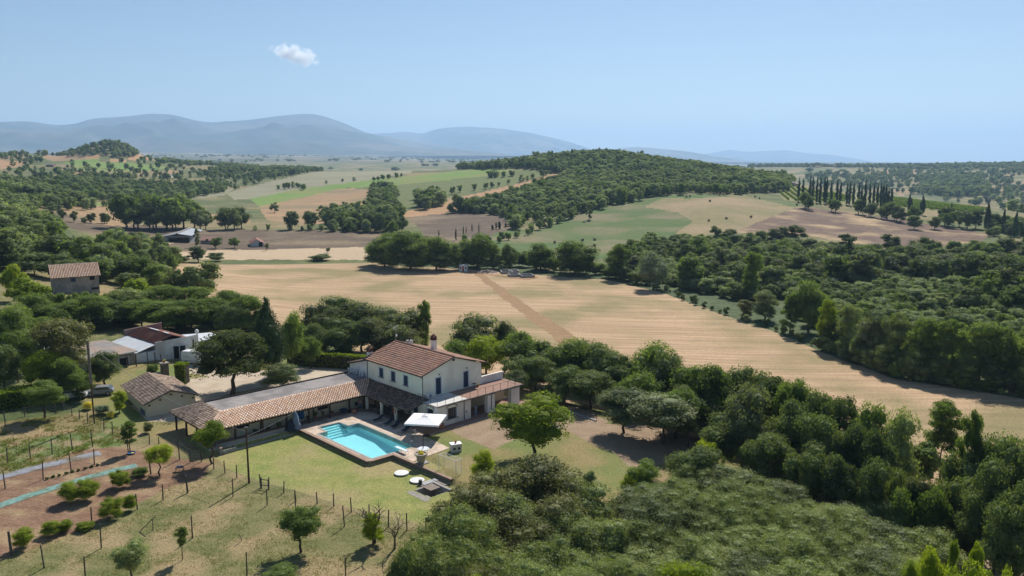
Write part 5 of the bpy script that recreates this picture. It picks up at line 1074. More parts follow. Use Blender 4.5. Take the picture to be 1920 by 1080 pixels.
def kerb(mb, P0, P1, w_, z0, z1):
    a = Vector((*P0, 0)); b = Vector((*P1, 0)); d = (b - a).normalized(); e = Vector((-d.y, d.x, 0)) * w_ / 2
    q = [(a - e), (b - e), (b + e), (a + e)]; q = q if (q[1] - q[0]).cross(q[2] - q[0]).z > 0 else q[::-1]
    mb.slab([(p.x, p.y, z1) for p in q], z1 - z0)
# retaining wall and copings
def uvobj(name, label, cat, **k): return empty(name, (HC[0], HC[1], 0), HT, label, cat, **k)
R = uvobj('retaining_wall', 'low dark stone retaining wall with brick coping between pool terrace and lawn', 'wall')
m = MB(); kerb(m, (-14.55, 13.9), (-14.55, -4.05), .32, -.9, -.05); kerb(m, (-14.39, -4.15), (-10.9, -4.25), .3, -.9, -.05); kerb(m, (-10.92, -4.4), (-10.7, -16.0), .34, -.9, .0); m.build('stone_face', RSTONE, R)
m = MB(); kerb(m, (-14.6, 14.1), (-14.6, -4.05), .5, -.05, .035); kerb(m, (-14.35, -4.18), (-10.7, -4.28), .46, -.05, .036); kerb(m, (-10.88, -4.52), (-10.68, -16.1), .44, 0, .07); m.build('coping', COPE, R)
R = uvobj('planter_wall', 'low walled planting bed before the long tiled porch', 'planter')
m = MB(); kerb(m, (-26.5, 14.25), (-15.6, 14.35), .3, -.9, .40); m.box(-26.65, -26.35, 12.7, 14.1, -.9, .3); m.build('bed_wall', CONC, R)
m = MB(); kerb(m, (-26.5, 14.25), (-15.6, 14.35), .36, .40, .46); m.box(-26.68, -26.3, 12.7, 14.1, .3, .36); m.build('bed_coping', COPE, R)
m = MB(); kerb(m, (-24.3, 12.95), (-14.9, 13.45), .2, -.9, -.35); kerb(m, (-26.3, 12.75), (-24.3, 12.95), .25, -.9, -.05); m.box(-24.45, -24.2, 13.05, 14.05, -.9, -.1); m.build('outer_kerb', CONC, R)
MB().box(-24.2, -15.2, 13.45, 14.1, -.8, -.32).build('bed_soil', G['meadow'], R)
# ================================================================== swimming pool
def pool():
    R = uvobj('swimming_pool', 'turquoise swimming pool with a stepped alcove in pale brick paving', 'pool')
    LIN = mat('pool_liner', (.68, .95, .98), (.63, .93, .97), .5, .5, 0)
    dz = lambda u, v: -1.25 if v > 4 else -1.25 - (4 - v) * .13
    V = []; F = []; n = len(POOL)
    for (u, v) in POOL: V.append((u, v, -.04))
    for (u, v) in POOL: V.append((u, v, dz(u, v)))
    for i in range(n): F.append((i, n + i, n + (i + 1) % n, (i + 1) % n))
    V += [(-13.75, 4, -1.25), (-7.1, 4, -1.25)]
    F += [(n + 0, n + 1, 2 * n + 1, 2 * n), (2 * n, 2 * n + 1, n + 2, n + 7)]
    F += [(n + 2, n + 3, n + 6, n + 7), (n + 3, n + 4, n + 5, n + 6)]
    me_ = bpy.data.meshes.new('basin'); me_.from_pydata(V, [], F); me_.materials.append(LIN); link('basin', me_, R)
    for k in range(5):
        v1 = 11.95 - k * .5; zz = -.22 - k * .2
        MB().box(-12.2, -9.0, v1 - .5, v1, -1.24, zz).build('pool_step', LIN, R)
    # water: clear sheet with fresnel gloss and a light cyan tint
    wm = bpy.data.materials.new('pool_water'); wm.use_nodes = True; N = wm.node_tree.nodes; K = wm.node_tree.links; N.clear()
    out = N.new('ShaderNodeOutputMaterial'); tr = N.new('ShaderNodeBsdfTransparent'); tr.inputs[0].default_value = (.70, .97, .99, 1); gl = N.new('ShaderNodeBsdfGlossy'); gl.inputs['Roughness'].default_value = .05
    fr = N.new('ShaderNodeFresnel'); fr.inputs[0].default_value = 1.33; mx = N.new('ShaderNodeMixShader'); no = N.new('ShaderNodeTexNoise'); no.inputs['Scale'].default_value = 3.5; no.inputs['Detail'].default_value = 4; bp = N.new('ShaderNodeBump'); bp.inputs['Distance'].default_value = .03
    g = N.new('ShaderNodeNewGeometry'); K.new(g.outputs['Position'], no.inputs[0]); K.new(no.outputs[0], bp.inputs['Height']); K.new(bp.outputs[0], fr.inputs['Normal']); K.new(bp.outputs[0], gl.inputs['Normal']); K.new(fr.outputs[0], mx.inputs[0]); K.new(tr.outputs[0], mx.inputs[1]); K.new(gl.outputs[0], mx.inputs[2]); K.new(mx.outputs[0], out.inputs[0])
    from mathutils.geometry import tessellate_polygon as tp
    lp = [[Vector((*p, -.13)) for p in POOL]]; t = tp(lp); me_ = bpy.data.meshes.new('water'); me_.from_pydata([tuple(v) for v in lp[0]], [], [tuple(x) for x in t]); me_.materials.append(wm); link('water', me_, R)
    m = MB(); P = POOL
    for i in range(n):
        a, b = P[i], P[(i + 1) % n]
        A = Vector((*a, 0)); B = Vector((*b, 0)); d = (B - A).normalized(); e = Vector((d.y, -d.x, 0)) * .16   # outward
        kerb(m, (A.x - d.x * .0 + e.x, A.y + e.y), (B.x + e.x + d.x * .0, B.y + e.y), .30, -.05, .03 + .002 * i)
    m.build('coping', mat('pool_edge_stone', (.42, .38, .34), (.36, .32, .29), 4, .9), R)
pool()
# ================================================================== garden shed, warehouse and neighbours
def gable_house(name, label, cat, corner, ang, Lx, Ly, ze, zr, wm, tm, ridge_axis='x', over=.35, wins=(), pitch=.3, z0=None, tile=True, course=.42, group=None):
    """corner = world point, x axis along ang; ridge along x or y"""
    z0 = float(zt(*corner)) if z0 is None else z0; R = empty(name, (corner[0], corner[1], z0), ang, label, cat, group)
    m = MB(); m.box(0, Lx, 0, Ly, -1.2, ze)
    if ridge_axis == 'x':
        m.add([(0, 0, ze), (0, Ly, ze), (0, Ly / 2, zr), (Lx, 0, ze), (Lx, Ly, ze), (Lx, Ly / 2, zr)], [(0, 2, 1), (3, 4, 5), (0, 3, 5, 2), (1, 2, 5, 4)])
    else:
        m.add([(0, 0, ze), (Lx, 0, ze), (Lx / 2, 0, zr), (0, Ly, ze), (Lx, Ly, ze), (Lx / 2, Ly, zr)], [(0, 1, 2), (3, 5, 4), (0, 2, 5, 3), (1, 4, 5, 2)])
    m.build('wall', wm, R); o = over; hz = (zr - ze)
    if ridge_axis == 'x':
        dz = hz * o / (Ly / 2); S = [((-o, -o, ze - dz + .06), (Lx + o, -o, ze - dz + .06), (Lx + o, Ly / 2, zr + .08), (-o, Ly / 2, zr + .08)), ((Lx + o, Ly + o, ze - dz + .06), (-o, Ly + o, ze - dz + .06), (-o, Ly / 2, zr + .08), (Lx + o, Ly / 2, zr + .08))]; rp = ((-o, Ly / 2, zr + .1), (Lx + o, Ly / 2, zr + .1))
    else:
        dz = hz * o / (Lx / 2); S = [((-o, Ly + o, ze - dz + .06), (-o, -o, ze - dz + .06), (Lx / 2, -o, zr + .08), (Lx / 2, Ly + o, zr + .08)), ((Lx + o, -o, ze - dz + .06), (Lx + o, Ly + o, ze - dz + .06), (Lx / 2, Ly + o, zr + .08), (Lx / 2, -o, zr + .08))]; rp = ((Lx / 2, -o, zr + .1), (Lx / 2, Ly + o, zr + .1))
    for q in S:
        if tile: tiles(R, *q, tm, pitch, course)
        else:
            MB().slab(list(q) if (Vector(q[1]) - Vector(q[0])).cross(Vector(q[2]) - Vector(q[0])).z > 0 else list(q)[::-1], .12).build('roof', tm, R)
    if tile: ridge(R, rp[0], rp[1], tm)
    for (side, a, w_, zb, zt_, mm) in wins:
        mb = MB(); fr = MB(); t = .1
        def bx(b_, a0, a1, c0, c1, lo, hi):
            if side == 's': b_.box(a0, a1, -hi, -lo, c0, c1)
            elif side == 'w': b_.box(-hi, -lo, a0, a1, c0, c1)
            elif side == 'e': b_.box(Lx + lo, Lx + hi, a0, a1, c0, c1)
        bx(fr, a - t, a, zb - t, zt_ + t, .0, .06); bx(fr, a + w_, a + w_ + t, zb - t, zt_ + t, 0, .06); bx(fr, a + .001, a + w_ - .001, zt_, zt_ + t - .001, 0, .058); bx(fr, a + .001, a + w_ - .001, zb - t, zb, 0, .058)
        f = fr.build('window' if zb > .3 else 'door', STONE, R); bx(mb, a, a + w_, zb, zt_, .005, .02); mb.build('pane' if zb > .3 else 'door_leaf', mm, f)
    return R
sx, sy = to_w(-28.3, 34.4)
R = gable_house('garden_shed', 'cream shed with old mossy tiled gable roof left of the long wing', 'shed', (sx, sy), HT + math.radians(-5) , 7.2, 12.6, 2.15, 3.45, PLY, TD_, 'y', .45, pitch=.38)
MB().box(-.12, -.02, 1.0, 3.0, 0, .75).build('leaning_panel', mat('grey_panel', (.12, .14, .17), (.1, .12, .14), 2, .5), R)
m = MB()
for k in range(5): m.box(.3 + k * 1.6, .5 + k * 1.6, -.4, 0, 2.1 + (.72 - abs(k * 1.6 + .4 - 3.6) * .36) * 1.0, 2.25 + (.72 - abs(k * 1.6 + .4 - 3.6) * .36) * 1.0)
m.build('rafter_ends', DWOOD, R)
# red roofed warehouse
def warehouse():
    A = Vector((0, 0, 0)); B = Vector((6.7, 2.9, 0)); a = math.radians(139); dv = Vector((math.cos(a), math.sin(a), 0)) * 12.5; z = float(zt(-66, 147)); lo = Vector((math.cos(math.radians(229)), math.sin(math.radians(229)), 0)) * 3.9
    R = empty('warehouse', (-67.8, 148.7, z), 0, 'white streaked metal warehouse with rusty red tin roof behind the van', 'warehouse'); up = lambda v, h: tuple(v + Vector((0, 0, h))); fx = B.normalized(); fn = Vector((fx.y, -fx.x, 0))
    M = A.lerp(B, .42); MB().slab([up(A, 3.0), up(B, 3.3), up(B + dv, 3.3), up(A + dv, 3.0)], 4.0).build('wall', WHITEW, R)
    def quadwall(mb, p, q, h0, h1, t0, t1, b=-.6): mb.hexa([up(p + fn * t0, b), up(q + fn * t0, b), up(q + fn * t1, b), up(p + fn * t1, b), up(p + fn * t0, h0), up(q + fn * t0, h1), up(q + fn * t1, h1), up(p + fn * t1, h0)])
    m = MB(); quadwall(m, A - fx * .1, B + fx * .3, 3.55, 4.45, .16, .02); m.build('facade', WHITEW, R)
    def corr(name, q, mt, n=26, amp=.06):
        q = [Vector(p) for p in q]; V = []; F = []
        for i in range(n * 4 + 1):
            t = i / (n * 4); u_ = amp * math.sin(2 * PI * i / 4)
            for (p0, p1) in ((q[0], q[1]), (q[3], q[2])): V.append(p0.lerp(p1, t) + Vector((0, 0, u_)))
        for i in range(n * 4): F.append((2 * i, 2 * i + 2, 2 * i + 3, 2 * i + 1))
        me_ = bpy.data.meshes.new(name); me_.from_pydata([tuple(v) for v in V], [], F); me_.materials.append(mt); link(name, me_, R)
    corr('red_roof', [up(A, 3.25), up(A + dv, 3.25), up(M + dv, 4.7), up(M, 4.7)], RTIN, 24)
    corr('red_roof', [up(B + dv, 3.4), up(B, 3.4), up(M, 4.7), up(M + dv, 4.7)], RTIN, 24)
    corr('pale_lean_to_roof', [up(A + lo, 2.05), up(A + lo + dv, 2.05), up(A + dv, 3.1), up(A, 3.1)], LTIN, 20, .035)
    MB().slab([up(A + lo * .96, 1.95), up(A - fn * .02, 1.95), up(A + dv, 1.95), up(A + dv + lo * .96, 1.95)], 2.6).build('lean_to_wall', WHITEW, R)
    m = MB(); e_ = dv.normalized(); s_ = Vector((e_.y, -e_.x, 0)) * .16
    for t0, t1 in ((.12, .3), (.45, .75)): p = M + dv * t0; q = M + dv * t1; m.hexa([up(p - s_, 4.74), up(p + s_, 4.74), up(q + s_, 4.74), up(q - s_, 4.74), up(p - s_, 4.82), up(p + s_, 4.82), up(q + s_, 4.82), up(q - s_, 4.82)])
    m.build('ridge_patch', LTIN, R)
    m = MB(); p = A + dv * 1.03 - fx * .3; q = p + fx * 7.0; n_ = fn * .35; m.hexa([up(p, 0), up(q, 0), up(q - n_, 0), up(p - n_, 0), up(p, 4.1), up(q, 5.1), up(q - n_, 5.1), up(p - n_, 4.1)]); m.build('back_wall', mat('brick_back_wall', (.33, .22, .19), (.28, .19, .17), 2, .9), R)
    m = MB(); P0 = A + fx * 3.05; P1 = A + fx * 5.15; quadwall(m, P0, P1, 2.5, 2.5, .20, .165, .0); dd = m.build('double_door', BLACK, R)
    m = MB(); quadwall(m, P0 - fx * .14, P0, 2.64, 2.64, .24, .16, 0); quadwall(m, P1, P1 + fx * .14, 2.64, 2.64, .24, .16, 0); c_ = A + fx * 4.1; quadwall(m, c_ - fx * .08, c_ + fx * .08, 2.5, 2.5, .24, .21, 0); quadwall(m, P0 + fx * .001, P1 - fx * .001, 2.64, 2.64, .238, .16, 2.5); m.build('door_frame', PALEB, dd)
    m = MB(); quadwall(m, A + fx * 6.5, A + fx * 6.75, 3.5, 3.5, .2, .165, 1.9); m.build('window_slit', BLACK, R)
    C = B + fx * 1.2 + dv * .15; m = MB(); m.slab([up(C, 2.6), up(C + fx * 5, 2.6), up(C + fx * 5 + dv * .5, 2.6), up(C + dv * .5, 2.6)], 3.2); m.build('side_shed', mat('dull_brown_wall', (.27, .22, .17), (.2, .17, .14), 1, .9), R)
    MB().slab([up(C - fx * .2 + fn * .3, 2.75), up(C + fx * 5.3 + fn * .3, 2.75), up(C + fx * 5.3 + dv * .52, 3.1), up(C - fx * .2 + dv * .52, 3.1)], .08).build('side_roof', LTIN, R)
    MB().lathe([(.1, 0), (.3, .25), (.38, .6), (.26, .9), (.05, 1.0)], tuple(B + Vector((0, .2, 4.4)))).build('white_dome', WHITE, R)
warehouse()
def grey_shed():
    z = .45; R = empty('grey_shed', (-70.1, 145.2, z), math.radians(140), 'low grey concrete shed with flat mottled roof left of the warehouse', 'shed')
    # local x runs back-left, local y runs front-left
    MB().box(.15, 13.2, .15, 8.6, -1, 2.45).build('wall', GREYP, R)
    MB().slab([(-.3, -.3, 2.7), (13.6, -.3, 2.8), (13.6, 9.0, 2.8), (-.3, 9.0, 2.7)], .16).build('flat_roof', mat('mottled_roof', (.27, .25, .23), (.20, .185, .17), .6, .95, .01, c3=(.33, .24, .19), s3=.25), R)
    MB().box(-.36, -.305, -.3, 9.0, 2.5, 2.68).build('roof_trim', WHITE, R)
    w_ = MB(); w_.box(.08, .15, 1.2, 1.32, .3, 1.9); w_.box(.08, .15, 3.0, 3.12, .3, 1.9); w_.box(.082, .15, 1.32, 3.0, 1.78, 1.9); w_ = w_.build('window', PALEB, R); MB().box(.12, .148, 1.32, 3.0, .3, 1.78).build('pane', BLACK, w_)
grey_shed()
x, y = hit(30, 690); R = gable_house('old_shed', 'dark old shed with pale curved roof at the left edge', 'shed', (x - 4, y + 3), math.radians(0), 9, 5, 2.2, 2.9, GREYP, LTIN, 'x', .4, tile=False)
# old stone house
x, y = hit(100, 549); D = math.hypot(x, y)
k_ = proj(x, y, float(zt(x, y)))[2] / FPX
R = gable_house('stone_house', 'old two storey grey stone house with pale tiled roof among trees on the left', 'house', (x, y), math.radians(33), 78 * k_, 8.5, 29 * k_, 29 * k_ + 2.6, GREYP, TP, 'x', .45,
    (('s', 80 * k_ * .38, 1.15, 18 * k_, 25.5 * k_, BLUE), ('s', 80 * k_ * .78, 1.15, 19 * k_, 26.5 * k_, BLACK), ('s', 80 * k_ * .8, 1.7, .05, 4.5 * k_, BLACK)), pitch=.36)
# open barn, small barns
x, y = hit(300, 452); k_ = proj(x, y, -6)[2] / FPX
def barn():
    R = empty('open_barn', (x, y, float(zt(x, y))), math.radians(0), 'open fronted grey barn with wide pale metal roof beyond the brown field', 'barn')
    W = 56 * k_; h = 9 * k_; m = MB(); m.box(.3, W * .28, 0, .3, -1, h); m.box(0, .3, 0, 14, -1, h * .8); m.box(W - .3, W, 0, 14, -1, h); m.box(.3, W - .3, 13.7, 14, -1, h); m.box(W * .28, W * .99, .1, .35, h * .72, h + .2); m.build('wall', mat('barn_grey', (.33, .34, .34), (.27, .28, .28), .5, .9), R)
    m = MB()
    for t in (.28, .45, .62, .8): m.box(W * t, W * t + .35, .5, .85, -1, h * .9)
    m.build('post', GWOOD, R)
    MB().slab([(-1.5, -1.0, h * .75), (W * .6, -1.0, h + 1.5), (W * .5, 22, h + 2.6), (2, 22, h + .9)], .2).build('roof', GALV, R); MB().slab([(W * .6, -1.0, h + 1.5), (W + 1.5, -1.0, h + .4), (W - 1, 22, h + 1.6), (W * .5, 22, h + 2.6)], .2).build('roof', GALV, R)
    MB().hexa([(W * .6 - .5, -1.1, h + 1.5), (W * .6 + .5, -1.1, h + 1.5), (W * .5 + .5, 22, h + 2.7), (W * .5 - .5, 22, h + 2.7), (W * .6 - .5, -1.1, h + 1.95), (W * .6 + .5, -1.1, h + 1.95), (W * .5 + .5, 22, h + 3.1), (W * .5 - .5, 22, h + 3.1)]).build('ridge_cap', CONC, R)
    MB().box(W * .3, W * .96, 10, 13.6, -.5, h * .55).build('hay_stack', mat('stacked_hay', (.2, .16, .1), (.12, .09, .06), 1.5, .95), R)
barn()
x2, y2 = hit(376, 457); k_ = proj(x2, y2, -6)[2] / FPX
gable_house('farm_cottage', 'small stone farm cottage with faded red roof right of the open barn', 'house', (x2, y2), math.radians(-2), 32 * k_, 7, 6.5 * k_, 6.5 * k_ + 1.8, GREYP, mat('faded_red_roof', (.42, .25, .19), (.34, .2, .15), .6, .9), 'x', .3, (('s', 3, 1.2, 1.2, 2.4, BLACK), ('s', 6.6, 1.2, 1.2, 2.4, BLACK)), tile=False)
x3, y3 = hit(470, 463); k_ = proj(x3, y3, -6)[2] / FPX
R = gable_house('red_roofed_barn', 'white walled barn with rust red and pale roof at the edge of the stubble', 'barn', (x3, y3), math.radians(20), 24 * k_, 16, 6 * k_, 6 * k_ + 2, mat('barn_white', (.6, .6, .58), (.5, .5, .48), .8, .9), RTIN, 'y', .3, (('s', 4.2, 1.8, .02, 2.3, BLACK),), tile=False)
# far houses on the hills
HM = [mat('far_wall', (.52, .44, .36), (.45, .38, .31), .3, .9), mat('far_wall', (.42, .3, .23), (.36, .26, .2), .3, .9), mat('far_wall', (.62, .6, .56), (.5, .48, .45), .3, .9)]
HR = [mat('far_roof', (.38, .22, .16), (.3, .18, .13), .3, .9), mat('far_roof', (.30, .27, .25), (.25, .22, .2), .3, .9)]
for i, (px, py, W, hpx, wm_, rm_, lb) in enumerate([(190,268,9,4,0,0,'farmhouse on top of the wooded knoll at the far left'),(208,266,6,4,1,0,'second house on top of the wooded knoll at the far left'),(190,276,10,3.5,0,0,'lower house on the slope of the wooded knoll'),(58,280,14,4,0,0,'red roofed house on the far left skyline'),(32,282,10,4,2,1,'pale house left of the red roofed one on the skyline'),
        (86,313,14,6,1,1,'brown farmhouse among cypresses on the left hillside'),(121,321,16,5,2,1,'long grey farm building below the left hillside'),(302,333,18,5,2,1,'grey farm building beside the tan field at the left'),(450,308,9,3,1,0,'brick house behind the hedgerows in the middle distance'),(408,300,8,3,2,1,'pale house on the wooded rise in the middle distance'),
        (1474,348,17,7,1,1,'reddish farmhouse on the hilltop left of the cypress grove'),(1488,348,12,4,1,0,'low brick annex beside the hilltop farmhouse'),(1565,314,12,4,0,0,'house on the far right ridge'),(1520,314,20,2.5,1,0,'long low building on the far right ridge'),(1588,367,9,2.5,0,0,'small pale building at the foot of the cypress grove')]):
    x, y = hit(px, py, 350); k_ = proj(x, y, 0)[2] / FPX
    gable_house('far_house', lb, 'house', (x, y), math.radians((i * 37) % 24 - 12), W * k_, W * k_ * .6, hpx * k_ * .7, hpx * k_ * 1.05, HM[wm_], HR[rm_], 'x', .3, (('s', W * k_ * .25, 1.2, hpx * k_ * .3, hpx * k_ * .55, BLACK), ('s', W * k_ * .6, 1.2, hpx * k_ * .3, hpx * k_ * .55, BLACK)), tile=False)
# ---- building site in the wheat field
x, y = hit(871, 509); R = empty('site_hut', (x, y, float(zt(x, y))), math.radians(-3), 'white site hut with red door at the far edge of the wheat field', 'hut')
k_ = proj(x, y, -6)[2] / FPX
MB().box(-10 * k_, 5 * k_, 0, 2.4, -.3, 2.5).build('wall', WHITE, R); MB().box(-10.4 * k_, 5.4 * k_, -.2, 2.6, 2.5, 2.65).build('roof', LTIN, R)
MB().box(-4 * k_, -1.2 * k_, -.04, -.001, 0, 2.1).build('door', mat('red_door', (.4, .06, .04), (.35, .05, .04), 2, .6), R); m = MB(); m.box(-9 * k_, -6 * k_, -.03, -.001, 1.0, 1.9); m.box(1 * k_, 4 * k_, -.03, -.001, 1.0, 1.9); m.build('window', GLASS, R)
for (px, py, Wm, Lm, an, lb) in [(941,514,4.6,6.5,8,'back left concrete foundation box in the wheat field'),(955,512,4.0,5,8,'back right concrete foundation box in the wheat field'),(956,519.5,4.2,5.2,10,'front left concrete foundation box in the wheat field'),(979,521,5.2,6,14,'front right concrete foundation box in the wheat field')]:
    x, y = hit(px, py); R = empty('concrete_foundation', (x, y, float(zt(x, y)) - .1), math.radians(an), lb, 'foundation', 'concrete foundation boxes')
    m = MB(); m.box(0, Wm, 0, .3, 0, .95); m.box(0, Wm, Lm - .3, Lm, 0, .95); m.box(0, .3, .3, Lm - .3, 0, .95); m.box(Wm - .3, Wm, .3, Lm - .3, 0, .95); m.build('concrete_wall', CONC, R); MB().box(.3, Wm - .3, .3, Lm - .3, 0, .15).build('slab', CONC, R)
def fenceline(name, label, line, mt, h, r, step):
    x0, y0 = hit(*line[0]); z0 = float(zt(x0, y0)); R = empty(name, (x0, y0, z0), 0, label, 'fence'); P = [hit(*q) for q in line]; m = MB(); pm = []
    for i in range(len(P) - 1):
        n = max(1, int(math.dist(P[i], P[i + 1]) / step))
        for k in range(n): t = k / n; pm.append((P[i][0] + (P[i + 1][0] - P[i][0]) * t, P[i][1] + (P[i + 1][1] - P[i][1]) * t))
    pm.append(P[-1]); return R, pm, (x0, y0, z0)
ORG = mat('orange_plastic', (.65, .2, .08), (.55, .17, .07), 2, .6)
R, pm, o0 = fenceline('orange_site_fence', 'orange plastic net fence round the building site in the wheat field', [(882,511),(905,514),(960,522),(990,525),(1008,521)], ORG, 1, .03, 2.5)
m = MB()
for a, b in zip(pm[:-1], pm[1:]):
    za = float(zt(*a)) - o0[2]; zb = float(zt(*b)) - o0[2]; A = (a[0] - o0[0], a[1] - o0[1]); B = (b[0] - o0[0], b[1] - o0[1])
    for hh in (.12, .3, .45): m.cyl((*A, za + hh), (*B, zb + hh), .04, n=4)
m.build('net', ORG, R)
for a in pm: MB().cyl((a[0] - o0[0], a[1] - o0[1], float(zt(*a)) - o0[2] - .2), (a[0] - o0[0], a[1] - o0[1], float(zt(*a)) - o0[2] + .7), .03, n=5).build('stake', METAL, R)
x, y = hit(913, 511); m = MB(); R3 = random.Random(4)
V = []; n = 12
for i in range(n + 1):
    for j in range(n + 1): u = i / n - .5; v = j / n - .5; V.append((u * 9, v * 5, max(-.1, 1.25 * (1 - (2 * u) ** 2) * (1 - (2 * v) ** 2) * R3.uniform(.6, 1.2)) - .05))
m.add(V, [(i * (n + 1) + j, (i + 1) * (n + 1) + j, (i + 1) * (n + 1) + j + 1, i * (n + 1) + j + 1) for i in range(n) for j in range(n)]); o = m.build('spoil_heap', mat('spoil', (.32, .27, .24), (.22, .17, .14), 1.5, .95, .05), None, (x, y, float(zt(x, y)))); tag(o, 'low heap of rubble and soil beside the concrete foundations', 'heap')
# ---- hay bales
BALE = mat('straw_bale', (.42, .34, .2), (.3, .24, .14), 2.5, .95, .02)
def bale(px, py, lb, ang, col=BALE):
    x, y = hit(px, py, 380); z = float(zt(x, y)); R = empty('hay_bale', (x, y, z), ang, lb, 'hay bale', 'round bales scattered over the hay meadow')
    MB().cyl((-.65, 0, .78), (.65, 0, .78), .8, n=14).build('roll', col, R)
    m = MB()
    for s in (-.66, .66): m.cyl((s - .01, 0, .78), (s + .01, 0, .78), .5, n=12)
    m.build('end_face', mat('bale_end', (.26, .2, .12), (.2, .15, .09), 3, .95) if 'bale_end' not in bpy.data.materials else bpy.data.materials['bale_end'], R)
for i, (px, py) in enumerate([(1287,370),(1294,369),(1331,378),(1329,415),(1216,439),(1223,439),(1221,441.5),(1115,451),(1115,462),(1092,452),(1040,456),(1362,411),(1408,408),(1349,367),(1416,370),(1424,373),(1494,385),(995,429),(1019,425),(1023,425),(1338,364),(1386,364)]):
    bale(px, py, {4: 'leftmost bale of the group of three on the hay meadow', 5: 'right bale of the group of three on the hay meadow', 6: 'front bale of the group of three on the hay meadow', 3: 'bale on the dry right half of the hay meadow just above the scrub', 8: 'brown bale on the lower green part of the hay meadow', 7: 'pale bale just above the brown one on the hay meadow', 16: 'bale at the right tip of the hay meadow beside the ploughed field'}.get(i, 'small round bale lying on the hay meadow'), i * .9 + .3)
# ---- vineyards on the hill
def vineyard(poly, ang, sp_, label, seed):
    pts = scatter(poly, 560, 1000, 2.6, None, seed); V = []; F = []; R = np.random.RandomState(seed); ca, sa = math.cos(ang), math.sin(ang); c0 = None
    if not pts: print('NO VINES', label); return
    for (x, y, z, px, py) in pts:
        t = -x * sa + y * ca; q = round(t / sp_) * sp_; x2 = x + (-sa) * (q - t); y2 = y + ca * (q - t); z2 = float(zt(x2, y2)); n = 16
        P = R.rand(n, 3) * [3.4, 1.0, 1.6] - [1.7, .5, -.3]; P = np.stack([P[:, 0] * ca - P[:, 1] * sa + x2, P[:, 0] * sa + P[:, 1] * ca + y2, P[:, 2] + z2], -1)
        d = R.randn(n, 3); d /= np.linalg.norm(d, axis=1)[:, None]; e = np.cross(d, R.randn(n, 3)); e /= np.linalg.norm(e, axis=1)[:, None]; f = np.cross(d, e); b = sum(len(v) for v in V); V.append(np.concatenate([P - e * .5, P - f * .4, P + e * .5, P + f * .4])); F.append(np.stack([np.arange(n), np.arange(n) + n, np.arange(n) + 2 * n, np.arange(n) + 3 * n], -1) + b)
    tag(link('vineyard_rows', mesh_np('vineyard_rows', np.concatenate(V), np.concatenate(F), [L['mid']])), label, kind='stuff')
vineyard([(1458,352),(1500,352),(1570,364),(1600,372),(1560,384),(1470,374)], math.radians(78), 6, 'rows of vines left of the cypress grove', 1)
vineyard([(1640,362),(1700,368),(1850,390),(1840,400),(1700,390),(1650,380)], math.radians(100), 6, 'rows of vines right of the cypress grove', 2)
# ================================================================== hedges
def hedge(name, label, line, wd, ht, mt, n_per=260, seed=1, group=None):
    x0, y0 = line[0]; z0 = float(zt(x0, y0)); R = np.random.RandomState(seed); V = []; F = []; b = 0; root = empty(name, (x0, y0, z0), 0, label, 'hedge', group); core = MB()
    for i in range(len(line) - 1):
        A = np.array(line[i]) - [x0, y0]; B = np.array(line[i + 1]) - [x0, y0]; Ln = np.linalg.norm(B - A); d = (B - A) / Ln; e = np.array([-d[1], d[0]]); n = int(n_per * Ln)
        t = R.rand(n) * Ln; face = R.rand(n); s = R.rand(n); off = np.where(face < .36, -wd / 2, np.where(face < .5, wd / 2, (s - .5) * wd)); zz = np.where(face < .5, s * ht, ht) + R.randn(n) * .07; off = off + R.randn(n) * .09
        P = np.stack([A[0] + d[0] * t + e[0] * off, A[1] + d[1] * t + e[1] * off, zz], -1); g = zt(P[:, 0] + x0, P[:, 1] + y0) - z0; P[:, 2] += g
        nr = R.randn(n, 3); nr /= np.linalg.norm(nr, axis=1)[:, None]; u = np.cross(nr, R.randn(n, 3)); u /= np.linalg.norm(u, axis=1)[:, None]; w_ = np.cross(nr, u); sz = (.10 + .1 * R.rand(n))[:, None]
        V.append(np.concatenate([P - u * sz, P - w_ * sz * .6, P + u * sz, P + w_ * sz * .6])); F.append(np.stack([np.arange(n), np.arange(n) + n, np.arange(n) + 2 * n, np.arange(n) + 3 * n], -1) + b); b += 4 * n
        m_ = max(1, int(Ln / 3))
        for k in range(m_):
            p = A + (B - A) * (k / m_); q = A + (B - A) * ((k + 1) / m_); zp = float(zt(p[0] + x0, p[1] + y0)) - z0; zq = float(zt(q[0] + x0, q[1] + y0)) - z0; h = e * wd * .42
            core.hexa([(p[0] - h[0], p[1] - h[1], zp - .2), (q[0] - h[0], q[1] - h[1], zq - .2), (q[0] + h[0], q[1] + h[1], zq - .2), (p[0] + h[0], p[1] + h[1], zp - .2), (p[0] - h[0], p[1] - h[1], zp + ht * .9), (q[0] - h[0], q[1] - h[1], zq + ht * .9), (q[0] + h[0], q[1] + h[1], zq + ht * .9), (p[0] + h[0], p[1] + h[1], zp + ht * .9)])
    link('foliage', mesh_np('foliage', np.concatenate(V), np.concatenate(F), [mt]), root); core.build('inner_branches', BARKD, root)
hedge('clipped_hedge', 'long tall clipped hedge behind the gravel drive', [hit(542, 681), hit(610, 688), hit(700, 694), hit(760, 700)], 1.6, 2.7, L['bright'], 240, 3)
hedge('clipped_hedge', 'high clipped hedge along the road at the left edge', [hit(-60, 772), hit(0, 764), hit(60, 757), hit(128, 742)], 3.2, 2.6, L['bright'], 420, 4)
x, y = hit(340, 720); hedge('ivy_pillar', 'square pillar overgrown with green ivy at the drive entrance', [(x - .9, y + .6), (x + .9, y + .6)], 1.9, 3.4, L['bright'], 800, 5)
x, y = hit(310, 712); R = empty('gate_pillar', (x, y, float(zt(x, y))), HT, 'stone gate pillar with a flower pot on top beside the ivy pillar', 'pillar')
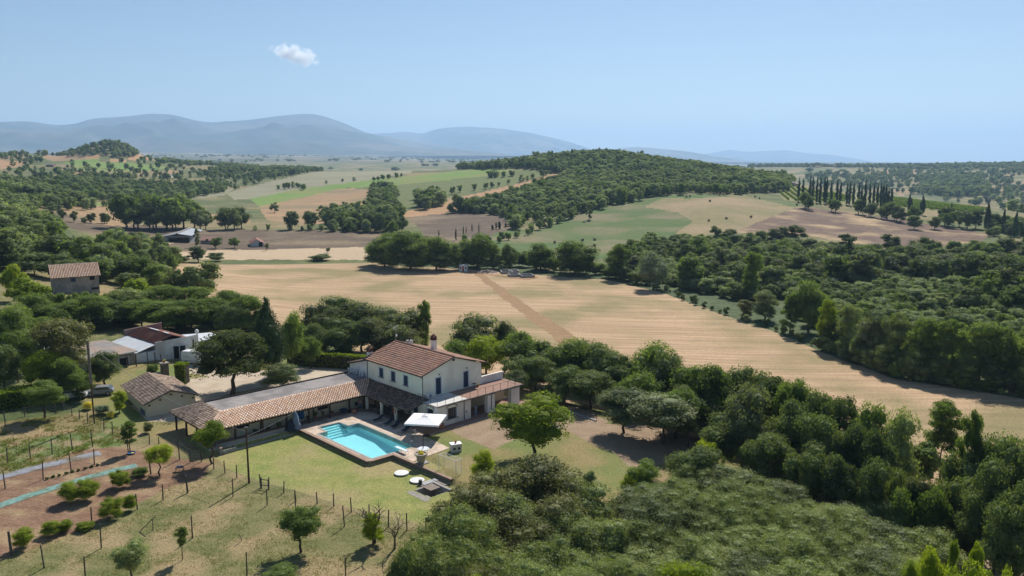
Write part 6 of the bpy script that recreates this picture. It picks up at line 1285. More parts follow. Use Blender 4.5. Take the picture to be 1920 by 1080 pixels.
MB().box(-.55, .55, -.55, .55, -.5, 2.9).build('shaft', RSTONE, R, bevel=.03); MB().box(-.68, .68, -.68, .68, 2.9, 3.05).build('capstone', STONE, R); MB().lathe([(.14, 0), (.2, .3), (.22, .34)], (0, 0, 3.05)).build('flower_pot', TERRA, R)
fl = link('flowers', crown('gold', 'bush', 'far', 0), R); fl.scale = (.25, .25, .18); fl.location = (0, 0, 3.5)
m = MB(); m.box(-2.6, -.6, -.2, .2, -.4, 1.5); m.build('side_wall', CONC, R)
# ================================================================== fences, poles and wires
FW = mat('fence_wire', (.20, .2, .19), (.16, .16, .15), 5, .6)
def post_fence(label, posts, lean=True, wires=True, name='post_fence', rad=.075, hpx=None, mt=None):
    """posts: (foot px, foot py, top py)"""
    P = []; rr = random.Random(len(posts) + int(posts[0][0])); mt = mt or GWOOD
    for (px, py, ty) in posts:
        x, y = hit(px, py, 40); z = float(zt(x, y)); zt_ = atD(px, math.hypot(x, y), ty)[2]; P.append((x, y, z, max(.8, zt_ - z)))
    x0, y0, z0, _ = P[0]; R = empty(name, (x0, y0, z0), 0, label, 'fence'); tops = []
    for (x, y, z, h) in P:
        lx, ly = (rr.uniform(-.06, .06) * h, rr.uniform(-.05, .05) * h) if lean else (0, 0); b = (x - x0, y - y0, z - z0 - .2); t = (x - x0 + lx, y - y0 + ly, z - z0 + h); MB().cyl(b, t, rad, rad * .85, 7).build('post', mt, R); tops.append((b, t, h))
    if wires:
        m = MB()
        for (b0, t0, h0), (b1, t1, h1) in zip(tops[:-1], tops[1:]):
            for f in (.25, .45, .65, .85): m.cyl(Vector(b0).lerp(Vector(t0), f), Vector(b1).lerp(Vector(t1), f), .009, n=3, cap=False)
        m.build('wire', FW, R)
    return R
post_fence('wire fence on wooden posts running from the hedge down past the tiled shed', [(10,800,770),(47,781,760),(105,776,756),(119,770,752),(135,780,762),(149,786,767),(164,793,773),(195,808,784),(211,814,790),(229,812,795),(241,850,830),(280,834,815),(298,832,820),(337,862,822),(357,868,841),(378,866,841)])
post_fence('wire fence on wooden posts along the near edge of the pool lawn', [(401,880,858),(422,888,864),(444,896,872),(489,915,889),(504,918,894),(532,925,902),(555,940,918),(595,945,922),(626,950,925),(659,960,932),(692,975,946),(728,988,956),(763,995,962),(799,1000,970)])
post_fence('straggling row of thin poles through the lower orchard', [(437,932,896),(501,948,916),(555,957,923),(646,988,948),(463,1080,1036),(648,1080,1046)], wires=False, rad=.07, name='orchard_stakes')
post_fence('upper row of grey vine posts in the weedy meadow', [(14,868,838),(57,860,830),(98,852,822),(136,844,812),(174,838,806)], wires=True)
post_fence('lower row of grey vine posts along the soil edge', [(10,917,884),(81,899,864),(134,886,851),(177,872,841)], wires=True)
post_fence('leaning stakes along the lowest soil row', [(83,1065,1020),(190,1028,982),(160,1080,1042),(306,938,908),(172,978,950),(258,955,925),(361,1010,965)], wires=False, name='orchard_stakes')
for (px, py, ty, r, lb) in [(22,1042,996,.14,'thick old post at the end of the bottom left vine row'),(352,925,892,.12,'leaning stump post beside the red soil'),(283,890,862,.1,'forked post beside the crooked vine tree'),(1840,1062,1018,.12,'wooden prop post in the bottom right corner')]:
    x, y = hit(px, py, 40); z = float(zt(x, y)); h = atD(px, math.hypot(x, y), ty)[2] - z; tag(MB().cyl((0, 0, -.2), (-.12, .05, h), r, r * .8, 8).build('old_post', GWOOD, None, (x, y, z)), lb, 'post')
x, y = hit(270, 998, 40); z = float(zt(x, y)); m = MB(); m.cyl((-.6, 0, -.1), (1.1, .6, 1.6), .05, n=6); m.cyl((.75, .4, -.1), (.8, .45, 1.2), .045, n=6); tag(m.build('prop', GWOOD, None, (x, y, z)), 'slanted pole propped on a short stake below the vines', 'post')
# garden gate frame
x, y = hit(497, 918); z = float(zt(x, y)); R = empty('garden_gate', (x, y, z), math.radians(-18), 'small wooden frame gate in the lawn fence', 'gate')
for s in (-.5, .5): MB().box(s - .06, s + .06, -.06, .06, -.2, 1.45 if s < 0 else 1.3).build('gate_post', GWOOD, R)
m = MB(); m.box(-.44, .44, -.03, .03, 1.15, 1.25); m.box(-.44, .44, -.03, .03, .45, .55); m.build('rail', GWOOD, R)
# wooden paddock fence before the warehouse
R = post_fence('grey rail fence beside the grey shed', [(238,690,664),(256,688,662),(278,684,658),(292,681,660),(303,686,664)], wires=False, name='rail_fence', rad=.1)
ch = [c for c in R.children]; 
POLE = mat('pole_wood', (.11, .065, .04), (.07, .045, .03), 4, .85, .004, stretch=(3, 3, 0)); POLEG = mat('grey_pole_wood', (.2, .17, .145), (.13, .11, .095), 4, .9)
def pole(px, py, ty, lb, r=.13, mt=POLE, arm=False):
    x, y = hit(px, py, 40); z = float(zt(x, y)); h = atD(px, math.hypot(x, y), ty)[2] - z; R = empty('utility_pole', (x, y, z), 0, lb, 'pole')
    MB().cyl((0, 0, -.3), (0, 0, h), r, r * .7, 10).build('shaft', mt, R)
    m = MB(); m.lathe([(.03, 0), (.05, .02), (.05, .1), (.03, .14)], (.1, 0, h - .1), 8); m.lathe([(.03, 0), (.05, .02), (.05, .1), (.03, .14)], (-.1, 0, h - .1), 8); m.build('insulator', WHITE, R)
    return Vector((x, y, z + h))
p1 = pole(467, 906, 800, 'slim brown utility pole standing on the pool lawn fence line')
p2 = pole(177, 794, 638, 'tall utility pole beside the tiled shed with a thicker upper part', .12)
x, y = p2.x, p2.y; R = [o for o in bpy.data.objects if o.get('label', '').startswith('tall utility pole beside')][0]; MB().cyl((0, 0, 6), (0, 0, p2.z - R.location.z + .05), .2, .17, 10).build('upper_shaft', POLEG, R)
p3 = pole(34, 718, 655, 'short dark utility pole behind the left hedge', .12)
p4 = pole(236, 548, 512, 'grey pole standing in the thicket right of the stone house', .14, POLEG)
p5 = pole(251, 432, 412, 'thin pole on the brown field before the open barn', .12, POLEG)
def cable(a, b, sag, lb, r=.022):
    a = Vector(a); b = Vector(b); m = MB(); n = 14; q = a
    for k in range(1, n + 1):
        t = k / n; p = a.lerp(b, t) - Vector((0, 0, 4 * sag * t * (1 - t))); m.cyl(q - a, p - a, r, n=4, cap=False); q = p
    tag(m.build('power_cable', FW, None, tuple(a)), lb, 'cable')
cable(p1 - Vector((0, 0, 1.2)), Vector((*to_w(-.5, 18.8), 6.4)), 1.0, 'overhead cable from the lawn pole to the villa corner')
cable(p2 - Vector((0, 0, .4)), p1 - Vector((0, 0, .6)), 1.5, 'overhead cable between the shed pole and the lawn pole')
cable(p2, p3, 1.0, 'overhead cable from the shed pole to the short dark pole')
cable(p3, Vector((-140, 175, 17)), 1.5, 'overhead cable leaving the short dark pole to the left')
cable(p4, Vector((p4.x - 9, p4.y - 6, p4.z - 5)), .2, 'stay cable of the grey pole right of the stone house')
# ================================================================== dead trees
def deadtree(px, py, ty, seed, lb, spread=.9, bush=False):
    x, y = hit(px, py, 40); z = float(zt(x, y)); h = atD(px, math.hypot(x, y), ty)[2] - z; R = random.Random(seed); m = MB()
    def br(p, d, l, r, n):
        q = p + d * l; m.cyl(p, q, r, r * .7, 6, False)
        if n == 0: return
        for k in range(R.choice([2, 3])):
            nd = (d + Vector((R.uniform(-1, 1), R.uniform(-1, 1), R.uniform(-.25, .5))) * spread).normalized(); br(q, nd, l * R.uniform(.55, .85), r * .62, n - 1)
    br(Vector((0, 0, -.1)), Vector((R.uniform(-.1, .1), 0, 1)), h * (.32 if not bush else .1), .10 * h / 3 if not bush else .04, 4); tag(m.build('dead_tree', mat('dead_bark', (.14, .115, .095), (.09, .075, .065), 5, .9) if 'dead_bark' not in bpy.data.materials else bpy.data.materials['dead_bark'], None, (x, y, z)), lb, 'dead tree')
deadtree(740, 1030, 960, 5, 'bare dead fruit tree with forked grey branches')
deadtree(703, 1018, 925, 8, 'bare dead tree top rising from the ivy clad stump')
deadtree(453, 1015, 952, 12, 'small dead twiggy bush beside a thin stake', .6, True)
# ================================================================== garden things
def UV(u, v, z=0): X = to_w(u, v); return (X[0], X[1], z)
# parasol
R = empty('parasol', UV(-3.3, -1.5), HT + math.radians(37), 'big square white parasol open beside the pool', 'parasol')
h0, h1, s = 2.42, 3.0, 2.42
m = MB(); C4 = [(-s, -s), (s, -s), (s, s), (-s, s)]; V = [(0, 0, h1)] + [(a, b, h0) for a, b in C4] + [(a, b, h0 - .22) for a, b in C4] + [(a * .5, b * .5, (h0 + h1) / 2 - .035) for a, b in C4] + [(0, -s, h0 + .0), (s, 0, h0), (0, s, h0), (-s, 0, h0)]
F = []
for k in range(4):
    j = (k + 1) % 4; F += [(0, 9 + k, 9 + j), (9 + k, 1 + k, 13 + k), (9 + k, 13 + k, 9 + j), (9 + j, 13 + k, 1 + j), (1 + k, 5 + k, 5 + j, 1 + j, 13 + k)]
m.add(V, F); m.build('canopy', mat('white_canvas', (.82, .82, .82), (.78, .78, .78), 3, .8), R)
m = MB(); m.cyl((0, 0, 0), (0, 0, 2.9), .045, n=10); m.build('mast', mat('pole_brown', (.16, .1, .07), (.12, .08, .05), 3, .5), R); MB().box(-.45, .45, -.45, .45, 0, .09).build('base', METAL, R)
m = MB()
for a, b in C4: m.cyl((0, 0, 2.1), (a * .5, b * .5, 2.62), .018, n=5, cap=False); m.cyl((0, 0, 2.93), (a * .98, b * .98, h0 - .03), .016, n=5, cap=False)
m.build('rib', METAL, R)
m = MB(); sm = .42
for k in range(4): a = C4[k]; b = C4[(k + 1) % 4]; m.cyl((a[0] / s * sm, a[1] / s * sm, h1 - .06), (b[0] / s * sm, b[1] / s * sm, h1 - .06), .02, n=4); m.cyl((a[0] / s * sm, a[1] / s * sm, h1 - .06), (0, 0, h1 + .14), .016, n=4)
m.build('top_vent_frame', GALV, R)
# loungers
NAVY = mat('navy_mesh', (.018, .022, .035), (.03, .035, .05), 4, .7)
for (u, v, a, lb) in [(-4.3, 8.6, .12, 'dark sun lounger farthest from the parasol'), (-4.1, 6.25, .38, 'second dark sun lounger from the far end of the pool'), (-4.1, 4.5, .44, 'third dark sun lounger, close beside the second'), (-4.1, 2.05, .47, 'dark sun lounger nearest the parasol')]:
    R = empty('sun_lounger', UV(u, v), HT + a, lb, 'sun lounger', 'dark sun loungers beside the pool')
    MB().box(-1.0, .25, -.3, .3, .3, .34).build('seat', NAVY, R); m = MB(); m.hexa([(.25, -.3, .3), (.97, -.3, .68), (.97, .3, .68), (.25, .3, .3), (.25, -.3, .34), (.95, -.3, .72), (.95, .3, .72), (.25, .3, .34)]); m.build('backrest', NAVY, R)
    m = MB(); 
    for s_ in (-.32, .32): m.cyl((-1.0, s_, .32), (.4, s_, .32), .025, n=6); m.cyl((.25, s_, .33), (.98, s_, .72), .022, n=6)
    m.build('frame', METAL, R)
    for a_ in (-.75, .3):
        for s_ in (-.3, .3): MB().cyl((a_, s_, 0), (a_ + .05, s_, .31), .022, n=6).build('leg', GALV, R)
    m = MB()
    for s_ in (-.27, .27): m.lathe([(.0, 0), (.07, .01), (.07, .05), (0, .06)], (-1.02, s_, .04), 8)
    m.build('wheel', WHITE, R)
# diving board
R = empty('diving_board', UV(-9.6, -4.6), HT + PI / 2, 'pale blue diving board on a curved metal stand at the pool end', 'diving board')
MB().box(-.9, 1.5, -.24, .24, .42, .49).build('board', mat('pale_board', (.62, .74, .80), (.58, .7, .77), 3, .5), R); m = MB()
for s_ in (-.2, .2): 
    P = [(-.8, s_, .42), (-1.0, s_, .25), (-.9, s_, .0)]; m.cyl(P[0], P[1], .02, n=6); m.cyl(P[1], P[2], .02, n=6); m.cyl((.1, s_, .42), (-.05, s_, 0), .02, n=6)
m.build('stand', GALV, R)
R = empty('pool_ladder', UV(-7.4, -3.2), HT + PI, 'chrome pool ladder at the corner near the parasol shadow', 'ladder'); 
for s_ in (-.25, .25):
    m = MB(); P = [(-.45, s_, 0), (-.45, s_, .55), (-.3, s_, .72), (0, s_, .7), (.1, s_, .5), (.1, s_, -.9)]
    for a, b in zip(P[:-1], P[1:]): m.cyl(a, b, .022, n=7)
    m.build('rail', GALV, R)
for zz in (-.3, -.6): MB().box(.05, .15, -.25, .25, zz - .02, zz + .02).build('step', GALV, R)
R = empty('pool_shower', UV(-6.1, -2.8), HT, 'slim garden shower post near the pool ladder', 'shower'); MB().cyl((0, 0, 0), (0, 0, 1.9), .035, n=8).build('pipe', GALV, R); MB().cyl((0, 0, 1.9), (-.25, 0, 1.92), .02, n=6).build('arm', GALV, R); MB().lathe([(.02, .04), (.1, 0), (.1, -.02)], (-.28, 0, 1.9), 10).build('shower_head', mat('red_plastic', (.5, .12, .08), (.45, .1, .07), 3, .5), R)
# white round table with metal stand, urn
R = empty('garden_table', UV(-7.8, -6.7), HT, 'white round cast iron table with tall thin rods at the end of the terrace', 'table'); MB().lathe([(0, .62), (.78, .62), (.8, .65), (.78, .68), (0, .68)], (0, 0, 0), 24).build('table_top', mat('white_ironwork', (.68, .71, .76), (.5, .54, .6), 12, .6), R)
for k in range(4): a = PI / 4 + k * PI / 2; MB().cyl((math.cos(a) * .6, math.sin(a) * .6, 0), (math.cos(a) * .6, math.sin(a) * .6, 1.5), .018, n=6).build('rod', FW, R)
MB().cyl((0, 0, 0), (0, 0, 2.3), .04, n=8).build('centre_pole', POLE, R)
R = empty('stone_urn', UV(-10.1, -9.2), HT, 'large stone urn planter with a yellow cactus on a square slab', 'planter'); MB().box(-.55, .9, -.6, .6, -.08, .05).build('slab', CONC, R)
MB().lathe([(.42, .05), (.5, .3), (.62, .95), (.64, 1.05), (.86, 1.15), (.88, 1.3), (.7, 1.32), (.66, 1.2), (0, 1.18)], (0, 0, 0), 20).build('urn', mat('urn_stone', (.36, .33, .27), (.27, .24, .2), 3, .9, .01), R, smooth=False); c = link('plant', crown('gold', 'bush', 'far', 1), R); c.scale = (.42, .42, .3); c.location = (0, 0, 1.4)
R = empty('barbecue_block', UV(-4.1, -8.9), HT + math.radians(-22), 'white masonry block with two round grilles and a red pot on top', 'block'); MB().box(-.7, .7, -.5, .5, -.1, 1.0).build('block_body', mat('white_masonry', (.68, .65, .6), (.6, .57, .52), 2, .9), R, bevel=.03); MB().box(-.75, .75, -.55, .55, 1.0, 1.06).build('block_top', WHITE, R)
for s_ in (-.32, .32): MB().cyl((s_, -.5, .45), (s_, -.54, .45), .17, n=14).build('grille', METAL, R)
MB().lathe([(.1, 0), (.16, .2), (.1, .3), (.04, .34)], (0, 0, 1.06), 12).build('red_pot', mat('red_glaze', (.35, .06, .04), (.3, .05, .04), 3, .4), R)
for (u, v, lb) in ((-13.25, -9.3, 'white round concrete cover nearer the pool on the lawn'), (-13.25, -12.5, 'white round concrete cover farther from the pool on the lawn')):
    R = empty('tank_cover', UV(u, v, -.66), 0, lb, 'cover', 'round concrete covers on the lawn'); MB().lathe([(.82, 0), (.82, .2)], (0, 0, 0), 28).build('ring', CONC, R); MB().lathe([(0, .2), (.9, .2), (.92, .24), (.9, .3), (0, .32)], (0, 0, 0), 28).build('lid', mat('pale_concrete', (.72, .72, .70), (.62, .62, .6), 2, .9), R)
# goal
A = Vector(UV(-9.75, -12.4)); B = Vector(UV(-9.6, -15.5)); R = empty('football_goal', tuple(A), math.atan2(B.y - A.y, B.x - A.x), 'small white metal football goal at the end of the stone wall', 'goal'); Lg = (B - A).length; hg = 1.9
def bar(nm, a, b, r=.04): MB().cyl(a, b, r, n=8).build(nm, WHITE, R)
bar('post', (0, 0, 0), (0, 0, hg)); bar('post', (Lg, 0, 0), (Lg, 0, hg)); bar('crossbar', (0, 0, hg), (Lg, 0, hg)); bar('top_bar', (0, .9, hg), (Lg, .9, hg), .03); bar('side_bar', (0, 0, hg), (0, .9, hg), .03); bar('side_bar', (Lg, 0, hg), (Lg, .9, hg), .03); bar('back_post', (0, .9, 0), (0, .9, hg), .03); bar('back_post', (Lg, .9, 0), (Lg, .9, hg), .03)
m = MB()
for k in range(1, 14): z_ = k * hg / 14; m.cyl((0, .9, z_), (Lg, .9, z_), .006, n=3, cap=False); m.cyl((0, 0, z_), (0, .9, z_), .006, n=3, cap=False); m.cyl((Lg, 0, z_), (Lg, .9, z_), .006, n=3, cap=False)
for k in range(1, 22): m.cyl((k * Lg / 22, .9, 0), (k * Lg / 22, .9, hg), .004, n=3, cap=False)
m.build('net', mat('net_cord', (.7, .68, .62), (.6, .6, .55), 3, .9), R)
# sunken stair pit
R = uvobj('stair_pit', 'sunken stone stairwell with a slab roof at the far corner of the lawn', 'stairwell'); m = MB(); z_ = -.62
m.box(-15.35, -15.1, -17.6, -14.4, -2.6, z_ + .02); m.box(-12.35, -12.0, -17.6, -14.4, -2.6, z_ + .25); m.box(-15.1, -12.35, -17.6, -17.35, -2.6, z_ + .02); m.box(-15.1, -12.35, -14.65, -14.4, -2.6, z_ + .1); m.build('pit_wall', CONC, R)
MB().box(-15.1, -12.35, -17.35, -14.65, -2.7, -2.5).build('pit_floor', CONC, R)
for k in range(5): MB().box(-15.1 + k * .45, -14.65 + k * .45, -17.3, -16.2, -2.5, z_ - .15 - k * .36).build('step', STONE, R)
MB().box(-13.9, -10.95, -16.0, -13.4, z_ + .03, z_ + .14).build('slab_roof', mat('slab_stone', (.27, .22, .18), (.2, .165, .14), 1.5, .95, .01), R); MB().box(-16.2, -15.36, -17.9, -14.2, z_ - .05, z_ + .06).build('paving_strip', STONE, R)
m = MB()
for k in range(5): m.box(-13.6 + k * .02, -11.4, -14.3 + k * .17, -14.16 + k * .17, z_ + .15 + .02 * (k % 2), z_ + .21 + .02 * (k % 2))
tag(m.build('plank_pile', mat('bleached_planks', (.5, .5, .5), (.38, .38, .38), 4, .9), None, (HC[0], HC[1], 0)), 'pile of bleached planks on the stair pit slab', 'planks'); bpy.data.objects['plank_pile'].rotation_euler = (0, 0, HT)
tag(MB().box(-.2, .2, -.2, .2, 0, .5).build('iron_stove', METAL, None, UV(-13.6, -13.6, z_ + .14)), 'small dark rusty box standing on the stair pit slab', 'box')
# covered equipment
def cloth(name, lb, u, v, w_, h, mt, seed):
    R = np.random.RandomState(seed); V = []; n = 18; k_ = 9
    for i in range(k_ + 1):
        t = i / k_; rr = w_ * (.12 + .88 * (1 - t) ** .8)
        for j in range(n): a = 2 * PI * j / n; f = 1 + .18 * math.sin(j * 3.1 + i * .7) + .1 * (R.rand() - .5); V.append((math.cos(a) * rr * f, math.sin(a) * rr * f * .8, t * h))
    F = [(i * n + j, i * n + (j + 1) % n, (i + 1) * n + (j + 1) % n, (i + 1) * n + j) for i in range(k_) for j in range(n)] + [tuple(k_ * n + j for j in range(n))]
    tag(MB().add(V, F).build(name, mt, None, UV(u, v, -.02), smooth=True), lb, 'cover')
cloth('covered_parasol', 'parasol wrapped in a silvery blue cover at the corner of the terrace', -15.0, 13.7, .75, 2.6, mat('silver_blue_cover', (.20, .26, .34), (.12, .16, .22), 2, .5), 1)
cloth('covered_equipment', 'heap of equipment under black plastic beside the wrapped parasol', -15.7, 13.9, .95, 1.5, mat('black_plastic', (.02, .025, .035), (.03, .035, .05), 3, .35), 2)
# potted plants along the wing wall
def potted(u, v, r, h, kd, lb, pot=TERRA, hp=.35):
    R = empty('potted_plant', UV(u, v), 0, lb, 'plant', 'potted plants along the wing wall'); MB().lathe([(r * .6, 0), (r * .8, hp), (r * .9, hp + .03)], (0, 0, 0), 12).build('pot', pot, R); c = link('leaves', crown(kd, 'bush', 'far', 2), R); c.scale = (r * 1.5, r * 1.5, h / 2); c.location = (0, 0, hp + h / 2 - .05)
for (u, v, r, h, kd, lb) in [(-11.9,15.6,.3,.6,'mid','bushy pot plant left of the palm like plant under the porch'),(-10.6,15.8,.35,1.1,'oak','palm like pot plant against the wing wall'),(-9.3,15.8,.25,.8,'oak','slim pot plant between palm and shelf'),(-7.9,15.7,.4,.45,'oak','wide dark pot plant under the wall niche'),(-16.6,15.6,.4,.8,'oak','tall dark pot plant beside the blue shutters'),(-18.3,15.5,.35,.5,'oak','small pot plant left of the tall dark one'),(-20.2,15.5,.4,.6,'oak','pot plant at the left end of the porch'),(-14.6,15.7,.15,.9,'mid','thin potted tree beside the wrapped parasol')]:
    potted(u, v, r, h, kd, lb)
tag(MB().lathe([(.3, 0), (.5, .25), (.52, .5), (.48, .5), (.46, .3)], (0, 0, 0), 16).build('blue_tub', mat('navy_plastic', (.03, .06, .15), (.03, .05, .12), 3, .5), None, UV(-5.9, 15.6)), 'dark blue tub against the wing wall', 'tub')
tag(MB().lathe([(.22, 0), (.36, .25), (.36, .4), (.25, .62), (.28, .66)], (0, 0, 0), 14).build('terracotta_jar', TERRA, None, UV(-4.9, 14.1)), 'round terracotta jar at a porch post', 'jar')
tag(MB().lathe([(.4, 0), (.4, .7), (.3, .75), (.3, 0)], (0, 0, 0), 12).build('terracotta_planter', TERRA, None, UV(.25, -.55)), 'square terracotta planter at the villa corner', 'planter')
m = MB(); n = 20
for k in range(n):
    a0 = 2 * PI * k / n; a1 = 2 * PI * (k + 1) / n; m.cyl((0, .3 * math.cos(a0), .3 * math.sin(a0)), (0, .3 * math.cos(a1), .3 * math.sin(a1)), .07, n=7, cap=False)
o = m.build('lifebuoy', mat('orange_buoy', (.6, .2, .1), (.5, .16, .09), 3, .6), None, UV(-2.5, 7.1, 1.45)); o.rotation_euler = (0, 0, HT); tag(o, 'orange lifebuoy hanging on a porch pillar', 'lifebuoy')
R = empty('dining_table', UV(-1.3, 9.0), HT, 'wooden dining table in the shade of the porch', 'table'); MB().box(-.5, .5, -1.2, 1.2, .72, .77).build('table_top', GWOOD, R)
for a in (-.42, .42):
    for b in (-1.1, 1.1): MB().box(a - .04, a + .04, b - .04, b + .04, 0, .72).build('leg', GWOOD, R)
for (du, dv, an, lb) in [(-.9, -.6, 0, 'dark chair on the pool side of the dining table, right one'), (-.9, .6, 0, 'dark chair on the pool side of the dining table, left one'), (.9, -.5, PI, 'dark chair on the house side of the dining table'), (-1.9, 7.3, 1.2, 'dark armchair beside the person in a pink top')]:
    R = empty('chair', UV(-1.3 + du, 9.0 + dv), HT + an, lb, 'chair', 'dark chairs under the porch'); MB().box(-.22, .22, -.22, .22, .42, .46).build('seat', NAVY, R); MB().box(-.25, -.21, -.22, .22, .46, .95).build('backrest', NAVY, R)
    for a in (-.2, .2):
        for b in (-.2, .2): MB().cyl((a, b, 0), (a, b, .42), .018, n=6).build('leg', METAL, R)
# air conditioners, flood light, aerial, balcony table
ACW = mat('ac_white', (.66, .67, .68), (.6, .61, .62), 3, .6)
for (u, v, z_, an, lb) in [(.45, 23.4, 3.62, 0, 'leftmost air conditioner on the flat roof by the annex'), (.45, 21.9, 3.62, 0, 'middle air conditioner on the flat roof by the annex'), (.45, 20.1, 3.62, 0, 'rightmost air conditioner on the flat roof by the annex'), (1.5, 3.8, 3.24, PI / 2, 'air conditioner on the balcony beside the first door')]:
    R = empty('air_conditioner', UV(u, v, z_), HT + an, lb, 'air conditioner', 'outdoor air conditioners'); MB().box(-.18, .18, -.45, .45, .06, .72).build('case', ACW, R, bevel=.015); MB().cyl((-.181, -.1, .39), (-.2, -.1, .39), .25, n=16).build('fan_grille', mat('ac_grille', (.25, .26, .27), (.2, .2, .21), 3, .6) if 'ac_grille' not in bpy.data.materials else bpy.data.materials['ac_grille'], R); m = MB(); m.box(-.15, .15, -.4, -.34, 0, .06); m.box(-.15, .15, .34, .4, 0, .06); m.build('foot', METAL, R)
R = empty('flood_light', UV(6.55, 4.25, 8.15), HT, 'dark flood light under the gable peak of the villa', 'lamp'); MB().box(-.16, .16, -.22, -.05, -.12, .14).build('housing', METAL, R); MB().cyl((0, -.06, 0), (0, .03, 0), .03, n=6).build('bracket', METAL, R)
for (u, lb) in ((3.7, 'small wall lamp above the left balcony door'), (9.2, 'small wall lamp above the right balcony door')):
    R = empty('wall_lamp', UV(u, 4.28, 6.4), HT, lb, 'lamp', 'wall lamps above the balcony doors'); MB().lathe([(.03, .1), (.13, -.02), (.1, -.06)], (0, -.15, 0), 10).build('lamp_shade', METAL, R); MB().cyl((0, 0, .08), (0, -.15, .1), .02, n=5).build('arm', METAL, R)
R = empty('television_aerial', UV(6.6, 19.0, 8.5), HT + .6, 'tall television aerial with two crossed arms on the villa ridge', 'aerial'); MB().cyl((0, 0, -.3), (0, 0, 2.5), .03, n=6).build('mast', GALV, R)
m = MB(); m.cyl((-1.3, 0, 2.5), (1.3, 0, 2.62), .022, n=5); 
for k in range(10): m.cyl((-1.25 + k * .27, -.2, 2.5 + k * .012), (-1.25 + k * .27, .2, 2.5 + k * .012), .012, n=4)
m.cyl((-.45, 0, 2.2), (.45, 0, 2.25), .02, n=5); m.build('aerial_arm', GALV, R); MB().lathe([(.1, 0), (.16, .1), (.14, .3), (.06, .34)], (0, -.1, .9), 10).build('amplifier_box', WHITE, R)
R = empty('bistro_table', UV(9.9, 3.3, 3.24), HT, 'small dark bistro table on the balcony between door and parapet', 'table'); MB().lathe([(0, .7), (.32, .7), (.32, .73), (0, .74)], (0, 0, 0), 14).build('table_top', METAL, R); MB().cyl((0, 0, 0), (0, 0, .7), .03, n=6).build('leg', METAL, R)
R = empty('flower_pot', UV(10.9, 3.5, 3.24), HT, 'pot of yellow flowers on the balcony', 'plant'); MB().lathe([(.12, 0), (.18, .25)], (0, 0, 0), 10).build('pot', TERRA, R); c = link('flowers', crown('gold', 'bush', 'far', 0), R); c.scale = (.22, .22, .15); c.location = (0, 0, .36)
# railing beyond terrace and low pale wellhead
P0 = hit(1040, 762); P1 = hit(1118, 790); z_ = float(zt(*P0)); R = empty('corner_railing', (*P0, z_), math.atan2(P1[1] - P0[1], P1[0] - P0[0]), 'thin dark railing on a low kerb beyond the terrace', 'railing'); Lr = math.dist(P0, P1); dz_ = float(zt(*P1)) - z_
MB().hexa([(0, -.15, -.5), (Lr, -.15, dz_ - .5), (Lr, .15, dz_ - .5), (0, .15, -.5), (0, -.15, .15), (Lr, -.15, dz_ + .15), (Lr, .15, dz_ + .15), (0, .15, .15)]).build('kerb', CONC, R)
for k in range(9): t = k / 8; MB().box(Lr * t - .02, Lr * t + .02, -.02, .02, dz_ * t + .15, dz_ * t + 1.15).build('post', METAL, R)
m = MB(); m.cyl((0, 0, 1.15), (Lr, 0, dz_ + 1.15), .02, n=5); m.cyl((0, 0, .65), (Lr, 0, dz_ + .65), .015, n=5); m.build('rail', METAL, R)
x, y = hit(1040, 812); R = empty('wellhead', (x, y, float(zt(x, y))), 0, 'round pale stone wellhead half hidden by the walnut tree', 'well'); MB().lathe([(.75, -.1), (.75, .75), (.8, .8), (.8, .9), (.55, .9), (.55, .2)], (0, 0, 0), 20).build('ring', STONE, R)
# ---- garden rows: plastic strips
def strip(name, lb, line, w_, mt, seed):
    P = [hit(*q, 40) for q in line]; z0 = float(zt(*P[0])); V = []; F = []; R = np.random.RandomState(seed); n = 0
    for i in range(len(P) - 1):
        A = np.array(P[i]); B = np.array(P[i + 1]); d = (B - A) / np.linalg.norm(B - A); e = np.array([-d[1], d[0]]); k_ = max(2, int(np.linalg.norm(B - A) / .35))
        for k in range(k_ + (i == len(P) - 2)):
            c = A + (B - A) * k / k_
            for j in range(7):
                s = (j / 6 - .5); p = c + e * s * w_ * (1 + .12 * (R.rand() - .5)); V.append((p[0], p[1], float(zt(*p)) + .035 + .07 * R.rand() * (abs(s) < .45)))
            n += 1
    for i in range(n - 1):
        for j in range(6): F.append((i * 7 + j, i * 7 + j + 1, (i + 1) * 7 + j + 1, (i + 1) * 7 + j))
    tag(MB().add(V, F).build(name, mt), lb, 'ground sheet')
GREENP = mat('green_mulch_film', (.13, .25, .21), (.20, .33, .29), 1.2, .5, .02, c3=(.12, .13, .06), s3=.5, stretch=(.5, 2.5, .6)); GREYP2 = mat('grey_mulch_film', (.20, .21, .23), (.27, .28, .31), 1.2, .6, .02, c3=(.17, .14, .09), s3=.4, stretch=(.5, 2.5, .6))
strip('green_mulch_film', 'blue green plastic film strip with planting holes in the red soil', [(-40,966),(0,948),(60,928),(118,910),(170,895),(215,883),(256,873)], 1.3, GREENP, 1)
strip('grey_mulch_film', 'grey plastic film strip at the edge of the weedy meadow', [(-40,908),(10,893),(60,880),(110,868),(150,858),(188,850)], 1.8, GREYP2, 2)
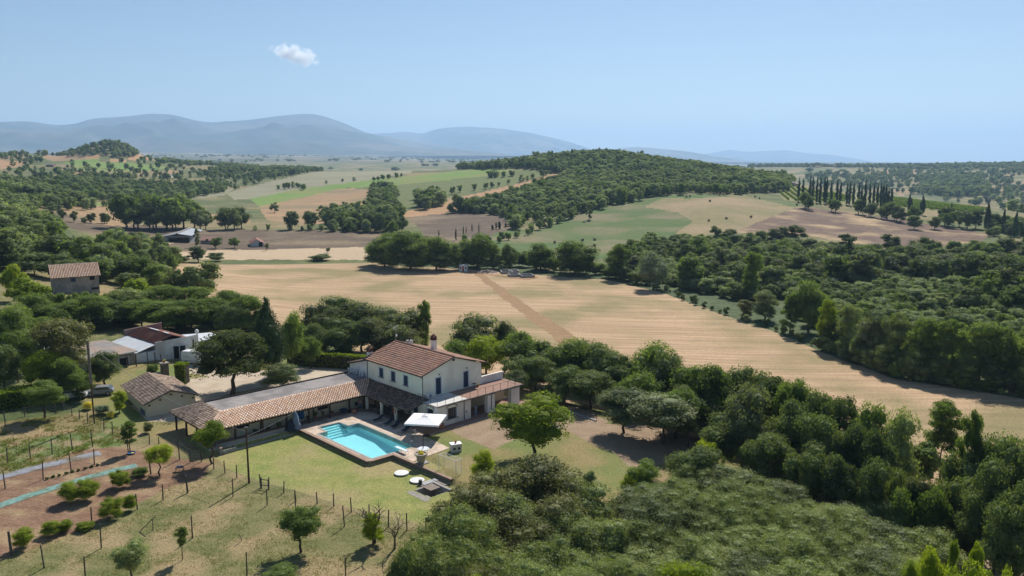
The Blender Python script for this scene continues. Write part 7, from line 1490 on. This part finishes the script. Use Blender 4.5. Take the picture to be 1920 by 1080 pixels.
# small clutter in the orchard
x, y = hit(247, 851, 40); R = empty('toy_paddling_pool', (x, y, float(zt(x, y))), 0, 'small blue and yellow plastic basin under the cherry tree', 'basin'); MB().lathe([(.35, 0), (.5, .18), (.52, .2), (.45, .2), (.33, .05)], (0, 0, 0), 14).build('rim', BBLUE, R); MB().lathe([(.0, .06), (.2, .14), (0, .2)], (.1, 0, 0), 8).build('yellow_toy', bpy.data.materials.get('yellow_toy') or mat('yellow_toy', (.7, .6, .08), (.6, .5, .07), 3, .5), R)
x, y = hit(337, 884, 40); R = empty('work_table', (x, y, float(zt(x, y))), .3, 'low table with blue things on it at the top of the soil rows', 'table'); MB().box(-.5, .5, -.3, .3, .5, .55).build('table_top', GWOOD, R)
for a in (-.42, .42):
    for b in (-.24, .24): MB().cyl((a, b, 0), (a, b, .5), .03, n=5).build('leg', METAL, R)
m = MB(); m.lathe([(.1, 0), (.12, .2), (.05, .24)], (-.2, 0, .55), 8); m.box(.05, .35, -.15, .1, .55, .7); tag(m.build('blue_cans', BBLUE, None, (x, y, float(zt(x, y)))), 'blue cans standing on the low work table', 'cans')
R4 = random.Random(8)
for k in range(9):
    t = k / 8; px = 88 + 96 * t; py = 899 - 26 * t; x, y = hit(px, py, 40); c = empty('seedling', (x, y, float(zt(x, y))), 0, 'small dark plant tuft along the lower vine posts', 'plant', 'plant tufts along the lower vine posts'); l_ = link('leaves', crown('oak', 'bush', 'far', k % 3), c); l_.scale = (.3, .3, .2); l_.location = (0, 0, .15)
# ================================================================== vehicles
def van():
    x, y = (-59.4, 147.3); z = float(zt(x, y)); R = empty('white_van', (x, y, z), math.radians(-14), 'white panel van parked before the warehouse behind the plane tree', 'van')
    prof = [(-2.9, .45), (-2.92, 2.3), (-2.75, 2.5), (1.0, 2.5), (1.35, 2.38), (2.1, 1.5), (2.75, 1.2), (2.95, .95), (2.95, .45)]; m = MB(); V = []; n = len(prof)
    for s_ in (-1, -.93, .93, 1):
        for (a, b) in prof: zz = b - (.12 if abs(s_) == 1 and b > 1.6 else 0); V.append((a, s_ * (.98 if b < 1.6 else .93), zz))
    F = [(k * n + i, k * n + (i + 1) % n, (k + 1) * n + (i + 1) % n, (k + 1) * n + i) for k in range(3) for i in range(n)] + [tuple(range(n - 1, -1, -1)), tuple(3 * n + i for i in range(n))]
    m.add(V, F); m.build('body', mat('van_white', (.74, .75, .76), (.7, .71, .72), 1, .35, spec=.5), R)
    m = MB(); m.hexa([(1.4, -.85, 2.3), (2.1, -.85, 1.55), (2.1, .85, 1.55), (1.4, .85, 2.3), (1.43, -.85, 2.33), (2.13, -.85, 1.58), (2.13, .85, 1.58), (1.43, .85, 2.33)]); m.build('windscreen', GLASS, R)
    for s_ in (-1, 1): MB().hexa([(1.0, s_ * .97, 1.45), (1.85, s_ * .97, 1.45), (1.85, s_ * .99, 1.45), (1.0, s_ * .99, 1.45), (1.0, s_ * .95, 2.1), (1.4, s_ * .95, 2.1), (1.4, s_ * .97, 2.1), (1.0, s_ * .97, 2.1)]).build('side_window', GLASS, R)
    m = MB(); m.box(-2.4, -1.0, -1.0, -.985, 1.45, 1.5); m.box(-2.9, 2.9, -1.0, -.985, .72, .78); m.build('side_trim', METAL, R)
    for a in (-1.9, 2.0):
        for s_ in (-1, 1):
            w_ = MB().cyl((a, s_ * .78, .36), (a, s_ * .99, .36), .36, n=16).build('wheel', METAL, R); MB().cyl((a, s_ * .99, .36), (a, s_ * 1.0, .36), .2, n=12).build('rim', GALV, w_)
    for s_ in (-.7, .7): MB().box(2.9, 2.97, s_ - .15, s_ + .15, .9, 1.1).build('headlight', WHITE, R); MB().box(-2.97, -2.91, s_ * 1.2 - .06, s_ * 1.2 + .06, 1.1, 1.5).build('tail_light', mat('tail_red', (.4, .03, .02), (.35, .03, .02), 1, .3) if 'tail_red' not in bpy.data.materials else bpy.data.materials['tail_red'], R)
van()
def car(px, py, ang, col, lb):
    x, y = hit(px, py); R = empty('parked_car', (x, y, float(zt(x, y))), ang, lb, 'car'); prof = [(-2.1, .35), (-2.15, .8), (-1.95, 1.0), (-1.5, 1.42), (-.2, 1.48), (.45, 1.4), (1.1, .98), (1.95, .85), (2.12, .6), (2.1, .35)]; n = len(prof); V = []
    for s_ in (-.85, -.72, .72, .85):
        for (a, b) in prof: V.append((a, s_ * (.88 if b > 1.2 else 1), b - (.05 if abs(s_) > .8 else 0)))
    F = [(k * n + i, k * n + (i + 1) % n, (k + 1) * n + (i + 1) % n, (k + 1) * n + i) for k in range(3) for i in range(n)] + [tuple(range(n - 1, -1, -1)), tuple(3 * n + i for i in range(n))]
    MB().add(V, F).build('body', col, R); MB().hexa([(.5, -.68, 1.36), (1.08, -.72, 1.0), (1.08, .72, 1.0), (.5, .68, 1.36), (.52, -.68, 1.4), (1.1, -.72, 1.03), (1.1, .72, 1.03), (.52, .68, 1.4)]).build('windscreen', GLASS, R); MB().hexa([(-1.98, -.7, 1.02), (-1.52, -.66, 1.4), (-1.52, .66, 1.4), (-1.98, .7, 1.02), (-2.0, -.7, 1.05), (-1.54, -.66, 1.44), (-1.54, .66, 1.44), (-2.0, .7, 1.05)]).build('rear_window', GLASS, R)
    for s_ in (-1, 1): MB().box(-1.4, .6, s_ * .80, s_ * .82, 1.0, 1.32).build('side_window', GLASS, R)
    for a in (-1.3, 1.3):
        for s_ in (-1, 1): w_ = MB().cyl((a, s_ * .68, .32), (a, s_ * .87, .32), .32, n=14).build('wheel', METAL, R); MB().cyl((a, s_ * .87, .32), (a, s_ * .88, .32), .18, n=10).build('rim', GALV, w_)
    for s_ in (-.6, .6): MB().box(2.07, 2.13, s_ - .14, s_ + .14, .58, .74).build('headlight', WHITE, R)
car(187, 740, math.radians(200), mat('car_grey', (.22, .23, .24), (.2, .21, .22), 1, .35, spec=.5), 'grey car parked under trees left of the tiled shed')
car(138, 746, math.radians(10), mat('car_silver', (.42, .43, .44), (.4, .41, .42), 1, .35, spec=.5), 'silver car half hidden behind the shrubby tree on the left')
# ================================================================== people
SKIN = mat('skin', (.42, .26, .19), (.38, .23, .17), 3, .7)
def limb_mesh(name, pts, edges, rad, mt, parent):
    me_ = bpy.data.meshes.new(name); me_.from_pydata(pts, edges, []); me_.materials.append(mt); o = link(name, me_, parent); sk = o.modifiers.new('skin', 'SKIN'); sk.use_smooth_shade = True
    for i, r in enumerate(rad): me_.skin_vertices[0].data[i].radius = (r, r)
    me_.skin_vertices[0].data[0].use_root = True; sb = o.modifiers.new('sub', 'SUBSURF'); sb.levels = 1; sb.render_levels = 1; return o
def person(u, v, ang, lb, top, trou, hair, arms='phone', h=1.74, z=0.0):
    R = empty('person', UV(u, v, z), ang, lb, 'person'); s = h / 1.74; S = lambda p: tuple(c * s for c in p)
    # figure faces -y
    if arms == 'phone': AL = [(.19, 0, 1.42), (.24, -.02, 1.14), (.07, -.27, 1.25)]; AR = [(-.19, 0, 1.42), (-.24, -.02, 1.14), (-.05, -.27, 1.27)]
    elif arms == 'down': AL = [(.19, 0, 1.42), (.25, .03, 1.13), (.25, -.05, .87)]; AR = [(-.19, 0, 1.42), (-.25, .03, 1.13), (-.25, -.05, .87)]
    else: AL = [(.19, 0, 1.42), (.27, .02, 1.15), (.12, -.2, 1.08)]; AR = [(-.19, 0, 1.42), (-.25, .03, 1.13), (-.25, -.05, .87)]
    P = [(0, 0, .95), (0, 0, 1.15), (0, 0, 1.38), (0, -.01, 1.5), (0, -.03, 1.62), (0, -.03, 1.72)]; E = [(0, 1), (1, 2), (2, 3), (3, 4), (4, 5)]; r = [.13, .125, .14, .055, .095, .07]
    for A in (AL, AR): b = len(P); P += A; r += [.055, .042, .032]; E += [(2, b), (b, b + 1), (b + 1, b + 2)]
    for A in (AL, AR):   # hands with fingers
        w_ = len(P) - (4 if A is AL else 1) if False else None
    for k, A in enumerate((AL, AR)):
        wi = 6 + 3 * k + 2; d = Vector(A[2]) - Vector(A[1]); d.normalize(); b = len(P); P.append(tuple(Vector(A[2]) + d * .07)); r.append(.03); E.append((wi, b))
    for s_ in (.09, -.09):
        b = len(P); P += [(s_, 0, .88), (s_ * 1.1, -.02, .48), (s_ * 1.1, .02, .09), (s_ * 1.2, -.15, .035)]; r += [.085, .058, .04, .035]; E += [(0, b), (b, b + 1), (b + 1, b + 2), (b + 2, b + 3)]
    limb_mesh('body', [S(p) for p in P], E, [x * s for x in r], SKIN, R)
    for A in (AL, AR):
        d = (Vector(A[2]) - Vector(A[1])).normalized(); q = Vector(A[2]) + d * .07; e = d.orthogonal().normalized(); m = MB()
        for j, ln in enumerate((.055, .07, .075, .068, .05)):
            o_ = e * (j - 2) * .017; m.cyl((q + o_) * s, (q + o_ * 1.25 + d * ln) * s, .009, .007, 5)
        m.build('fingers', SKIN, R)
    limb_mesh('shirt', [S(p) for p in [(0, 0, .93), (0, 0, 1.15), (0, 0, 1.4), AL[0], tuple(Vector(AL[0]).lerp(Vector(AL[1]), .7)), AR[0], tuple(Vector(AR[0]).lerp(Vector(AR[1]), .7))]], [(0, 1), (1, 2), (2, 3), (3, 4), (2, 5), (5, 6)], [.15, .145, .155, .075, .062, .075, .062], top, R)
    limb_mesh('trousers', [S(p) for p in [(0, 0, .97), (.09, 0, .86), (.1, -.02, .48), (.1, .02, .13), (-.09, 0, .86), (-.1, -.02, .48), (-.1, .02, .13)]], [(0, 1), (1, 2), (2, 3), (0, 4), (4, 5), (5, 6)], [.145, .105, .078, .065, .105, .078, .065], trou, R)
    m = MB(); m.lathe([(.0, .17), (.07, .16), (.105, .1), (.11, .02), (.09, -.06), (.0, -.06)], (0, .015, 1.6), 12); o = m.build('hair', hair, R, smooth=True); o.scale = (s, s, s)
    m = MB(); m.lathe([(0, .02), (.014, 0), (0, -.03)], (0, -.125, 1.62), 6); 
    for s_ in (-.035, .035): m.lathe([(0, .01), (.012, 0), (0, -.01)], (s_, -.115, 1.65), 6)
    m.box(-.025, .025, -.12, -.112, 1.565, 1.575); o = m.build('face', mat('face_dark', (.2, .1, .08), (.18, .09, .07), 3, .7) if 'face_dark' not in bpy.data.materials else bpy.data.materials['face_dark'], R); o.scale = (s, s, s)
    m = MB()
    for s_ in (.1, -.1): m.box(s_ * 1.1 - .05, s_ * 1.1 + .05, -.2, .07, 0, .07)
    o = m.build('shoes', WHITE, R, bevel=.02); o.scale = (s, s, s)
CB = mat('light_blue_cloth', (.17, .32, .50), (.14, .28, .45), 3, .85); CJ = mat('denim', (.12, .2, .32), (.1, .16, .27), 3, .85); CP = mat('pink_cloth', (.45, .26, .25), (.4, .23, .22), 3, .85); CK = mat('black_cloth', (.02, .02, .025), (.03, .03, .03), 3, .85); CW = mat('white_cloth', (.62, .64, .68), (.55, .57, .6), 3, .85); HB = mat('dark_hair', (.02, .015, .012), (.03, .02, .015), 3, .6)
person(7.6, .35, 0.1, 'person in light blue clothes holding a phone up to the face under the balcony', CB, CB, HB, 'phone')
person(-3.1, 15.2, .1, 'person in pink top and jeans standing in the corner of the porch', CP, CJ, HB, 'down', 1.7)
person(-1.5, 13.7, .5, 'person in black clothes with bare legs under the villa porch', CK, CK, HB, 'one', 1.7)
person(-1.4, 12.75, -.6, 'person in a white shirt beside the one in black under the porch', CW, CK, HB, 'down', 1.72)
# hilltop masts on the mountain crest
for (px, top, base, lb) in [(578,208,214,'small transmitter mast on the highest mountain'),(565,211,215,'tiny second mast left of the one on the highest mountain'),(918,236,241,'transmitter mast on the farther right mountain')]:
    D = 15500 if px < 700 else 20500; x, y, zb = atD(px, D, base + 2); h = atD(px, D, top)[2] - zb; tag(MB().cyl((0, 0, -20), (0, 0, h), 5, 2.5, 6).build('transmitter_mast', GALV, None, (x, y, zb)), lb, 'mast')
# ================================================================== meadow weeds
def weeds(name, label, poly, n, mt, seed, hmin, hmax, clump):
    R = np.random.RandomState(seed); P = np.array(poly, float); xs = P[:, 0]; ys = P[:, 1]; px = R.uniform(xs.min(), xs.max(), n * 3); py = R.uniform(ys.min(), ys.max(), n * 3); k = inpoly(px, py, poly); px = px[k][:n]; py = py[k][:n]
    # land points on the nearly level ground
    a = (px - 960) / FPX; b = (540 - py) / FPX; dy = cp + b * sp; dz = -sp + b * cp; z = np.full(len(px), -.5)
    for _ in range(4): t = (z - CAMH) / dz; X = a * t; Y = dy * t; z = zt(X, Y)
    keep = vnoise(X, Y, clump, seed) > .52; X = X[keep]; Y = Y[keep]; z = z[keep]; n = len(X); m = 5
    X = np.repeat(X, m) + R.randn(n * m) * .15; Y = np.repeat(Y, m) + R.randn(n * m) * .15; z = np.repeat(z, m); n = len(X); h = R.uniform(hmin, hmax, n); an = R.rand(n) * 6.28; w_ = h * .35
    b0 = np.stack([X - np.cos(an) * w_ * .5, Y - np.sin(an) * w_ * .5, z - .02], -1); b1 = np.stack([X + np.cos(an) * w_ * .5, Y + np.sin(an) * w_ * .5, z - .02], -1); lx = R.randn(n) * .3 * h; ly = R.randn(n) * .3 * h; t1 = np.stack([X + lx + np.cos(an) * w_ * .3, Y + ly, z + h], -1); t0 = np.stack([X + lx - np.cos(an) * w_ * .3, Y + ly, z + h * .8], -1)
    V = np.concatenate([b0, b1, t1, t0]); F = np.stack([np.arange(n), np.arange(n) + n, np.arange(n) + 2 * n, np.arange(n) + 3 * n], -1); tag(link(name, mesh_np(name, V, F, [mt])), label, kind='stuff')
DG = leafmat('dry_grass_blade', (.20, .15, .075), (.34, .26, .14), trans=.2); GG = leafmat('green_grass_blade', (.11, .145, .035), (.19, .23, .06), trans=.25)
weeds('dry_weeds', 'tufts of dry weeds in the meadow above the soil rows', [(0,790),(200,775),(240,830),(170,850),(0,890)], 1500, DG, 3, .08, .24, 1.6)
weeds('green_weeds', 'tufts of green weeds in the meadow above the soil rows', [(0,790),(200,775),(240,830),(170,850),(0,890)], 3400, GG, 4, .08, .24, 1.4)
weeds('orchard_grass', 'tufts of grass in the lower orchard', [(0,1040),(200,985),(330,900),(420,885),(800,1000),(760,1080),(0,1080)], 6000, GG, 5, .05, .14, 2.2)
weeds('dry_orchard_grass', 'tufts of dry grass in the lower orchard', [(0,1040),(200,985),(330,900),(420,885),(800,1000),(760,1080),(0,1080)], 2500, DG, 6, .05, .14, 1.7)
# ================================================================== haze and cloud
def haze():
    X = 23000; m = MB().box(-X, X, -1500, 31500, -75, 1120)
    vm = bpy.data.materials.new('haze_air'); vm.use_nodes = True; N = vm.node_tree.nodes; K = vm.node_tree.links; N.clear()
    out = N.new('ShaderNodeOutputMaterial'); pv = N.new('ShaderNodeVolumePrincipled')
    pv.inputs['Color'].default_value = (.45, .68, 1.0, 1); pv.inputs['Density'].default_value = 7.4e-5; pv.inputs['Anisotropy'].default_value = .22
    K.new(pv.outputs[0], out.inputs['Volume']); tag(m.build('haze', vm), kind='stuff')
haze()

def cloud():
    vm = bpy.data.materials.new('cloud_vapour'); vm.use_nodes = True; N = vm.node_tree.nodes; K = vm.node_tree.links; N.clear()
    out = N.new('ShaderNodeOutputMaterial'); vs = N.new('ShaderNodeVolumeScatter'); vs.inputs['Color'].default_value = (1, 1, 1, 1); vs.inputs['Anisotropy'].default_value = .4
    tc = N.new('ShaderNodeTexCoord'); ln = N.new('ShaderNodeVectorMath'); ln.operation = 'LENGTH'; K.new(tc.outputs['Object'], ln.inputs[0])
    g = N.new('ShaderNodeNewGeometry'); no = N.new('ShaderNodeTexNoise'); no.inputs['Scale'].default_value = .0065; no.inputs['Detail'].default_value = 6; no.inputs['Roughness'].default_value = .62; K.new(g.outputs['Position'], no.inputs[0])
    s = N.new('ShaderNodeMath'); s.operation = 'MULTIPLY_ADD'; K.new(ln.outputs['Value'], s.inputs[0]); s.inputs[1].default_value = -.42; K.new(no.outputs[0], s.inputs[2])
    mr = N.new('ShaderNodeMapRange'); mr.inputs[1].default_value = .20; mr.inputs[2].default_value = .30; mr.inputs[3].default_value = 0; mr.inputs[4].default_value = .009; K.new(s.outputs[0], mr.inputs[0]); K.new(mr.outputs[0], vs.inputs['Density']); K.new(vs.outputs[0], out.inputs['Volume'])
    x, y, z = atD(553, 15000, 103); me = bpy.data.meshes.new('cloud'); V, F = ico(3); me.from_pydata([tuple(v) for v in V], [], [tuple(int(i) for i in q) for q in F]); me.materials.append(vm)
    o = link('cloud', me, None, (x, y, z)); o.scale = (520, 300, 200); o.rotation_euler = (0, math.radians(14), -.3); tag(o, 'single small white cloud high above the mountains', 'cloud')
cloud()

# ---- places told apart by their order in the view
ONES = ['', 'first', 'second', 'third', 'fourth', 'fifth', 'sixth', 'seventh', 'eighth', 'ninth', 'tenth', 'eleventh', 'twelfth', 'thirteenth', 'fourteenth', 'fifteenth', 'sixteenth', 'seventeenth', 'eighteenth', 'nineteenth']
def ordinal(n):
    if n < 20: return ONES[n]
    t = {2: 'twent', 3: 'thirt', 4: 'fort', 5: 'fift', 6: 'sixt'}[n // 10]
    return t + 'ieth' if n % 10 == 0 else t + 'y-' + ONES[n % 10]
def tell_apart():
    by = {}
    for o in bpy.data.objects:
        if o.parent is None and o.get('label') and o.get('group'): by.setdefault((o['label'], o['group']), []).append(o)
    for (lb, gp), L_ in by.items():
        if not 2 <= len(L_) <= 60: continue
        L_.sort(key=lambda o: proj(*o.location)[0]); n = len(L_)
        for i, o in enumerate(L_):
            s = 'leftmost' if i == 0 else 'rightmost' if i == n - 1 else ordinal(i + 1) + ' from left'
            o['label'] = lb + ', ' + s
tell_apart()
